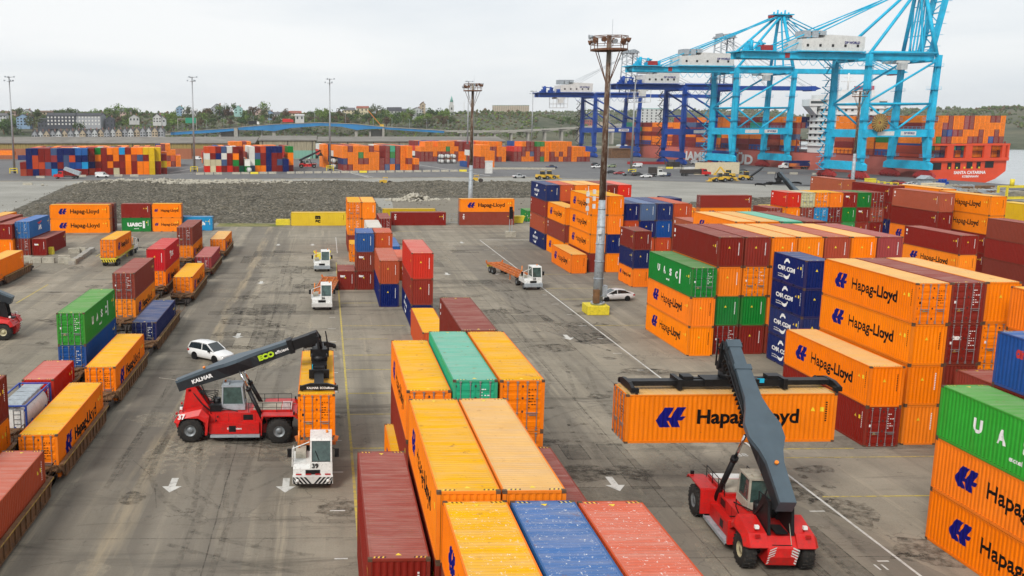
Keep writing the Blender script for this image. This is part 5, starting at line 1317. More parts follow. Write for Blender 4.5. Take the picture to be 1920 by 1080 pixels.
car(-11.1, 88.7, math.radians(-38), 'suv', 'white', 'white sport utility car parked between the train and the side view machine', group=None)
car(37.1, 118.2, math.pi + .12, 'sedan', 'white', 'white sedan parked behind the yellow mast footing', group=None)

# ------------------------------------------------------------------ lamp masts
def big_mast(x, y, hz, label, rusty, box=None):
    e = empty('lamp_mast', (x, y, 0), 0, label, 'lamp mast', 'tall floodlight masts with crown platforms')
    z0 = box or 0; zc = hz * .42; g = M['greysteel']; r_ = M['rust']
    b = MB(); b.tube((0, 0, z0), (0, 0, zc), .62, 12, 0, .40); b.tube((0, 0, z0), (0, 0, z0 + .3), .85, 12)
    for k in range(6): z = z0 + 1 + k * (zc - z0) / 6; rr = .66 - .22 * k / 6; b.tube((0, 0, z), (0, 0, z + .1), rr, 12)
    b.build('lower_shaft', g, e)
    b = MB(); b.tube((0, 0, zc), (0, 0, hz), .40, 12, 0, .24)
    b.build('upper_shaft', M['rustmast'], e)
    b = MB()
    for s in (-.16, .16): b.bar((.50, s, z0 + 2), (.30, s, hz - 1), .035)
    for k in range(int((hz - 3) / .42)): z = z0 + 2.4 + k * .42; xx = .50 - .2 * (z / hz); b.bar((xx, -.16, z), (xx + .12, .16, z), .03)
    b.build('ladder', g, e)
    p = MB(); hp = hz - 1.6; rp = 2.05
    ring = [(rp * math.cos(k * math.pi / 4 + .39), rp * math.sin(k * math.pi / 4 + .39)) for k in range(8)]
    for k in range(8):
        a, c_ = ring[k], ring[(k + 1) % 8]
        for z in (hp, hp + .6, hp + 1.5): p.bar((*a, z), (*c_, z), .09 if z < hp + .1 else .06, .22 if z < hp + .1 else .06)
        p.bar((*a, hp), (*a, hp + 1.5), .07); p.bar((0, 0, hp), (*a, hp), .07, .1); p.bar((0, 0, hp + 1.5), (*a, hp + 1.5), .05)
        if k % 2 == 0: p.bar((a[0] * .95, a[1] * .95, hp - .05), (0, 0, hp - 4.2), .07)
    p.prism([(q[0] * .96, q[1] * .96) for q in ring], 'z', hp + .01, hp + .05)
    p.build('crown_platform', M['rust'], e)
    rr = random.Random(int(x * 10))
    for k in range(12):
        a = 2 * math.pi * k / 12; q_ = Vector((rp * .98 * math.cos(a), rp * .98 * math.sin(a), hp + 1.0 + rr.uniform(-.1, .55))); o_ = Vector((math.cos(a), math.sin(a), rr.uniform(-.7, -.1))).normalized()
        f_ = MB(); f_.tube(q_ - o_ * .15, q_ + o_ * .35, .12, 10, 0, .30); f_.bar((q_.x * .9, q_.y * .9, hp + .6), q_, .06); f_.build('floodlight', M['rust'] if k % 3 else M['greysteel'], e)
    b = MB(); b.tube((.3, 0, hz - .2), (.3, 0, hz + 1.8), .02, 5); b.build('lightning_rod', g, e)
    if box:
        b = MB(); b.box(-.75, -.05, -.95, -.5, z0 + .3, z0 + 1.9); b.build('control_cabinet', M['brownwagon'], e); b = MB(); b.box(.4, 1.0, -.4, .3, z0 + .9, z0 + 2.3); b.build('control_cabinet', g, e)
        b = MB()
        for k, z in enumerate((12.3, 13.2, 14.0)): b.box(-1.9, -1.6, -.3, 0, z, z + .55); b.box(-1.2, -.9, -.5, -.2, z + .3, z + .8)
        b.bar((-1.7, -.1, 11.8), (-1.7, -.1, 15.2), .06); b.bar((-1.7, -.1, 14), (-.3, 0, 13.8), .06); b.build('antenna_bracket', M['whitedull'], e)
        b = MB(); b.box(-.5, -.1, -.7, -.35, 9.6, 10.1); b.bar((-.4, -.5, 8.5), (-.3, -.3, 9.7), .08); b.build('camera_housing', M['white'], e)
    return e
t = NT('half_rusted_mast_paint'); v = t.coord('Object', (1.2, 1.2, .35)); n1 = t.noise(v, 1.5, 7, .75)
M['rustmast'] = t.out(t.mix(t.ramp(n1, .47, .60), (.085, .042, .024), (.27, .24, .19)), .75, 0, .3)
f_ = MB(); f_.prism([(30.85, 108.3), (33.45, 108.3), (33.45, 111.0), (30.85, 111.0)], 'z', 0, 1.15, poly2=[(30.95, 108.4), (33.35, 108.4), (33.35, 110.9), (30.95, 110.9)])
f_ = MB(); f_.box(-1.3, 1.3, -1.3, 1.3, 0, 1.1); f_ = f_.build('mast_footing', M['yellow']); f_.location = (32.3, 109.9, 0); f_.modifiers.new('bevel', 'BEVEL').width = .05
tag(f_, 'yellow painted concrete block under the nearest rusty mast', 'concrete block')
big_mast(32.5, 109.9, 32.3, 'nearest tall mast, grey below and rusty above, on a yellow block', True, 1.1)
big_mast(32.75, 212.2, 31.0, 'second mast rising behind the orange container lying across', True)
big_mast(158.2, 280.0, 31.6, 'third mast standing in front of the light blue cranes', True)
def slim_mast(x, y, hz, label):
    e = empty('slim_lamp_mast', (x, y, 0), 0, label, 'lamp mast', 'slim grey floodlight masts of the far yard')
    b = MB(); b.tube((0, 0, 0), (0, 0, hz), .55, 10, 0, .2); b.build('shaft', M['steel'], e)
    b = MB()
    for z in (hz - 2.2, hz - .4): b.tube((0, 0, z), (0, 0, z + .12), 1.2, 8)
    b.bar((-2, 0, hz - .3), (2, 0, hz - .3), .15); b.build('crossarm', M['steel'], e)
    for k in range(6): a = k * math.pi / 3; f2 = MB(); f2.box(2.1 * math.cos(a) - .3, 2.1 * math.cos(a) + .3, 2.1 * math.sin(a) - .3, 2.1 * math.sin(a) + .3, hz - .5 - (k % 2) * 1.6, hz + .1 - (k % 2) * 1.6); f2.build('floodlight', M['greysteel'], e)
    b = MB()
    for s in (-1.6, 1.6): b.bar((s, -1.4, 0), (s, -1.4, 2.3), .35)
    b.bar((-1.6, -1.4, 2.2), (1.6, -1.4, 2.2), .35); b.bar((-1.6, -1.4, 1.2), (1.6, -1.4, 1.2), .3); b.build('yellow_guard', M['yellow'], e)
slim_mast(-139, 428, 42.4, 'leftmost slim mast, before the long orange brown shed')
slim_mast(-60.5, 441, 43.0, 'slim mast between the first and second far stacks')
slim_mast(2.3, 449, 42.6, 'slim mast beside the white tank containers')
slim_mast(75.0, 500, 43.6, 'slim mast right behind the second rusty mast')
slim_mast(145.5, 668, 44, 'farthest slim mast, before the viaduct')
slim_mast(134, 412, 42.5, 'slim mast among the parked cars beside the dark blue crane')
# traffic signal on concrete block
e = empty('traffic_signal', (36.9, 186, 0), 0, 'small traffic signal on a pale concrete block beyond the white line', 'traffic signal')
b = MB(); b.box(-1.0, 1.0, -.7, .7, 0, 1.1); b.build('concrete_base', M['concblock'], e); b = MB(); b.bar((-.25, 0, 1.1), (-.25, 0, 4.0), .12); b.bar((.25, 0, 1.1), (.25, 0, 4.0), .12); b.build('post', M['greysteel'], e)
b = MB(); b.box(-.35, .35, -.35, .1, 3.6, 5.4); b.box(-.3, .3, -.1, .3, 5.4, 6.0); b.build('signal_head', M['black'], e)
# concrete blocks and yellow barrier on the left
for k, (x, y, rz) in enumerate(((-51.4, 155, 0), (-49.3, 154.8, 0), (-47.2, 153.2, .05), (-45.0, 152.9, 0), (-43.2, 155.4, .3), (-42.4, 152.6, .1), (-41.0, 151.3, -.1), (-43.9, 164.3, .2), (-42.7, 165.0, -.3), (-53.6, 154.9, 0))):
    b = MB(); b.box(-.95, .95, -.45, .45, 0, .85); b.box(-.7, .7, -.15, .15, .85, .93); o = b.build('concrete_block', M['concblock']); o.location = (x, y, 0); o.rotation_euler = (0, 0, rz)
    tag(o, ['leftmost pale concrete block by the orange wagon', 'pale block second in the loose row', 'pale block at the foot of the orange wagon', 'squat pale block before the kerb stones', 'small tilted pale block of the row', 'pale block stacked near the stone wall', 'pale block at the corner of the paved yard', 'left of two pale blocks beyond the grass', 'right of two pale blocks beyond the grass', 'pale block cut by the left frame edge'][k], 'concrete block', 'pale concrete blocks on the left verge')
b = MB(); b.prism([(-2.6, 0), (2.6, 0), (2.6, .5), (2.5, 1.25), (-2.5, 1.25), (-2.6, .5)], 'y', -.45, .45)
for k in range(6): b.box(-2.3 + k * .85, -1.9 + k * .85, -.48, .48, .3, .6)
o = b.build('yellow_barrier', M['yellow']); o.location = (-49.6, 163.0, 0); o.rotation_euler = (0, 0, -.03); tag(o, 'bright yellow water filled barrier on the left verge', 'barrier')
b = MB()
for k in range(11): b.box(-.5 + R.uniform(-.1, .1), .45, k * 1.6, k * 1.6 + 1.45, 0, .55 + R.uniform(0, .15))
o = b.build('stone_kerb', M['concrete']); o.location = (-40.7, 150.6, 0); o.rotation_euler = (0, 0, .05); tag(o, 'long low broken stone kerb running away beside the orange trailer', 'kerb')
# low orange wagon left
e = well_wagon(-46.2, 137, 12.4, 'orange brown wagon end showing at the left frame edge'); e['group'] = 'container wagons of the parked trains'
S(-47.4, 128.0, 40, ['o'], 'on the wagon at the left frame edge', .9)
# ------------------------------------------------------------------ helper: a point of the photograph on a level plane / on the hills
_pt = rad(9.7112); _yw = rad(1.46208)
def ray(u, v):
    X = (u - 654.98) / 1766.77; Z = -(v - 531.13) / 1766.77
    y = math.cos(_pt) + Z * math.sin(_pt); z = -math.sin(_pt) + Z * math.cos(_pt)
    return Vector((X * math.cos(_yw) + y * math.sin(_yw), -X * math.sin(_yw) + y * math.cos(_yw), z))
def at(u, v, z=0): d = ray(u, v); t_ = (z - H) / d.z; return Vector((d.x * t_, d.y * t_, z))
def atY(u, v, Y): d = ray(u, v); t_ = Y / d.y; return Vector((d.x * t_, Y, H + d.z * t_))
def athill(u, v, lo=700, hi=3500):
    d = ray(u, v); t_ = lo
    while t_ < hi:
        x, y, z = d.x * t_, d.y * t_, H + d.z * t_
        if z <= hillz(x, y): return Vector((x, y, hillz(x, y)))
        t_ += 8
    return Vector((d.x * hi, d.y * hi, hillz(d.x * hi, d.y * hi)))

# ------------------------------------------------------------------ far yard containers
def c_far():
    if 'far' in _mc: return _mc['far']
    b = MB(); X, Y, h = CW / 2, 6.095, 2.85
    b.box(-X + .03, X - .03, -Y + .04, Y - .04, .03, h - .03)
    for sx in (-1, 1):
        for sy in (-1, 1): b.box(*sorted((sx * X, sx * (X - .16))), *sorted((sy * Y, sy * (Y - .16))), 0, h)
        b.box(*sorted((sx * X, sx * (X - .1))), -Y + .17, Y - .17, h - .12, h); b.box(*sorted((sx * X, sx * (X - .1))), -Y + .17, Y - .17, 0, .16)
        b.box(-X + .17, X - .17, *sorted((sx * Y, sx * (Y - .1))), h - .12, h); b.box(-X + .17, X - .17, *sorted((sx * Y, sx * (Y - .1))), 0, .16)
    for x in (-.8, -.35, .35, .8): b.bar((x, -Y + .02, .1), (x, -Y + .02, h - .1), .05)
    _mc['far'] = b.mesh('container', M['paint']); return _mc['far']
FAROFF = []   # (matrix, colour) for the single distant object
ORD = ['first', 'second', 'third', 'fourth', 'fifth', 'sixth', 'seventh', 'eighth', 'ninth', 'tenth', 'eleventh', 'twelfth', 'thirteenth', 'fourteenth', 'fifteenth', 'sixteenth', 'seventeenth', 'eighteenth', 'nineteenth', 'twentieth', 'twenty-first', 'twenty-second', 'twenty-third', 'twenty-fourth', 'twenty-fifth']
TR = ['ground', 'second', 'third', 'top', 'fifth']
def farblock(o, cols, where=None, back=2, rz=QA, dy=None):
    ux = Vector((math.cos(rz), math.sin(rz), 0)); uy = Vector((-math.sin(rz), math.cos(rz), 0))
    for i, cstr in enumerate(cols):
        sb = 0
        if ':' in cstr: a, cstr = cstr.split(':'); sb = float(a)
        for j, k in enumerate(cstr):
            p = o + ux * (i * 2.55 + 1.25) + uy * (6.1 + sb); p.z = j * 2.87
            if where:
                c = colof(k); jj = R.uniform(.85, 1.1)
                e = link('far_container', c_far(), None, tuple(min(1, q * jj) for q in c), p, (0, 0, rz))
                tag(e, f"{NAME[k]} container, {TR[j]} tier of the {ORD[i]} column in the {where}", 'shipping container', 'shipping containers in the terminal')
            else: FAROFF.append((p, rz, k))
        for r_ in range(1, back + 1):
            q = o + ux * (i * 2.55 + 1.25) + uy * (6.1 + sb + r_ * 12.6); n_ = max(1, min(4, len(cstr) + R.choice((-1, 0, 0, 0, 0))))
            for j in range(max(0, n_ - 2), n_):
                q2 = q.copy(); q2.z = j * 2.87; FAROFF.append((q2, rz, R.choice('oooorrrRnbwe' if r_ < 3 else 'ooorb')))
A_ = ['br', 'rnnn', 'nssn', 'rsrr', 'pkrr', 'cnpk', 'nrnn', 'rkkn', '-2:resn', '-2:renB', '-2:rcnB', '2:snrr', '4:Rrog', '4:rrrr', '4:roro', '4:qroo', '4:rrrc', '4:ooor', '4:rrbo', '2:ooko', '2:oorm', 'mmmm', '2:rrmm', '4:rmr']
farblock(at(38.5, 330), A_, 'leftmost far block', 3)
farblock(at(292, 313), ['esnn', 'onrr', 'oroo', 'rso', 'oo'], None, 1)
B_ = ['Rqws', 'qqrs', 'Rqnr', 'rkwk', 'Rrrw', '-5:rgor', 'trrr', '-5:gw', '0:kwww', 'ogkrR'[:4], 'orrs', 'nnnn', 'rrrn', 'rkrn', '-3:nn', 'roog']
farblock(at(384, 323), B_, 'second far block', 2)
farblock(at(430, 303), ['oooo', 'rooo', 'goro', 'ooor', 'rrro', 'ooo'], None, 1)
farblock(at(606, 314), ['oooo', 'onrn', 'onnn', 'rnnr', 'ooo', 'roo', 'ono'], None, 1)
farblock(at(642, 320), ['rnoo', 'roor', 'oooo', 'orgo', 'oroo', 'ooor', 'ooo', 'rr', 'krrr', 'okgt', 'nrrr', 'oooo', '-3:oroo', '-6:ro'], None, 3)
farblock(at(788, 303), ['rro', 'rroo', 'rroo', 'roo', 'kroo', 'rroo', 'orgo', 'oooo', 'rro', 'oorr', '-4:oorr', '-4:oorR', 'rooR', 'nooo', '-4:oroo', '-8:rrro', '-8:rrro', '-10:rooo', '-10:ooo'], None, 2)
farblock(at(890, 316), ['rr', 'rroo', 'rooo', 'ooo'], None, 1)
farblock(at(962, 303), ['rrR', 'rrR', 'orro', 'oorr', 'okrr', '-3:rrrg', '-3:grog', '-4:oooo', '-6:rroo', '-6:rooo', '-6:oroo', '-6:rooo', '-6:rrro', '-8:ooo', '-8:roo', '-8:roo', '-9:ro'], None, 1)
for k in range(4): FAROFF.append((at(10 + k * 0, 300) + Vector((k * 14 - 14, 0, 2.87 * (k % 2))), math.pi / 2, 'oonr'[k]))
FAROFF += [(at(372, 290), math.pi / 2, 'g'), (at(372, 290, 0) + Vector((0, 0, 2.87)), math.pi / 2, 'o'), (at(325, 291), math.pi / 2, 'r'), (at(255, 291), math.pi / 2, 'r')]

# white tank containers in the third block
def tankc(p, label, c='white'):
    e = empty('far_tank_container', p, QA, label, 'tank container', 'white tank containers of the far yard')
    b = MB()
    for sx in (-1.15, 1.15):
        for sy in (-2.9, 2.9): b.bar((sx, sy, 0), (sx, sy, 2.55), .14)
        b.bar((sx, -2.9, 2.5), (sx, 2.9, 2.5), .12); b.bar((sx, -2.9, .08), (sx, 2.9, .08), .14)
    for sy in (-2.9, 2.9): b.bar((-1.15, sy, 2.5), (1.15, sy, 2.5), .12); b.bar((-1.15, sy, .08), (1.15, sy, .08), .14)
    b.build('tank_frame', M['castiron'], e)
    b = MB(); b.lathe([(.001, -2.82), (.7, -2.75), (1.05, -2.5), (1.08, 2.5), (.7, 2.75), (.001, 2.82)], 18, (0, 0, 1.3)); b.build('tank_shell', M[c], e)
i_ = 0
for r_ in range(2):
    for k in range(7):
        p = at(620, 316) + W * (k * 2.55 + 1.2); p = p - U * 1; p.z = r_ * 2.6; tankc(p, f"white tank end, {ORD[k]} from left in the {['lower', 'upper'][r_]} row beside the slim mast")
for k in range(6): p = at(825, 306) + W * ((k % 3) * 3.4) + U * -2; p.z = 2.6 * (k // 3); tankc(p, f"white tank before the fourth far block, {ORD[k % 3]} from left {['below', 'above'][k // 3]}")
p = at(594, 324 - 3) - U * 2; tankc(at(466, 323) - U * 3, 'single white tank end at the foot of the second far block')
p = at(178, 322); p.z = 2.6; tankc(p, 'white tank on top of a red one before the leftmost far block'); p2 = p.copy(); p2.z = 0; tankc(p2, 'red tank under the white one before the leftmost far block', 'red')

# ------------------------------------------------------------------ quay cranes
def crane(a, c, label, zg, zp, bup, zapex, q0, q1, hq, tower, name2='steel'):
    e = empty('quay_crane', Q(a + 9.5, 285, 0), QA, label, 'quay crane', 'ship to shore gantry cranes along the quay')
    MAT = M[c]
    O = Vector(e.location)
    def P(da, q, z): return (q - 285, da - 9.5, z)     # local: x toward the water, y along the quay
    LW, WWq = 270, 300
    for q in (LW, WWq):
        b = MB()
        lx = q - 285
        b.prism([(-12.5, 3.6), (12.5, 3.6), (12.5, 5.9), (10.2, 7.0), (-10.2, 7.0), (-12.5, 5.9)], 'x', lx - .9, lx + .9)
        for da in (0, 19):
            y = da - 9.5; s = -1 if da == 0 else 1
            b._add([(lx + i * .8, y + j * 1.0 + s * .4, 7.0) for i, j in ((-1, -1), (1, -1), (1, 1), (-1, 1))] + [(lx + i * .95, y + j * 1.7 - s * .6, zp - 1.7) for i, j in ((-1, -1), (1, -1), (1, 1), (-1, 1))], [(0, 1, 5, 4), (1, 2, 6, 5), (2, 3, 7, 6), (3, 0, 4, 7)])
            b.bar((lx, y, zp + 1.5), (lx + (1.2 if q == WWq else 0), y, zg + .5), 1.9, 2.3, w2=1.7, h2=1.9)
            if q == WWq and tower: pass
        b.box(lx - .8, lx + .8, -9.5 - 2.2, 9.5 + 2.2, zp - 1.69, zp + 1.49)
        b.build('leg_frame', MAT, e)
    b = MB()
    for da in (0, 19):
        y = da - 9.5; b.box(-14.1, 14.1, y - .85, y + .85, zp - 1.5, zp + 1.3)
    b.build('portal_beam', MAT, e)
    b = MB(); zt = (zp + zg) / 2 - 3.5
    for da in (0, 19):
        y = da - 9.5
        if c == 'lightblue':
            b.tube((-14, y, zt), (14.5, y, zt), .45, 8); b.tube((-14, y, zt + .6), (14.8, y, zg - 2), .45, 8)
            b.tube((-14, y, zt), (0, y, zp + 1.5), .42, 8); b.tube((14.5, y, zt), (0, y, zp + 1.5), .42, 8)
        else: b.tube((-14, y, zg - 3), (14.5, y, zp + 5), .5, 8); b.tube((-14, y, zg * .72), (0, y, zp + 1.5), .4, 8)
    b.tube((-15, -9.5, zg - 9), (-15, 9.5, zt), .3, 6)
    for xx in (-15, 15.5): b.tube((xx, -9, zg - 1.5), (xx, 9, zg - 1.5), .6, 8); b.tube((xx, -9, zt), (xx, 9, zt), .4, 8)
    for y in (-9.5, 9.5): b.tube((-15, y, zg + 1.2), (15.5, y, zg + 1.2), .5, 8)
    b.build('brace_tube', MAT, e)
    # landings, ladders and cable runs on the legs
    b = MB()
    for q in (LW, WWq):
        for da in (0, 19):
            lx, y = q - 285, da - 9.5; s = -1 if da == 0 else 1
            for z in (8.5, zp + 5, (zp + zg) / 2 + 2, zg - 4):
                b.box(lx - 1.9, lx + 2.3, y - 1.7, y + 1.7, z, z + .12)
                for zz in (z + .6, z + 1.15): b.bar((lx - 1.9, y - 1.7, zz), (lx + 2.3, y - 1.7, zz), .07); b.bar((lx - 1.9, y + 1.7, zz), (lx + 2.3, y + 1.7, zz), .07)
                for xx in (-1.9, -.5, .9, 2.3): b.bar((lx + xx, y - 1.7, z), (lx + xx, y - 1.7, z + 1.15), .06)
            b.bar((lx + 1.25, y - .5, 8), (lx + 1.5, y - .5, zg - 2), .12); b.bar((lx + 1.25, y - 1.0, 8), (lx + 1.5, y - 1.0, zg - 2), .12); b.bar((lx - 1.1, y - 1.3, 8), (lx - 1.0, y - 1.3, zg - 2), .2)
            for k in range(int((zg - 10) / 1.2)): b.bar((lx + 1.3, y - 1.0, 8.5 + k * 1.2), (lx + 1.3, y - .5, 8.5 + k * 1.2), .08)
    for k in range(16): x = x_ = -15 + k * 1.95; b.bar((x, -10.4, zp + 1.3), (x, -10.4, zp + 2.5), .07)
    for z in (zp + 1.9, zp + 2.5): b.bar((-15, -10.4, z), (15, -10.4, z), .07)
    b.build('landing_and_ladder', MAT, e)
    # bogies
    for q in (LW, WWq):
        for da in (0, 19):
            y = da - 9.5; b = MB(); lx = q - 285
            b.prism([(y - 5.2, 1.3), (y + 5.2, 1.3), (y + 4.4, 2.3), (y + .8, 3.55), (y - .8, 3.55), (y - 4.4, 2.3)], 'x', lx - .55, lx + .55)
            for k in range(4):
                yy = y - 4.2 + k * 2.8; b.prism([(yy - 1.25, .7), (yy + 1.25, .7), (yy + .8, 1.75), (yy - .8, 1.75)], 'x', lx - .75, lx + .75)
                for w_ in (-.6, .6): b.tube((lx - .3, yy + w_, .42), (lx + .3, yy + w_, .42), .42, 12)
                b.box(lx - 1.1, lx - .76, yy - .3, yy + .3, .9, 1.6)
            b.build('bogie', M['redbogie'] if c == 'lightblue' else MAT, e)
    # main girders
    x0, x1 = q0 - 285, (304 - 285)
    b = MB()
    for y in (-3.4, 3.4):
        b.box(x0, x1, y - .8, y + .8, zg - 1.3, zg + 1.2); b.box(x0, x1, y - 1.6 if y < 0 else y + .8, y - .8 if y < 0 else y + 1.6, zg + .95, zg + 1.05)
    for x in range(int(x0) + 1, int(x1), 9): b.box(x, x + .8, -2.6, 2.6, zg - .7, zg + .9)
    b.build('main_girder', MAT, e)
    b = MB()
    for y in (-5, 5):
        for z in (zg + 1.6, zg + 2.1): b.bar((x0, y, z), (x1, y, z), .08)
        for k in range(int((x1 - x0) / 2.5)): b.bar((x0 + k * 2.5, y, zg + 1.0), (x0 + k * 2.5, y, zg + 2.1), .07)
    for k in range(10):
        xx = x0 + 24 + k * 4.2; pts_ = [(xx + 4.2 * s_, -4.4, zg - 1.4 - 2.4 * math.sin(math.pi * s_)) for s_ in (0, .2, .4, .6, .8, 1)]; b.path(pts_, .09, 4)
    b.build('handrail', MAT, e)
    # rear machinery and the white house
    b = MB(); b.box(x0 - 1, x0 + 14, -6, 6, zg + 1.2, zg + 1.6)
    for k in range(7): x = x0 + 1 + k * 1.9; h_ = 1 + (k * 37 % 5) * .55; b.box(x, x + 1.3, -4.5 + (k % 3) * 2, -1.5 + (k % 3) * 2, zg + 1.61, zg + 1.6 + h_)
    b.tube((x0 + 4, -3, zg + 1.6), (x0 + 4, -3, zg + 5.6), .7, 8); b.tube((x0 + 8, -3, zg + 1.6), (x0 + 8, -3, zg + 5.2), .6, 8); b.bar((x0 + 2, -3, zg + 5), (x0 + 10, -3, zg + 4.4), .5)
    b.build('rear_machinery', MAT, e)
    if c == 'lightblue':
        b = MB(); b.box(x0 + 7, x0 + 11.5, -5.6, -2.4, zg + 1.62, zg + 3.6); b.box(x0 + 18, x0 + 20, -4.3, -4.22, zg - 1.0, zg + 1.0); b.build('red_drive', M['redbogie'], e)
    h0, h1 = hq[0] - 285, hq[1] - 285
    b = MB(); b.box(h0 - 1.5, h1 + 1, -6.2, 6.2, zg + 1.3, zg + 1.75, 1)
    m_ = h0 + (h1 - h0) * .42
    b.prism([(h0, zg + 1.8), (h1, zg + 1.8), (h1 + .6, zg + 3), (h1 + .6, zg + 7.4), (m_, zg + 7.9), (m_, zg + 6.9), (h0, zg + 6.2)], 'y', -5.6, 5.6)
    for k in range(5): b.box(h0 + 2 + k * (h1 - h0 - 5) / 4, h0 + 3 + k * (h1 - h0 - 5) / 4, -5.68, -5.605, zg + 3.3, zg + 4.3, 2)
    hs = b.build('machinery_house', [M['whitedull'], MAT, M['black']], e)
    place_text('DP WORLD', 1.3, M['bluelogo'], frame3((h1 - 5, -5.69, zg + 5.0), (1, 0, 0), (0, 0, 1)), hs, 'port_lettering', .04)
    b = MB()
    for k in range(3): b.box(m_ - 9 + k * 3.4, m_ - 6.3 + k * 3.4, -3.5, 2.5, zg + 7.95 - (1 if m_ - 9 + k * 3.4 < m_ - 3 else 0), zg + 9.6)
    b.build('roof_fans', M['greysteel'], e)
    # apex frame
    ax = 297 - 285; b = MB()
    if c == 'lightblue':
        for y in (-1, 1):
            b.tube((15.5, y * 9.3, zg), (ax + 1, y * 1.6, zapex), .75, 8); b.tube((-15, y * 9.3, zg + .5), (ax, y * 1.6, zapex - .6), .62, 8); b.tube((14, y * 3.4, zg + 1), (ax, y * 1.6, zapex - 1), .42, 6)
        for k in range(5): z = zg + (zapex - zg) * (k + .5) / 5; f2 = 1 - (k + .5) / 5; b.bar((15, -9 * f2 - 1.4, z), (15, 9 * f2 + 1.4, z), .3)
        b.box(ax - 4, ax + 6, -3.2, 3.2, zapex - .4, zapex + .1)
        for k in range(5): b.tube((ax - 3 + k * 2, 0, zapex), (ax - 3 + k * 2, 0, zapex + 1.2 + k % 2), .4, 8)
        b.build('apex_frame', MAT, e)
        b = MB(); b.box(ax - 5.5, ax + 6.5, -1, 1, zapex - 1.6, zapex - .45); b.build('apex_sheave', M['redbogie'], e)
    else:
        for x in (ax - 4, ax + 4):
            for y in (-1, 1): b.tube((x, y * 4.5, zg + 1), (x * .9 + ax * .1, y * 2.8, zapex), .42, 8)
        n_ = 9
        for y in (-1, 1):
            for k in range(n_):
                z0_, z1_ = zg + 1 + (zapex - zg - 1) * k / n_, zg + 1 + (zapex - zg - 1) * (k + 1) / n_
                b.bar((ax - 3.8 if k % 2 else ax + 3.8, y * 3.6, z0_), (ax + 3.8 if k % 2 else ax - 3.8, y * 3.6, z1_), .3)
        b.box(ax - 5, ax + 5, -4, 4, zapex, zapex + .35)
        for k in range(8): b.box(ax - 5 + k * 1.3, ax - 4.2 + k * 1.3, -3, 3, zapex + .36, zapex + 1 + (k * 7 % 4) * .5)
        b.build('apex_frame', M['greysteel'], e)
    # stays
    b = MB(); rs = .26 if c == 'lightblue' else .11; mt = MAT if c == 'lightblue' else M['greysteel']
    for y in (-1.8, 1.8):
        b.tube((ax, y, zapex), (x0 + 16, y * 1.9, zg + 1.3), rs, 6); b.tube((ax, y, zapex - .8), (x0 + 9, y * 1.9, zg + 1.3), rs, 6)
        if not bup:
            for f2 in (.45, .95): xe = 19 + (q1 - 304) * f2; b.tube((ax + 1, y, zapex), (xe, y * 1.9, zg + 1.2), rs, 6); b.tube((ax + 1, y, zapex - 1.4), (xe - 4, y * 1.9, zg + 1.2), rs * .7, 6)
    b.build('stay', mt, e)
    # boom
    b = MB()
    if not bup:
        xe = q1 - 285
        for y in (-3.0, 3.0): b.box(19.1, xe, y - .65, y + .65, zg - 1.2, zg + .9)
        for x in range(22, int(xe), 8): b.box(x, x + .6, -2.3, 2.3, zg - .5, zg + .6)
        b.prism([(xe, zg - 1.2), (xe + 3.5, zg - .2), (xe, zg + .9)], 'y', -3.6, 3.6, 0)
        b.box(xe - 2.5, xe - .1, -4.0, 4.0, zg - 1.6, zg + 1.1, 1)
        b.build('boom', [MAT, M['redbogie'] if c == 'lightblue' else MAT], e)
    else:
        th = rad(79); dx, dz = math.cos(th), math.sin(th)
        for y in (-3.0, 3.0): b.bar((18, y, zg), (18 + 62 * dx, y, zg + 62 * dz), 1.3, 2.1, up=(0, 1, 0))
        for k in range(14): x, z = 18 + (k * 4.5) * dx, zg + k * 4.5 * dz; b.bar((x, -3, z), (x, 3, z), .5); b.bar((x, -3 if k % 2 else 3, z), (x + 4.5 * dx, 3 if k % 2 else -3, z + 4.5 * dz), .3); b.box(x + .8, x + 2.2, -4.4, -3.6, z, z + .1)
        for k in range(5): b.tube((15 - k * .8, -2.4 + k, zg + 1), (14.5 + k * .3, -2.4 + k, zg + 34), .34, 6)
        b.build('boom', MAT, e)
    # trolley, cab and spreader hanging below the girder
    b = MB(); xt = x0 + 12 if c != 'lightblue' else 2; b.box(xt, xt + 6, -4, 4, zg - 2.3, zg - 1.4); b.box(xt + 1, xt + 4, -5.4, -3, zg - 5, zg - 2.31)
    if c != 'lightblue':
        for z in (zg - 8, zg - 5.5):
            for y in (-3, 3): b.bar((xt - 2, y, z), (xt + 8, y, z), .25)
        for x in (xt - 2, xt + 3, xt + 8):
            for y in (-3, 3): b.bar((x, y, zg - 8), (x, y, zg - 1.3), .2)
    b.build('trolley', M['whitedull'], e)
    # stair tower on the far landward leg
    b = MB(); yy = 9.5 + 1.6
    for k in range(int((zg - 4) / 2.6)):
        z = 3 + k * 2.6; xx = -15 - 1.8; b.box(xx - 1.6, xx + 1.4, -7.6 - 1.2, -7.4 + 1.4, z, z + .12) if False else b.box(xx - 1.7, xx + 1.2, yy - 1.2, yy + 1.2, z, z + .14)
        b.bar((xx - 1.6 if k % 2 else xx + 1.1, yy - .8, z), (xx + 1.1 if k % 2 else xx - 1.6, yy + .8, z + 2.6), .35)
        for i in (-1.7, 1.2): b.bar((xx + i, yy - 1.2, z), (xx + i, yy - 1.2, z + 1.2), .09)
        b.bar((xx - 1.7, yy - 1.2, z + 1.15), (xx + 1.2, yy - 1.2, z + 1.15), .08)
    b.build('stairway', MAT if c == 'lightblue' else M['castiron'], e)
    # sign panels
    b = MB(); b.box(1.5, 8.5, -10.42, -10.36, zp - .9, zp + .75); b.box(-9, -1.5, -10.42, -10.36, zp - .9, zp + .75)
    sg = b.build('sign_panel', M['whitedull'], e)
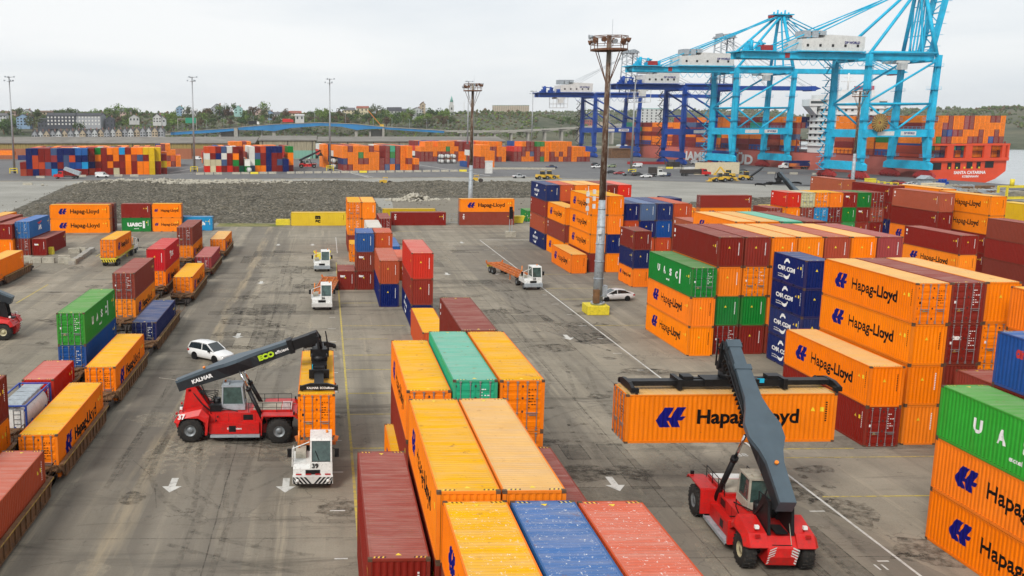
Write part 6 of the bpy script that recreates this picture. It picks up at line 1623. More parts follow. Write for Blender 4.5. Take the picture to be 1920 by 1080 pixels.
    place_text('DP WORLD', 1.15, M['bluelogo'], frame3((5.4, -10.45, zp), (1, 0, 0), (0, 0, 1)), sg, 'port_lettering', .04, .8); place_text('CRANE', 1.1, M['redlet'], frame3((-5.4, -10.45, zp), (1, 0, 0), (0, 0, 1)), sg, 'sign_lettering', .03, .8) if False else None
    for q in (LW, WWq): place_text('PORT OF SJ', .9, M['whitelet'], frame3((q - 285, -12.53, 5.1), (1, 0, 0), (0, 0, 1)), e, 'sill_lettering', .02) if False else None
    return e
crane(332, 'lightblue', 'nearest light blue crane with its boom raised out of the picture', 48.2, 18.2, True, 77, 219, 0, (243, 270), False)
crane(420, 'lightblue', 'second light blue crane with lowered boom and red topped apex', 47.6, 18.2, False, 74.5, 219, 366, (243, 270), False)
crane(466, 'darkblue', 'dark blue crane partly hidden behind the light blue pair', 41.0, 17.5, False, 67, 234, 352, (249, 268), True)
crane(573, 'darkblue', 'leftmost and farthest dark blue crane with grey lattice apex', 39.6, 17.5, False, 66.5, 234, 358, (248, 269), True)
b = MB(); b.lathe([(.5, -.3), (3.6, -.5), (3.6, -.35), (.5, .0)], 28, (0, 0, 0), 'x')
for k in range(20): a = k * math.pi / 10; b.bar((-.45, .6 * math.cos(a), .6 * math.sin(a)), (-.55, 3.6 * math.cos(a), 3.6 * math.sin(a)), .12, .3, 1)
for q in (W,):
    pass
reel = b.build('cable_reel', [M['brownwagon'], M['sillyellow']]); reel.parent = [o for o in bpy.data.objects if o.name.startswith('quay_crane')][0]; reel.location = (-9.5, -11.2, 22.3); reel.rotation_euler = (0, 0, math.pi / 2)
b = MB()
for q in (270, 300):
    for s in (-.2, .2): p_, q_ = Q(300, q + s), Q(640, q + s); b.bar((*p_[:2], .02), (*q_[:2], .02), .12, .04)
tag(b.build('crane_rail', M['rust']), kind='structure')

# ------------------------------------------------------------------ container ship
e = empty('container_ship', Q(480, 327, -3), QA, 'huge red and salmon container ship moored stern first beside the cranes', 'ship')
def SP(a, q, z): return (q - 327, a - 480, z + 3)
sts = [(340, 20.5, 0), (341, 20.5, 0), (348, 20.8, 0), (360, 21, 0), (560, 21, 0), (590, 19, 0), (612, 13, 0), (628, 5.5, 0), (636, .4, 0)]
b = MB(); secs = []
for i, (a, hw, _) in enumerate(sts):
    zt = 7.6 if a < 590 else 7.6 + (a - 590) * .1; f2 = .55 if a <= 341 else .8 if a <= 348 else .97
    if a > 590: f2 = .5
    zb = -2.6 if a <= 341 else -3.2
    secs.append([SP(a, 327 - hw, zt), SP(a, 327 - hw, 2.2), SP(a, 327 - hw * (.5 + f2 / 2), -1), SP(a, 327 - hw * f2, zb), SP(a, 327 + hw * f2, zb), SP(a, 327 + hw * (.5 + f2 / 2), -1), SP(a, 327 + hw, 2.2), SP(a, 327 + hw, zt)])
loft(b, secs[1:], 1, False, False); b._add(secs[-1], [tuple(range(8))], 1)
b._add(secs[1], [tuple(range(7, -1, -1))], 0)
for k in range(len(secs) - 1): pass
hull = b.build('hull', [M['hullred'], M['hullside']], e)
b = MB(); b.box(-20.3, 20.3, -138, 130, 10.4, 10.75); b.build('deck', M['deckred'], e)
# transom upper works: red posts and rails framing the lowest containers, mooring openings
b = MB(); yT = 340 - 480
for k, x in enumerate((-20.45, -9.8, -.8, 8.2, 17.0)):
    w_ = (2.0, 3.2, 3.2, 3.2, 1.6)[k]; b.box(x, x + w_, yT + .2, yT + 1.2, 10.6, 15.9)
b.box(-20.5, 20.5, yT + .1, yT + 1.4, 15.9, 16.7); b.box(-20.5, 20.5, yT - .02, yT + 1.0, 9.6, 10.9)
for s in (-1, 1): b.box(*sorted((s * 20.5, s * 19.6)), yT + .2, yT + 16, 10.6, 15.9)
b.build('transom_frame', M['hullred'], e)
b = MB()
for x0_, x1_, z0_, z1_ in ((-15.5, -11.2, 6.0, 8.9), (-8.2, -6.3, 6.2, 8.9), (-4.6, -2.0, 6.2, 8.9), (1.0, 3.8, 6.4, 9.1), (5.9, 7.8, 6.4, 9.1), (10.0, 14.2, 6.6, 9.3)): b.box(x0_, x1_, yT + .9, yT + 1.0, z0_, z1_)
for o_ in [b.build('mooring_opening', M['black'], e)]: o_.location.y = -.0
b = MB()
for k in range(5): b.box(-7.6 + k * 3.6, -6.9 + k * 3.6, yT + .80, yT + .89, 6.4, 7.1)
b.build('mooring_winch', M['yellow'], e)
for o_, y_ in ((e.children[-1], .0),): pass
for nm, txt_, sz, z, x in (('ship_name', 'SANTA CATARINA', 1.75, 4.75, 3.0), ('port_name', 'KOBENHAVN', 1.25, 3.1, 3.4)): place_text(txt_, sz, M['whitelet'], frame3((x, yT + .93, z), (1, 0, 0), (0, 0, 1)), e, nm, .03, 1.05)
T = frame3(SP(492, 305.9, 2.9), (0, -1, 0), (0, 0, 1)); bm = fit(text_bm('HAMBURG SÜD', 1, .045), -36, 36, -2.9, 3.6); bm.transform(T); me = bpy.data.meshes.new('owner_lettering'); bm.to_mesh(me); bm.free(); me.materials.append(M['whitelet']); link('owner_lettering', me, e)
# lashing bridges
bays = []; a = 343.5
while a < 606:
    if 400 < a + 6 < 424: a = 423.2; continue
    bays.append(a); a += 13.1
for a in bays:
    y = a - 480 - .8; b = MB()
    for x in (-20.4, 20.2): b.box(x, x + .3, y - .25, y + .25, 10.7, 17.5)
    for z in (13.2, 16.2): b.box(-20.4, 20.4, y - .3, y + .3, z, z + .2)
    for k in range(5): b.box(-20.45, -20.3, y + .5 + k * 2.6, y + .8 + k * 2.6, 10.6, 13.2)
    b.box(-20.5, -20.35, y + .4, y + 13, 10.75, 11.3); b.box(-20.5, -20.35, y + .4, y + 13, 12.6, 12.75)
    b.build('lashing_bridge', M['deckred'], e)
# accommodation block and funnel
b = MB(); y0_ = 410 - 480; b.box(-15, 17, y0_, y0_ + 11, 10.76, 34); b.box(-15, 15, y0_ + 1, y0_ + 11, 36, 38.5); b.box(-21.5, 21.5, y0_ + 3, y0_ + 9, 33.2, 36.4)
b.box(-13, 15, y0_ + 1, y0_ + 10, 34, 36)
for z in range(14, 33, 3): b.box(-15.8, 17.8, y0_ - .6, y0_ + 11.4, z + .0, z + .25)
b.box(-5, 5, y0_ + 3, y0_ + 8, 38.5, 41)
for s in (-1, 1): b.prism([(s * 17, 29), (s * 21.5, 33.2), (s * 17, 33.2)], 'y', y0_ + 3.5, y0_ + 8.5)
ac = b.build('accommodation_block', M['shipwhite'], e)
b = MB()
for z in range(15, 33, 3):
    for k in range(9): b.box(-15 + k * 3.5, -13.6 + k * 3.5, y0_ - .06, y0_ - .01, z + .7, z + 1.8)
    for k in range(3): b.box(-15.06, -15.01, y0_ + 1.5 + k * 3.6, y0_ + 3 + k * 3.6, z + .7, z + 1.8)
b.box(-21, 21, y0_ + 2.94, y0_ + 2.99, 34.4, 35.6); b.build('window_band', M['glass'], ac)
b = MB(); b.tube((0, y0_ + 5, 41), (0, y0_ + 5, 49), .4, 8); b.bar((-4, y0_ + 5, 45), (4, y0_ + 5, 45), .3); b.bar((-2.5, y0_ + 5, 47), (2.5, y0_ + 5, 47), .25); b.tube((7, y0_ + 4, 38.5), (7, y0_ + 4, 44), .3, 8); b.lathe([(.001, 42), (1.2, 42.6), (1.2, 43.6), (.001, 44.4)], 14, (-8, y0_ + 5, 0), 'z'); b.build('radar_mast', M['shipwhite'], e)
b = MB(); b.box(6, 13, y0_ + 2, y0_ + 9, 36.1, 41); b.box(6.4, 12.6, y0_ + 2.4, y0_ + 8.6, 41, 43, 1); b.build('funnel', [M['shipwhite'], M['redlet']], e)
# cargo on board goes to the distant container object
def ship_box(a, q, z, k): p = Q(a + 6.1, q, z); FAROFF.append((p, QA, k))
RS_ = random.Random(5)
pick = lambda: RS_.choice('oooooooorrrrrppbnegtk')
sternrows = ['ooroorooprooorroo', 'reooprooprooooooo', 'orooneprooorooroo', 'ooogproooprroerro', 'engoprtngrooorooo']
for i_, a in enumerate(bays):
    top = 27.3 if a < 530 else 24.4
    tiers = int((top - 8) / 2.87)
    for c_ in range(16):
        q = 327 - 19.1 + c_ * 2.54
        if i_ == 0: rng = range(tiers)
        elif c_ < 1: rng = range(tiers)
        else: rng = range(tiers - 2, tiers - (RS_.random() < .12))
        for t_ in rng:
            z = 8.0 + t_ * 2.87
            if i_ == 0 and t_ >= tiers - 5: k = sternrows[tiers - 1 - t_][c_]
            else: k = pick()
            ship_box(a, q, z, k)

# ------------------------------------------------------------------ one object for every distant container
fm = {}; b = MB(); mats = []; X, Y, h = CW / 2 - .01, 6.08, 2.83
hl = []
for side in (-1,):
    for nm, me in livery('H', 12.19, 2.896, side):
        if nm in ('arrow_logo', 'company_lettering'): hl.append((nm, [tuple(v_.co) for v_ in me.vertices], [tuple(p_.vertices) for p_ in me.polygons]))
for p, rz, k in FAROFF:
    if k not in fm:
        fm[k] = len(mats); mats.append(plain('distant_container_' + NAME[k].replace(' ', '_'), colof(k), .6, var=.18, scale=.9, dirt=.2))
    T = Matrix.Translation(p) @ Matrix.Rotation(rz, 4, 'Z'); b.box(-X, X, -Y, Y, .02, h, fm[k], T=T)
b.mi = list(b.mi); nb = len(mats); mats += [M['bluelogo'], M['blacklet'], M['castiron'], M['concblock']]
rr_ = random.Random(11)
for p, rz, k in FAROFF:
    T = Matrix.Translation(p) @ Matrix.Rotation(rz, 4, 'Z')
    for x in (-.62, -.2, .25, .7): 
        b.box(x - .025, x + .025, -Y - .035, -Y - .001, .12, h - .1, nb + (2 if k in 'oqwm' else 3), T=T)
    onship = p.x * W.x + p.y * W.y > 303
    if k == 'o' and onship and p.x * W.x + p.y * W.y < 309.5 and rr_.random() < .8:
        for nm, vs, fs in hl: b._add(vs, fs, nb + (0 if nm == 'arrow_logo' else 1), False, T)
o = b.build('distant_containers', mats, fix=False); tag(o, 'mixed orange and red containers stacked in the far yard and aboard the ship', 'containers', kind='stuff')
HAZE = True
# ------------------------------------------------------------------ warehouse sheds behind the far yard
def shedmat(name, lo, hi, zs):
    t = NT(name); g_ = t.add('ShaderNodeNewGeometry'); sp = t.add('ShaderNodeSeparateXYZ'); t.l(g_.outputs['Position'], sp.inputs[0])
    n = t.noise(t.world((1, 1, .15)), .5, 6, .7); n2 = t.noise(t.world((1, 1, .1)), 1.5, 5, .7)
    lo_ = t.mix(t.ramp(n, .35, .65), tuple(c * .8 for c in lo), lo); hi_ = t.mix(t.ramp(n2, .4, .65), hi, tuple(c * .55 for c in hi))
    c = t.mix(t.ramp(sp.outputs[2], zs, zs + .05), lo_, hi_); return t.out(c, .8, 0, .2)
M['shed1'] = shedmat('orange_brown_cladding', (.36, .13, .065), (.33, .25, .085), 6.3)
M['shed2'] = shedmat('teal_and_beige_cladding', (.20, .40, .32), (.36, .32, .22), 5.0)
M['shedroof'] = plain('grey_brown_shed_roof', (.20, .185, .16), .9, var=.25, scale=.06, dirt=.3)
def shed(x0, x1, y0, y1, hw, hr, wm, label, seams):
    e = empty('warehouse', ((x0 + x1) / 2, y0, 0), 0, label, 'warehouse', 'long sheds behind the far yard'); cx = (x0 + x1) / 2; w_ = (x1 - x0) / 2
    ym = (y1 - y0) / 2
    b = MB(); b.box(-w_, w_, 0, y1 - y0, 0, hw)
    for s in (-w_, w_): b._add([(s, 0, hw), (s, y1 - y0, hw), (s, ym, hr)], [(0, 1, 2)])
    b.build('wall', M[wm], e)
    b = MB(); b.prism([(-.8, hw - .1), (ym, hr), (y1 - y0 + .8, hw - .1), (y1 - y0 + .8, hw + .35), (ym, hr + .45), (-.8, hw + .35)], 'x', -w_ - .8, w_ + .8); b.build('roof', M['shedroof'], e)
    b = MB()
    for k in range(seams): x = -w_ + 2 + k * (2 * w_ - 4) / max(1, seams - 1); b.box(x - .2, x + .2, -.25, -.02, 0, hw - .2)
    b.build('downpipe', M['castiron'], e)
    for k in range(max(1, seams // 2)):
        x = -w_ + 12 + k * (2 * w_ - 24) / max(1, seams // 2 - 1 or 1); b = MB(); b.box(x - 3, x + 3, -.12, -.01, 0, 5.2); b.build('sliding_door', M['greysteel'] if k % 2 else M['shedroof'], e)
    return e
shed(-340, -44, 592, 668, 9.6, 12.6, 'shed1', 'long shed with orange brown wall and olive upper band', 9)
shed(-44 + 3, -6, 596, 650, 11.2, 13.4, 'shed2', 'gabled beige and teal end building between the long sheds', 3)
shed(-4, 112, 590, 655, 10.6, 12.8, 'shed2', 'long teal shed with beige upper wall and grey roof', 8)
o = empty('warehouse', (40, 600, 0))
bpy.data.objects.remove(o)

# ------------------------------------------------------------------ bridge and viaduct
YB = 980
def zb(v): return H + (228.6 - v) / 1766.77 * YB * 1.0
def xb(u): return atY(u, 240, YB).x
e = empty('road_bridge', (xb(600), YB, 0), 0, 'long road bridge with blue haunched girders and concrete approaches', 'bridge')
X0 = e.location.x
def deck(pts, mat, nm, below, wid=16, h=None):
    b = MB()
    for (u0, v0, l0), (u1, v1, l1) in zip(pts, pts[1:]):
        xa, xc = xb(u0) - X0, xb(u1) - X0
        b._add([(xa, -wid / 2, zb(l0)), (xc, -wid / 2, zb(l1)), (xc, -wid / 2, zb(v1)), (xa, -wid / 2, zb(v0)), (xa, wid / 2, zb(l0)), (xc, wid / 2, zb(l1)), (xc, wid / 2, zb(v1)), (xa, wid / 2, zb(v0))], [(0, 1, 2, 3), (5, 4, 7, 6), (3, 2, 6, 7), (1, 0, 4, 5)])
    return b.build(nm, M[mat], e)
deck([(120, 259, 262), (250, 253.5, 256.5), (322, 249, 252)], 'concrete', 'approach_deck', 0)
deck([(322, 247, 252), (400, 242, 248), (446, 239.5, 244)], 'bridgeblue', 'blue_girder', 0)
deck([(448, 238.5, 243), (490, 234.5, 243.5), (515, 233, 245), (545, 231.5, 239.5), (600, 230, 235.5), (640, 230.5, 237), (668, 232.5, 243), (690, 235, 241.5), (718, 237.5, 240.5)], 'bridgeblue', 'blue_girder', 0)
deck([(720, 238, 241.5), (770, 241, 245), (831, 244.5, 248.5)], 'bridgeblue', 'blue_girder', 0)
deck([(831, 243.5, 246.5), (940, 244, 247.5), (1040, 240, 244), (1120, 235, 239), (1215, 230.5, 234.5)], 'concrete', 'viaduct_deck', 0, 12)
deck([(120, 257, 259), (322, 246.5, 247), (446, 238.5, 239.5)], 'concrete', 'parapet', 0, 17)
deck([(446, 237.5, 238.5), (515, 232, 233), (600, 229, 230), (668, 231.5, 232.5), (720, 236.8, 238), (831, 243, 244.5)], 'concrete', 'parapet', 0, 17)
def pier(u0, u1, v, wid=10): b = MB(); b.box(xb(u0) - X0, xb(u1) - X0, -wid / 2, wid / 2, -1, zb(v)); b.build('pier', M['concrete'], e)
for u0, u1, v, w_ in ((440, 447, 240, 18), (411, 415, 248, 10), (384, 387, 250, 10), (511, 517, 245, 12), (665, 670, 243, 12), (716, 720, 240, 18), (692, 695, 242, 10), (490, 492, 243.5, 8)): pier(u0, u1, v, w_)
for k in range(11): u = 862 + k * 31.5; pier(u, u + 3.5, 246 - max(0, k - 3) * 1.6, 9); b = MB(); x = xb(u + 1.8) - X0; zt = zb(246.5 - max(0, k - 3) * 1.6); b.box(x - 4.5, x + 4.5, -6, 6, zt - 1.3, zt); b.build('pier_cap', M['concrete'], e)
b = MB(); b.box(xb(412) - X0, xb(446) - X0, 3, 6, 0, zb(245)); b.box(xb(692) - X0, xb(719) - X0, 3, 6, 0, zb(243)); b.build('pier_wall', M['concrete'], e)
def lampost(u, v, hgt=10, Y=YB):
    p = atY(u, v, Y); e2 = empty('street_lamp', p, 0, 'thin street lamp standing on the long road bridge', 'street lamp', 'street lamps along the bridge')
    b = MB(); b.tube((0, 0, 0), (0, 0, hgt), .14, 5); b.build('post', M['greysteel'], e2); b = MB(); b.bar((0, 0, hgt), (-1.8, 0, hgt + .3), .12); b.box(-2.4, -1.5, -.2, .2, hgt + .2, hgt + .45); b.build('lamp_head', M['greysteel'], e2)
for u, v in ((90, 259), (128, 258), (172, 257), (208, 255), (246, 253), (282, 251), (312, 249), (388, 243), (420, 240), (475, 236), (505, 233), (560, 230), (590, 229), (620, 229), (648, 230), (700, 236), (735, 239), (768, 241), (800, 242), (840, 243)): lampost(u, v, 9.5)
# overhead sign gantry
p = atY(352, 243, YB); e3 = empty('highway_sign', p, 0, 'large green direction sign over the bridge approach', 'road sign')
b = MB(); b.bar((-10, 0, 0), (-10, 0, 11.5), .5); b.bar((9, 0, 0), (9, 0, 11.5), .5); b.bar((-10, 0, 11), (9, 0, 11), .5); b.bar((-10, 0, 9.8), (9, 0, 9.8), .3); b.build('gantry', M['concrete'], e3)
b = MB(); b.box(-2, 8.6, -.6, -.4, 6.5, 11.9); b.build('sign_face', plain('green_road_sign', (.01, .25, .14), .5, dirt=0), e3)
# traffic on the bridge
for u, v, c, n_ in ((476, 234.5, 'white', 'white lorry with dark load on the rise of the bridge'), (540, 230.5, 'red', 'red lorry at the crown of the bridge')):
    p = atY(u, v, YB); e4 = empty('lorry', p, 0, n_, 'lorry'); b = MB(); b.box(-5.5, 3, -1.3, 1.3, .8, 4.2); b.build('cargo_body', M['black' if c == 'white' else 'red'], e4); b = MB(); b.prism([(3.2, .8), (5.6, .8), (5.5, 2), (5, 3.4), (3.2, 3.6)], 'y', -1.25, 1.25); b.build('cab', M['white' if c == 'white' else 'red'], e4)
    for x in (-4, -2.8, 4.2): wheel(e4, x, -1.1, .5, .5, .3, n=10)
p = atY(715, 238, YB); e5 = empty('boom_crane', p, 0, 'orange lattice boom crane working beside the bridge pier', 'crane'); b = MB()
for s in (-.7, .7): b.bar((0, s, 1), (-14, s, 17), .5)
for k in range(9): t_ = k / 9; b.bar((-14 * t_, -.7, 1 + 16 * t_), (-14 * (t_ + .1), .7, 1 + 16 * (t_ + .1)), .2)
b.build('boom', M['amber'], e5); b = MB(); b.box(-1.5, 2.5, -1.5, 1.5, 0, 2.6); b.build('crane_body', M['plantyellow'], e5)

# ------------------------------------------------------------------ houses on the far hillside
HM = {}
def hm(n, c):
    if n not in HM: HM[n] = plain('house_' + n, c, .8, var=.12, scale=.3, dirt=.1)
    return HM[n]
WC = dict(white=(.46, .46, .44), cream=(.55, .48, .32), grey=(.30, .31, .33), pink=(.50, .36, .31), blue=(.20, .30, .42), brick=(.28, .13, .09), dark=(.055, .06, .075), teal=(.30, .50, .46), tan=(.42, .34, .24), lightgrey=(.46, .47, .47), red=(.34, .09, .07))
def house(p, w_, d, h, rh, wall, roof, label, rz=0, cols=3, rows=2, gable=True, group='houses on the far hillside', name='house', cat='house', wmat='glass'):
    e = empty(name, p, rz, label, cat, group); b = MB(); b.box(-w_ / 2, w_ / 2, -d / 2, d / 2, -3, h)
    if gable:
        for s in (-1, 1): b._add([(-w_ / 2, s * d / 2, h), (w_ / 2, s * d / 2, h), (0, s * d / 2, h + rh)], [(0, 1, 2)])
    else:
        for s in (-1, 1): b._add([(s * w_ / 2, -d / 2, h), (s * w_ / 2, d / 2, h), (s * w_ / 2, 0, h + rh)], [(0, 1, 2)])
    b.build('wall', hm(wall, WC[wall]), e)
    b = MB()
    if gable: b.prism([(-w_ / 2 - .5, h - .2), (0, h + rh), (w_ / 2 + .5, h - .2), (w_ / 2 + .5, h + .15), (0, h + rh + .4), (-w_ / 2 - .5, h + .15)], 'y', -d / 2 - .4, d / 2 + .4)
    elif rh > 0: b.prism([(-d / 2 - .5, h - .2), (0, h + rh), (d / 2 + .5, h - .2), (d / 2 + .5, h + .15), (0, h + rh + .4), (-d / 2 - .5, h + .15)], 'x', -w_ / 2 - .4, w_ / 2 + .4)
    else: b.box(-w_ / 2 - .3, w_ / 2 + .3, -d / 2 - .3, d / 2 + .3, h + .01, h + .6)
    r_ = b.build('roof', hm('roof_' + roof, dict(grey=(.12, .12, .125), dark=(.05, .052, .06), brown=(.14, .09, .06), teal=(.14, .36, .30), white=(.5, .5, .5), red=(.26, .08, .05))[roof]), e)
    if gable and w_ < 16: b = MB(); b.box(w_ * .18, w_ * .28, -.5, .5, h + rh * .4, h + rh + 1.1); b.build('chimney', hm('brick', WC['brick']), r_)
    b = MB(); fh = h / rows
    for r in range(rows):
        for c in range(cols):
            x = -w_ / 2 + w_ * (c + .5) / cols; ww = min(1.5, w_ / cols * .5); b.box(x - ww / 2, x + ww / 2, -d / 2 - .08, -d / 2 - .01, r * fh + fh * .3, r * fh + fh * .8)
    b.build('window', M[wmat], e)
    return e
for k in range(22):
    u = 68 + k * 11.2; v = 262 - (k > 8) * 2 - k * .28; p = atY(u, v, 800 + (k % 2) * 2); p.z = max(p.z, hillz(p.x, p.y))
    house(Vector((p.x, p.y, H + (228.6 - (261 - k * .3)) / 1766.77 * 800)), 4.6, 9, 4.2, 3.4, ('grey', 'lightgrey', 'tan')[k % 3], 'grey', f"{ORD[k]} from left of the small gabled row houses above the shed", 0, 2, 2, group='row houses above the shed')
hs = [(118, 236, 27, 14, 9.5, 2.5, 'dark', 'dark', 'left half of the dark apartment block on the hill', 8, 3, False), (170, 236, 26, 14, 9.5, 2.5, 'grey', 'dark', 'right half of the dark apartment block with white windows', 8, 3, False),
 (90, 240, 16, 10, 8, 1, 'dark', 'dark', 'low dark building left of the apartment block', 5, 2, False), (47, 236, 13, 9, 8, 3, 'blue', 'dark', 'blue grey house behind the leftmost slim mast', 4, 3, True), (53, 220, 11, 9, 6, 3.5, 'white', 'grey', 'white house on the ridge above the blue grey one', 3, 2, True),
 (88, 220, 15, 9, 6, 1.5, 'tan', 'brown', 'tan flat house left of the big green trees', 4, 2, False), (21, 220, 12, 8, 5, 2, 'pink', 'brown', 'pinkish house near the left edge', 3, 2, False), (5, 226, 10, 8, 5, 2, 'lightgrey', 'grey', 'pale house at the left frame edge', 3, 2, False),
 (238, 222, 14, 9, 8, 4, 'pink', 'grey', 'pale pink house with two dormers on the ridge', 4, 2, False), (252, 228, 10, 8, 4, 3, 'white', 'grey', 'small white house below the pink one', 3, 1, True), (207, 238, 8, 7, 7, 3, 'dark', 'dark', 'narrow dark house right of the apartment block', 2, 2, True),
 (297, 230, 9, 8, 5, 4, 'white', 'dark', 'white gabled house left of the green sign', 3, 2, True), (305, 231, 7, 7, 4, 3, 'lightgrey', 'grey', 'small pale house beside the white gabled one', 2, 1, True), (338, 213, 8, 8, 6, 3, 'blue', 'teal', 'bright blue house on the ridge before the second mast', 2, 2, True),
 (356, 214, 17, 9, 4, 2, 'white', 'white', 'long low white house on the ridge', 5, 1, False), (408, 215, 14, 10, 7, 5.5, 'grey', 'dark', 'grey house with a steep dark gable on the ridge', 3, 2, True), (447, 214, 10, 9, 6, 4, 'teal', 'teal', 'pale teal gabled house right of the dark gable', 2, 2, True),
 (486, 219, 9, 8, 6, 4, 'pink', 'brown', 'pinkish house above the lorry on the bridge', 2, 2, True), (497, 219, 8, 8, 5, 4, 'cream', 'grey', 'cream house in the ridge cluster', 2, 2, True), (507, 220, 9, 8, 5, 3, 'blue', 'dark', 'light blue house in the ridge cluster', 2, 2, True),
 (519, 220, 12, 8, 4, 2, 'white', 'grey', 'low white house in the ridge cluster', 4, 1, False), (553, 222, 15, 10, 6, 2.5, 'cream', 'red', 'cream house with red roof left of the third slim mast', 4, 2, False), (562, 226, 9, 8, 5, 1, 'white', 'white', 'flat white house beside the red roofed one', 2, 1, False),
 (655, 216, 13, 10, 6, 2.5, 'cream', 'grey', 'yellowish house right of the third slim mast', 3, 2, False), (680, 217, 14, 11, 9, 2, 'cream', 'red', 'tall cream villa with dark red roof', 3, 2, False), (739, 219, 17, 11, 7, 4, 'white', 'dark', 'white house with grey mansard roof', 4, 2, False), (759, 217, 10, 8, 6, 2, 'grey', 'grey', 'grey house beside the mansard roof', 3, 2, False),
 (781, 219, 12, 9, 8, 3, 'lightgrey', 'grey', 'pale tall house left of the church', 3, 3, True), (792, 217, 6, 6, 13, 3, 'tan', 'brown', 'slender tan tower house left of the church', 1, 4, True),
 (866, 238, 22, 12, 9, 1, 'brick', 'brown', 'dark brick building below the church', 7, 3, False), (882, 237, 10, 10, 12, .5, 'red', 'brown', 'red brick tower block right of the church', 2, 4, False), (903, 237, 16, 12, 13, 0, 'lightgrey', 'grey', 'white office block with many window bands', 6, 5, False),
 (960, 237, 90, 12, 6, 0, 'red', 'brown', 'long low red brick building above the viaduct', 26, 2, False), (1038, 236, 24, 10, 5, 0, 'tan', 'brown', 'tan low building right of the long brick one', 8, 1, False)]
for u, v, w_, d, h, rh, wa, ro, lab, cl, rw, ga in hs:
    Yh = 1150 if v < 224 else 980 if v < 234 else 930
    if u > 850: Yh = 1250
    p = atY(u, v, Yh); sc_ = Yh / 1766.77
    house(p, w_ * (1 if u < 850 else .72), d, h, rh, wa, ro, lab, R.uniform(-.15, .15) if u < 850 else 0, cl, rw, ga, wmat='whitedull' if lab.startswith(('left half', 'right half')) else 'glass')
# apartment slabs further away
for u, v, w_, h, wa, lab, cl, rw in ((957, 218, 95, 29, 'tan', 'big pale apartment slab on the distant hill', 16, 8), (993, 226, 26, 22, 'lightgrey', 'smaller pale apartment block right of the big slab', 4, 6), (875, 214, 45, 8, 'lightgrey', 'low wide building with a mast behind the church', 10, 2)):
    p = atY(u, v, 2600); house(p, w_, 30, h, 0, wa, 'teal' if h > 25 else 'grey', lab, 0, cl, rw, False, name='apartment_block', cat='apartment block', group=None)
p = atY(1216, 252, 1100); house(Vector((p.x, p.y, p.z)), 26, 14, 29, 0, 'white', 'teal', 'white and grey tower block seen between the dark blue crane legs', 0, 5, 9, False, name='apartment_block', cat='apartment block', group=None)
p = atY(1216, 249, 1098.5); 
for u, v, w_, h, wa, n_ in ((1105, 236, 14, 9, 'red', 'red brick house between the dark blue crane legs'), (1128, 238, 20, 8, 'tan', 'tan building between the dark blue crane legs'), (1410, 215, 22, 18, 'lightgrey', 'distant pale towers on the horizon between the light blue legs'), (1168, 240, 16, 7, 'white', 'low white building right of the tan one')):
    house(atY(u, v, 1500 if u < 1300 else 2900), w_ * 1.3, 12, h, 0, wa, 'grey', n_, 0, 5, 2, False)
# church
p = atY(846, 232, 1250); e = empty('church', p, 0, 'white wooden church with a green tipped steeple on the hillside', 'church')
b = MB(); b.box(-8, 8, 0, 26, -4, 9); b._add([(-8, 0, 9), (8, 0, 9), (0, 0, 18)], [(0, 1, 2)]); b.box(-3, 3, -2, 3, -4, 24); b.box(-2.2, 2.2, -1.5, 2.5, 24, 28); b.build('wall', hm('white', WC['white']), e)
b = MB(); b.prism([(-8.6, 8.4), (0, 18), (8.6, 8.4), (8.6, 9), (0, 18.8), (-8.6, 9)], 'y', -.4, 26.4); b.build('roof', hm('roof_grey', (.12, .12, .125)), e)
b = MB(); b.tube((0, .5, 28), (0, .5, 36), 2.3, 8, 0, .1); b.build('spire', hm('roof_teal', (.14, .36, .30)), e)
b = MB(); b.box(-1, 1, -2.1, -2.01, 4, 14); b.box(-.9, .9, -2.1, -2.01, 18, 21); b.build('window', M['glass'], e)
p = atY(870, 208, 2600); e = empty('radio_mast', p, 0, 'red and white radio mast far behind the church', 'mast'); b = MB(); b.tube((0, 0, 0), (0, 0, 26), 1.0, 6, 0, .5); b.build('shaft', M['whitedull'], e)

# ------------------------------------------------------------------ trees
def folmat(name, a, b_):
    t = NT(name); v = t.coord('Object', rnd=True); n = t.noise(v, .35, 4); oi = t.add('ShaderNodeObjectInfo')
    c = t.mix(t.ramp(n, .35, .65), a, b_); c = t.mix(t.ramp(oi.outputs['Random'], 0, 1, 0, .25), c, (.13, .12, .045)); return t.out(c, .9, 0, .1)
FM = {'dark green': folmat('dark_green_leaves', (.03, .065, .02), (.07, .125, .035)), 'bright green': folmat('bright_green_leaves', (.08, .16, .025), (.16, .24, .04)), 'reddish brown': folmat('reddish_autumn_leaves', (.07, .045, .028), (.13, .075, .045)), 'olive': folmat('olive_leaves', (.055, .08, .03), (.11, .125, .05))}
def crown_mesh(seed, fm, tall):
    r = random.Random(seed); b = MB(); lobes = [(r.gauss(0, 2.0), r.gauss(0, 2.0), r.uniform(4, 8.5) * tall, r.uniform(1.6, 2.9)) for _ in range(9)]
    for _ in range(420):
        lx, ly, lz, lr = r.choice(lobes); d = Vector((r.gauss(0, 1), r.gauss(0, 1), r.gauss(0, 1))).normalized() * lr * r.uniform(.7, 1.08); c = Vector((lx, ly, lz)) + d
        n_ = (d.normalized() + Vector((r.gauss(0, .5), r.gauss(0, .5), r.gauss(0, .5)))).normalized(); s = r.uniform(.35, .75)
        t1 = n_.orthogonal().normalized() * s; t2 = n_.cross(t1) * r.uniform(.6, 1); b._add([c - t1, c + t2, c + t1, c - t2 * r.uniform(.5, 1)], [(0, 1, 2, 3)])
    return b.mesh('crown', fm, fix=False)
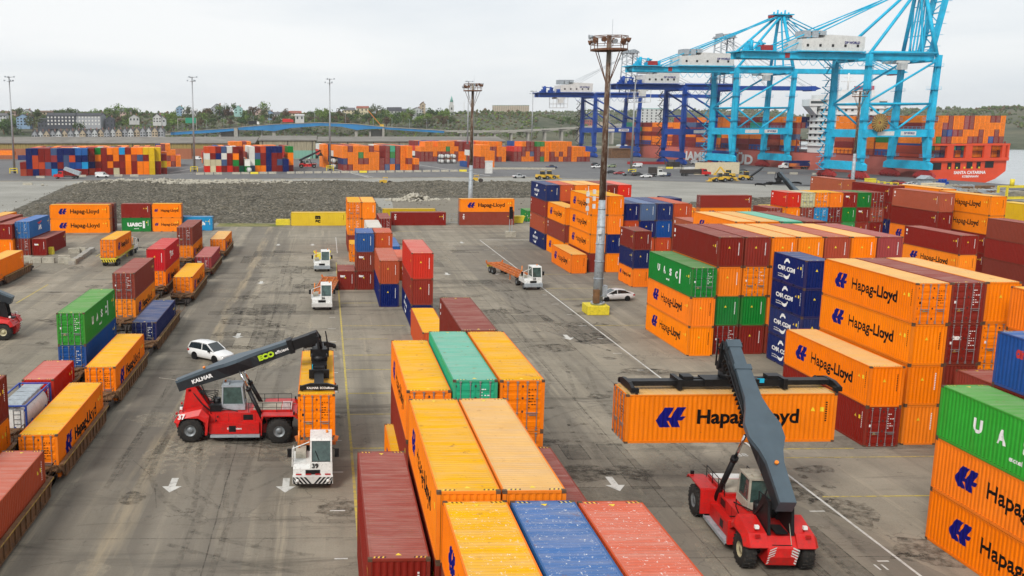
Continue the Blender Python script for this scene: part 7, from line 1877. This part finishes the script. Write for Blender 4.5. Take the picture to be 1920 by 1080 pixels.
def trunk_mesh(): 
    b = MB(); b.tube((0, 0, -1), (.1, 0, 5), .35, 7, 0, .2)
    for a in range(5): b.tube((.1, 0, 3 + a * .4), (2 * math.cos(a * 1.3), 2 * math.sin(a * 1.3), 6 + a * .5), .14, 5, 0, .05)
    return b.mesh('trunk', M['rust'])
CM = {(k, s): crown_mesh(hash_, FM[k], 1 if s < 2 else 1.25) for hash_, (k, s) in enumerate([(k, s) for k in FM for s in range(3)])}; TM_ = trunk_mesh()
def tree(p, k, s, label, group='trees on the far hillside'):
    e = empty('broadleaf_tree', p, R.uniform(0, 6), label, 'tree', group); e.scale = (s * R.uniform(.9, 1.2), s, s * R.uniform(.85, 1.05))
    link('crown', CM[(k, R.randrange(3))], e); link('trunk', TM_, e); return e
big = [(48, 226, 'bright green', 1.25, 'light green tree group on the left ridge'), (66, 232, 'dark green', 1.0, 'dark tree right of the white ridge house'), (22, 238, 'bright green', 1.2, 'bright green tree at the left edge'), (8, 255, 'dark green', 1.5, 'large dark tree at the left frame edge beside the lane'), (20, 262, 'dark green', 1.3, 'dark tree lower left beside the lane'),
 (112, 226, 'dark green', 1.5, 'left of the two big dark trees behind the apartments'), (126, 226, 'dark green', 1.6, 'right of the two big dark trees behind the apartments'), (205, 224, 'bright green', 1.55, 'big light green tree left of the pink house'), (221, 224, 'bright green', 1.5, 'light green tree touching the pink house'), (212, 232, 'olive', 1.4, 'olive tree below the big light green ones'), (196, 236, 'reddish brown', 1.1, 'reddish tree right of the apartment block'),
 (62, 244, 'olive', 1.3, 'olive tree in front of the blue grey house'), (148, 248, 'dark green', 1.1, 'dark tree before the apartment block'), (48, 262, 'dark green', .8, 'small dark tree left of the row houses'), (352, 216, 'olive', 1.1, 'olive tree beside the bright blue house'), (386, 220, 'reddish brown', 1.4, 'reddish tree right of the second slim mast'), (412, 212, 'bright green', 1.1, 'light green tree above the dark gable'), (434, 212, 'dark green', 1.2, 'dark tree above the teal house'), (425, 220, 'reddish brown', 1.3, 'reddish tree between the dark gable and teal house'),
 (475, 216, 'reddish brown', 1.4, 'reddish tree left of the ridge cluster'), (495, 213, 'bright green', 1.3, 'light green tree above the ridge cluster'), (535, 222, 'reddish brown', 1.1, 'round reddish tree left of the red roofed house'), (460, 232, 'dark green', 1.4, 'dark tree just above the bridge rise'), (642, 209, 'dark green', .7, 'small dark conifer like tree by the third slim mast'), (810, 222, 'dark green', 1.5, 'round dark tree left of the church'), (705, 216, 'olive', 1.2, 'olive tree right of the cream villa'), (720, 220, 'dark green', 1.3, 'dark tree left of the mansard roof'), (637, 226, 'reddish brown', 1.3, 'reddish tree behind the third slim mast'), (1070, 232, 'dark green', 1.1, 'dark tree left of the dark blue crane legs'), (1052, 236, 'dark green', .8, 'lower dark tree left of the dark blue crane legs')]
for u, v, k, s, lab in big: tree(atY(u, v + 2, 1120 if v < 240 else 900), k, s, lab)
KL = {k: f"{k} tree among many alike on the far hillside" for k in FM}
XT = []
for _ in range(430):
    u = R.uniform(-30, 850); top = 219 if u < 620 else 220; v = R.uniform(top, 250 if u < 330 else 238)
    Yt = 1180 - (v - 218) * 8; k = R.choice(['dark green', 'olive', 'dark green', 'olive', 'reddish brown', 'bright green', 'bright green'] if u < 550 else ['dark green', 'dark green', 'olive', 'bright green', 'bright green', 'reddish brown'])
    if 60 < u < 310 and v > 243: continue
    if _ % 9 < 4: tree(atY(u, v + 1, Yt), k, R.uniform(.7, 1.3), KL[k], 'ordinary hillside trees')
    else: XT.append((atY(u, v + 1, Yt), k, R.uniform(.45, .85)))
for _ in range(55):
    u = R.uniform(440, 1180); v = R.uniform(248, 258); k = R.choice(['dark green', 'olive', 'bright green']); tree(atY(u, v + 2, R.uniform(1000, 1060)), k, R.uniform(.45, .8), f"{k} tree seen below the bridge and viaduct", 'trees below the bridge')
# far woodland as a mass of leaf clumps along the distant hills
b = MB(); rr_ = random.Random(3)
for _ in range(15000):
    az = rr_.uniform(-.7, .7); d = rr_.uniform(1280, 3600); x, y = d * math.sin(az), d * math.cos(az); z = hillz(x, y)
    if z < 12: continue
    s = rr_.uniform(1.3, 2.8) * (1 + d / 4500)
    for q in (rr_.choice((0, 1)), rr_.choice((0, 1, 1, 2))):
        c = Vector((x + rr_.gauss(0, s * .6), y + rr_.gauss(0, s * .6), z + s * rr_.uniform(.3, 1.6))); w2 = s * rr_.uniform(.5, .9)
        b._add([(c.x + p_[0] * w2 * rr_.uniform(.7, 1.3), c.y + p_[1] * w2, c.z + p_[2] * w2 * rr_.uniform(.7, 1.2)) for p_ in ICO], ICF, q)
for _ in range(7000):
    az = rr_.uniform(-.50, .22); d = rr_.uniform(1015, 1290); x, y = d * math.sin(az), d * math.cos(az); z = hillz(x, y)
    if z < 3: continue
    s = rr_.uniform(.7, 1.8); c = Vector((x, y, z + s * .5))
    b._add([(c.x + p_[0] * s * rr_.uniform(.7, 1.5), c.y + p_[1] * s, c.z + p_[2] * s * rr_.uniform(.6, 1.1)) for p_ in ICO], ICF, rr_.choice((0, 1, 1, 2, 3)))
for p, k, s_ in XT:
    me = CM[(k, rr_.randrange(3))]; T = Matrix.Translation(p) @ Matrix.Rotation(rr_.uniform(0, 6), 4, 'Z') @ Matrix.Scale(s_, 4)
    b._add([tuple(v_.co) for v_ in me.vertices], [tuple(q.vertices) for q in me.polygons], {'dark green': 0, 'olive': 1, 'reddish brown': 2, 'bright green': 3}[k], False, T)
o = b.build('distant_woodland', [FM['dark green'], FM['olive'], FM['reddish brown'], FM['bright green']], fix=False); tag(o, 'hazy mixed woodland covering the distant hills', 'woodland', kind='stuff')

# ------------------------------------------------------------------ vehicles of the far side
def gp(u, v): p = at(u, v); p.z = .014; return p
def fcar(u, v, rz, kind, paint, label): p = gp(u, v); return car(p.x, p.y, rz, kind, paint, label, p.z)
fcar(192, 333, 0, 'van', 'white', 'white van before the leftmost far block')
fcar(371, 300, 0, 'van', 'white', 'white van beside the green container by the second slim mast')
fcar(973, 334, .1, 'pickup', 'silver', 'silver pickup alone on the haul road')
fcar(1034, 316, .0, 'pickup', 'navy', 'dark pickup before the fifth far block')
for u, v, k, c, l in ((1117, 311, 'suv', 'black', 'black car at the left of the upper parked row'), (1119, 315.5, 'pickup', 'white', 'white pickup left of the nearest mast'), (1146, 314, 'suv', 'green', 'pale green car right of the nearest mast'), (1193, 314, 'van', 'white', 'white van beside the long red beam'), (1304, 308, 'van', 'white', 'white van in front of the light blue crane'),
 (1145, 325, 'sedan', 'black', 'black car first in the lower parked row'), (1160, 327, 'sedan', 'red', 'red car in the lower parked row'), (1179, 329.5, 'pickup', 'grey', 'grey pickup in the lower parked row'), (1196, 330, 'suv', 'black', 'black car beside the white car in the row'), (1211, 333, 'sedan', 'white', 'white car in front of the lower parked row'), (1247, 331, 'suv', 'navy', 'dark car right of the small white lorry'),
 (1378, 321, 'pickup', 'silver', 'silver pickup behind the cream panel'), (1382, 325, 'suv', 'green', 'dull green car behind the yellow machines'), (1392, 322, 'sedan', 'grey', 'grey car right of the cream panel')): fcar(u, v, R.uniform(-.15, .15) + (math.pi if R.random() < .4 else 0), k, c, l)
for u, v, c, l in ((1688, 346, 'red', 'dark red car parked near the stern'), (1681, 345, 'black', 'black car parked near the stern'), (1705, 350, 'white', 'first white car on the quay apron'), (1722, 351, 'white', 'second white car on the quay apron'), (1712, 348, 'silver', 'silver car between the white cars on the apron')): fcar(u, v, .16, 'sedan', c, l)
def truck(u, v, rz, label, cab, body, kind, L_=9):
    p = gp(u, v); e = empty('lorry', p, rz, label, 'lorry', 'lorries working on the far side'); b = MB(); b.box(-L_ / 2, L_ / 2 - .5, -.5, .5, .8, 1.1); b.build('lorry_frame', M['black'], e)
    b = MB(); x = L_ / 2 - 2.6
    b.prism([(x - 1.4, .7), (x + 2.5, .7), (x + 2.5, 1.7), (x + .9, 1.95), (x + .5, 3.0), (x - 1.4, 3.1)], 'y', -1.15, 1.15); c = b.build('cab', M[cab], e)
    b = MB(); b.prism([(x - .9, 2.0), (x + .72, 2.0), (x + .48, 2.8), (x - .9, 2.8)], 'y', -1.17, 1.17); b.build('cab_window', M['glass'], c)
    b = MB(); xb_, xe = -L_ / 2 - .2, x - 1.8
    if kind == 'dump': b.prism([(xb_, 1.25), (xe, 1.25), (xe + .2, 2.9), (xb_ + .1, 2.7)], 'y', -1.25, 1.25)
    elif kind == 'tip':
        b.prism([(xb_ - .3, 1.6), (xb_ + .4, 1.3), (xe + .3, 3.6), (xe - .3, 4.7), (xb_ - .6, 2.7)], 'y', -1.3, 1.3)
    elif kind == 'mixer': b.lathe([(.3, xe), (1.0, xe - .8), (1.2, xe - 2), (1.0, xb_ + .8), (.5, xb_)], 14, (0, 0, 2.2), 'x')
    else: b.box(xb_, xe, -1.22, 1.22, 1.3, 3.9)
    if kind != 'box':
        for k in range(6): xx = xb_ + .5 + k * (xe - xb_ - 1) / 5; b.box(xx, xx + .12, -1.34, -1.26, 1.3, 2.6) if kind == 'dump' else None
    b.build('load_body', M[body], e)
    for xx in (-L_ / 2 + .9, -L_ / 2 + 2.2, L_ / 2 - 1.4):
        for s in (-1, 1): wheel(e, xx, s * 1.0, .5, .5, .35, n=12)
    return e
truck(125, 335, math.pi, 'red lorry with raised grey tipping body before the leftmost far block', 'red', 'greysteel', 'tip', 10)
truck(1304, 330, .0, 'red lorry with long dark tipping trailer on the haul road', 'red', 'castiron', 'dump', 12.5)
truck(1233, 331, 0, 'small white lorry in the lower parked row', 'white', 'castiron', 'box', 7)
e = truck(1487, 317, math.pi + .02, 'white lorry under the navy blue container beside the crane legs', 'white', 'orangechassis', 'dump', 14); 
p = gp(1492, 317); container(p.x + .6, p.y, 1.5, 12.19, 2.6, 'n', '', True, math.pi / 2, 'navy blue container on the white lorry beside the crane legs', cen=True, detail=1)
def loader(u, v, rz, label, kind='loader'):
    p = gp(u, v); e = empty('construction_machine', p, rz, label, 'construction machine', 'yellow construction machines'); b = MB()
    if kind == 'roller':
        b.box(-2, .6, -.8, .8, .7, 1.7); b.box(-.9, .4, -.8, .8, 1.71, 1.8); b.build('machine_body', M['plantyellow'], e); b = MB(); b.tube((1.7, -1, .75), (1.7, 1, .75), .75, 18); b.build('drum', M['castiron'], e); b = MB(); b.box(-.8, .9, -.85, .85, 2.6, 2.75)
        for x in (-.7, .8):
            for y in (-.75, .75): b.bar((x, y, 1.8), (x, y, 2.6), .08)
        b.build('canopy', M['plantyellow'], e); [wheel(e, -1.3, s * .9, .6, .6, .4, n=12) for s in (-1, 1)]; return e
    b.prism([(-3.4, 1.0), (-.2, .9), (-.2, 1.9), (-3.2, 2.1)], 'y', -1.0, 1.0); b.box(-.2, 1.6, -.7, .7, .8, 1.5); b.build('machine_body', M['plantyellow'], e)
    b = MB(); b.prism([(-1.5, 2.0), (.1, 1.9), (-.1, 3.3), (-1.4, 3.3)], 'y', -.75, .75); b.build('cab_window', M['glass'], e); b = MB(); b.box(-1.6, .05, -.85, .85, 3.3, 3.42); b.build('cab_roof', M['plantyellow'], e)
    b = MB()
    if kind == 'loader':
        for s in (-.6, .6): b.bar((.4, s, 1.7), (2.8, s, 1.0), .25, .4)
        b.prism([(2.7, .25), (4.1, .2), (4.1, .3), (3.0, .5), (2.9, 1.2), (3.2, 1.6), (2.8, 1.6), (2.6, .9)], 'y', -1.4, 1.4)
    elif kind == 'digger':
        b.bar((.2, 0, 1.6), (3.0, 0, 4.4), .4, .6); b.bar((3.0, 0, 4.4), (5.0, 0, 1.8), .35, .5); b.prism([(4.6, 1.0), (5.4, 1.9), (5.8, .9)], 'y', -.6, .6)
    else:
        b.bar((.5, 0, 1.2), (5.6, 0, 5.0), 1.3, .35); b.bar((.5, 0, .9), (5.0, 0, 4.2), 1.0, .2)
    b.build('working_arm', M['plantyellow'] if kind != 'planer' else M['black'], e)
    for x in (-2.5, .9):
        for s in (-1, 1): wheel(e, x, s * 1.1, .75, .75, .5, n=14)
    return e
loader(722, 346.5, .1, 'small yellow roller on the haul road before the rubble', 'roller')
loader(893, 342, 0, 'yellow roller half hidden by the second mast', 'roller'); loader(1020, 336.5, .2, 'yellow wheel loader at the edge of the rubble')
loader(1033, 336, .1, 'second yellow loader right of the one at the rubble edge'); loader(1345, 341, math.pi, 'leftmost yellow machine in the group beyond the far boom'); loader(1365, 340, 0, 'yellow grader with an orange drum beyond the far boom')
loader(1362, 334, math.pi / 2 + .6, 'orange excavator behind the yellow machines', 'digger'); loader(1402, 338, 0, 'yellow road planer with black conveyor raised to the right', 'planer')
# loose things on the apron
def thing_box(name, cat, label, u, v, w_, d, h, mat, rz=0, group=None, extra=None):
    b = MB(); b.box(-w_ / 2, w_ / 2, -d / 2, d / 2, 0, h)
    if extra: extra(b)
    p = gp(u, v); o = b.build(name, M[mat]); o.location = p; o.rotation_euler = (0, 0, rz); return tag(o, label, cat, group)
thing_box('cream_panel', 'panel', 'big cream site panel standing beside the red lorry', 1344, 327, 21, .6, 5.2, 'cream', QA, extra=lambda b: [b.box(-10 + k * 4, -9.7 + k * 4, .3, 1.8, 0, 2.5) for k in range(6)])
thing_box('red_steel_beam', 'beam', 'long red steel beam lying before the dark blue crane', 1222, 308, 26, 1.2, 1.4, 'redbogie', -.1, extra=lambda b: [b.box(-12 + k * 4, -11.6 + k * 4, -.75, -.61, 0, 1.38) for k in range(7)])
thing_box('scrap_machinery', 'machinery', 'dark heap of crane gear beside the red beam', 1262, 313, 5, 4, 2.6, 'castiron', .4, extra=lambda b: [b.bar((-6 + k * 2, -2, .3), (-4 + k * 2.2, 2, 3.2 - (k % 3)), .5) for k in range(6)])
thing_box('white_awning', 'awning', 'pale blue white awning behind the cream panel', 1330, 318, 24, 5, 1.2, 'whitedull', QA)
thing_box('guard_hut', 'hut', 'small grey hut with a pitched dark roof on the quay apron', 1733, 354, 3.2, 3, 3.4, 'greysteel', QA, extra=lambda b: b.prism([(-2.2, 3.41), (0, 4.6), (2.2, 3.41)], 'y', -2, 2))
thing_box('plywood_crate', 'crate', 'large plain crate right of the grey hut', 1748, 358, 6.5, 3, 2.6, 'cream', QA, extra=lambda b: [b.box(-3.3, 3.3, -1.6, -1.51, z, z + .15) for z in (.1, 1.2, 2.4)])
thing_box('blue_drum_rack', 'rack', 'blue rack beside the crate on the quay apron', 1766, 351, 3.4, 2, 2.0, 'darkblue', QA, extra=lambda b: [b.tube((-1.2 + k * 1.2, 0, 2.0), (-1.2 + k * 1.2, 0, 2.9), .4, 8) for k in range(3)])
thing_box('white_cabinet', 'cabinet', 'narrow white cabinet on the kerb right of the second mast', 916, 325, 3.0, 2.5, 5.2, 'whitedull', 0, extra=lambda b: b.box(-1.7, 1.7, -1.5, 1.5, 5.21, 5.5))
thing_box('generator_box', 'generator', 'brown covered box between the dark blue crane legs', 1160, 296, 13, 6, 5.5, 'brownwagon', QA, extra=lambda b: b.box(-6, 6, -3.5, 3.5, 5.51, 6.0))
thing_box('yellow_cabinet', 'cabinet', 'yellow cabinet beside the hidden crane leg behind brown containers', 1631, 348, 3, 2.2, 2.4, 'yellow', QA, extra=lambda b: b.box(-1.6, 1.6, -1.2, 1.2, 2.41, 2.6))
for k, (u, v) in enumerate(((1640, 350), (1652, 352), (1664, 353), (1676, 354))):
    e = empty('yellow_trestle', gp(u, v), QA, f"{ORD[k]} yellow trestle from left near the stern", 'trestle', 'yellow trestles on the apron'); b = MB()
    for s in (-1.5, 1.5): b.bar((s, -.8, 0), (s, 0, 2), .2); b.bar((s, .8, 0), (s, 0, 2), .2)
    b.bar((-1.5, 0, 2), (1.5, 0, 2), .25); b.build('trestle_frame', M['yellow'], e)
bl = [(1773, 360), (1790, 363), (1805, 362), (1822, 366), (1838, 366), (1852, 368), (1868, 370), (1884, 372), (1900, 371), (1800, 369), (1830, 373), (1860, 376), (1785, 357), (1815, 357), (1845, 360), (1875, 363)]
for k, (u, v) in enumerate(bl):
    thing_box('spreader_pallet', 'pallet', f"{ORD[k]} low stacked steel and timber pallet on the quay edge", u, v, 6, 2.6, 1.1 + (k % 3) * .5, ('concblock', 'greysteel', 'brownwagon', 'concrete')[k % 4], QA + .1 * (k % 3), 'low pallets on the quay edge', extra=lambda b: [b.bar((-3 + i * 1.4, -1.2, 1.6), (-2.4 + i * 1.4, 1.2, 1.9), .3) for i in range(4)])
e = empty('yellow_lifting_frame', gp(1905, 374), QA, 'large yellow lifting frame at the right end of the quay', 'lifting frame'); b = MB()
for x in (-5, 5):
    for y in (-1.5, 1.5): b.bar((x, y, 0), (x, y, 4), .5)
for z in (.5, 3.8):
    for y in (-1.5, 1.5): b.bar((-5, y, z), (5, y, z), .5)
b.tube((-2, 0, 4), (-2, 0, 6), .6, 8); b.build('frame_beam', M['yellow'], e)
# kerb stones
jl = [(76, 334), (154, 332), (222, 331), (252, 331), (52, 347)] + [(375 + k * 17, 327.5 - k * .2) for k in range(30) if k not in (3, 9)] + [(930 + k * 13, 317.5 + k * .05) for k in range(9)] + [(1240 + k * 15, 316 + k * .4) for k in range(4)] + [(1530 - k * 42, 328 - k) for k in range(3)]
for k, (u, v) in enumerate(jl):
    b = MB(); b.prism([(-.35, 0), (.35, 0), (.15, .85), (-.15, .85)], 'x', -1.7, 1.7) if False else b.prism([(-.4, 0), (.4, 0), (.2, .9), (-.2, .9)], 'x', -1.7, 1.7); o = b.build('jersey_barrier', M['yellow' if k % 11 == 10 else 'concblock']); o.location = gp(u, v); o.rotation_euler = (0, 0, .03)
    tag(o, 'pale concrete barrier block lining the far haul road' if k % 11 != 10 else 'yellow painted barrier block lining the far haul road', 'barrier', 'barrier blocks along the haul road')
# fence at the back of the near yard
e = empty('wire_fence', (27.5, 213, 0), 0, 'low wire fence with thin posts between the dark red containers', 'fence'); b = MB()
for k in range(6): b.bar((-2.2 + k * 1.0, 0, 0), (-2.2 + k, 0, 2.2), .07)
b.build('fence_post', M['greysteel'], e); b = MB()
for z in (.3, .9, 1.5, 2.1): b.bar((-2.2, 0, z), (2.8, 0, z), .025)
b.build('fence_wire', M['greysteel'], e)
e = empty('yellow_skip', (43.4, 212.0, 0), 0, 'dirty yellow skip right of the orange container lying across', 'skip'); b = MB(); b.prism([(-1.2, .1), (1.2, .1), (1.6, 1.5), (-1.6, 1.5)], 'y', -.9, .9); b.box(-1.7, 1.7, -1, 1, 1.5, 1.62); b.build('skip_body', M['yellow'], e)
b = MB(); b.box(-1.6, 1.6, -.6, .6, 0, 1.0); b.box(-1.5, 1.5, -.5, .5, 1.0, 1.3); o = b.build('yellow_crate', M['yellow']); o.location = (-9.4, 209.3, 0); tag(o, 'low yellow box at the left end of the mustard container', 'box')

# thin coastal air round everything (stuff)
b = MB(); b.box(-1800, 2700, -260, 4150, -4.2, 118); t = bpy.data.materials.new('thin_haze'); t.use_nodes = True; n_ = t.node_tree; n_.nodes.clear()
pv = n_.nodes.new('ShaderNodeVolumePrincipled'); pv.inputs['Density'].default_value = .00008; pv.inputs['Color'].default_value = (.97, .98, 1, 1); pv.inputs['Anisotropy'].default_value = .1
om = n_.nodes.new('ShaderNodeOutputMaterial'); n_.links.new(pv.outputs[0], om.inputs['Volume'])
if HAZE: o = b.build('haze', t); tag(o, kind='stuff')
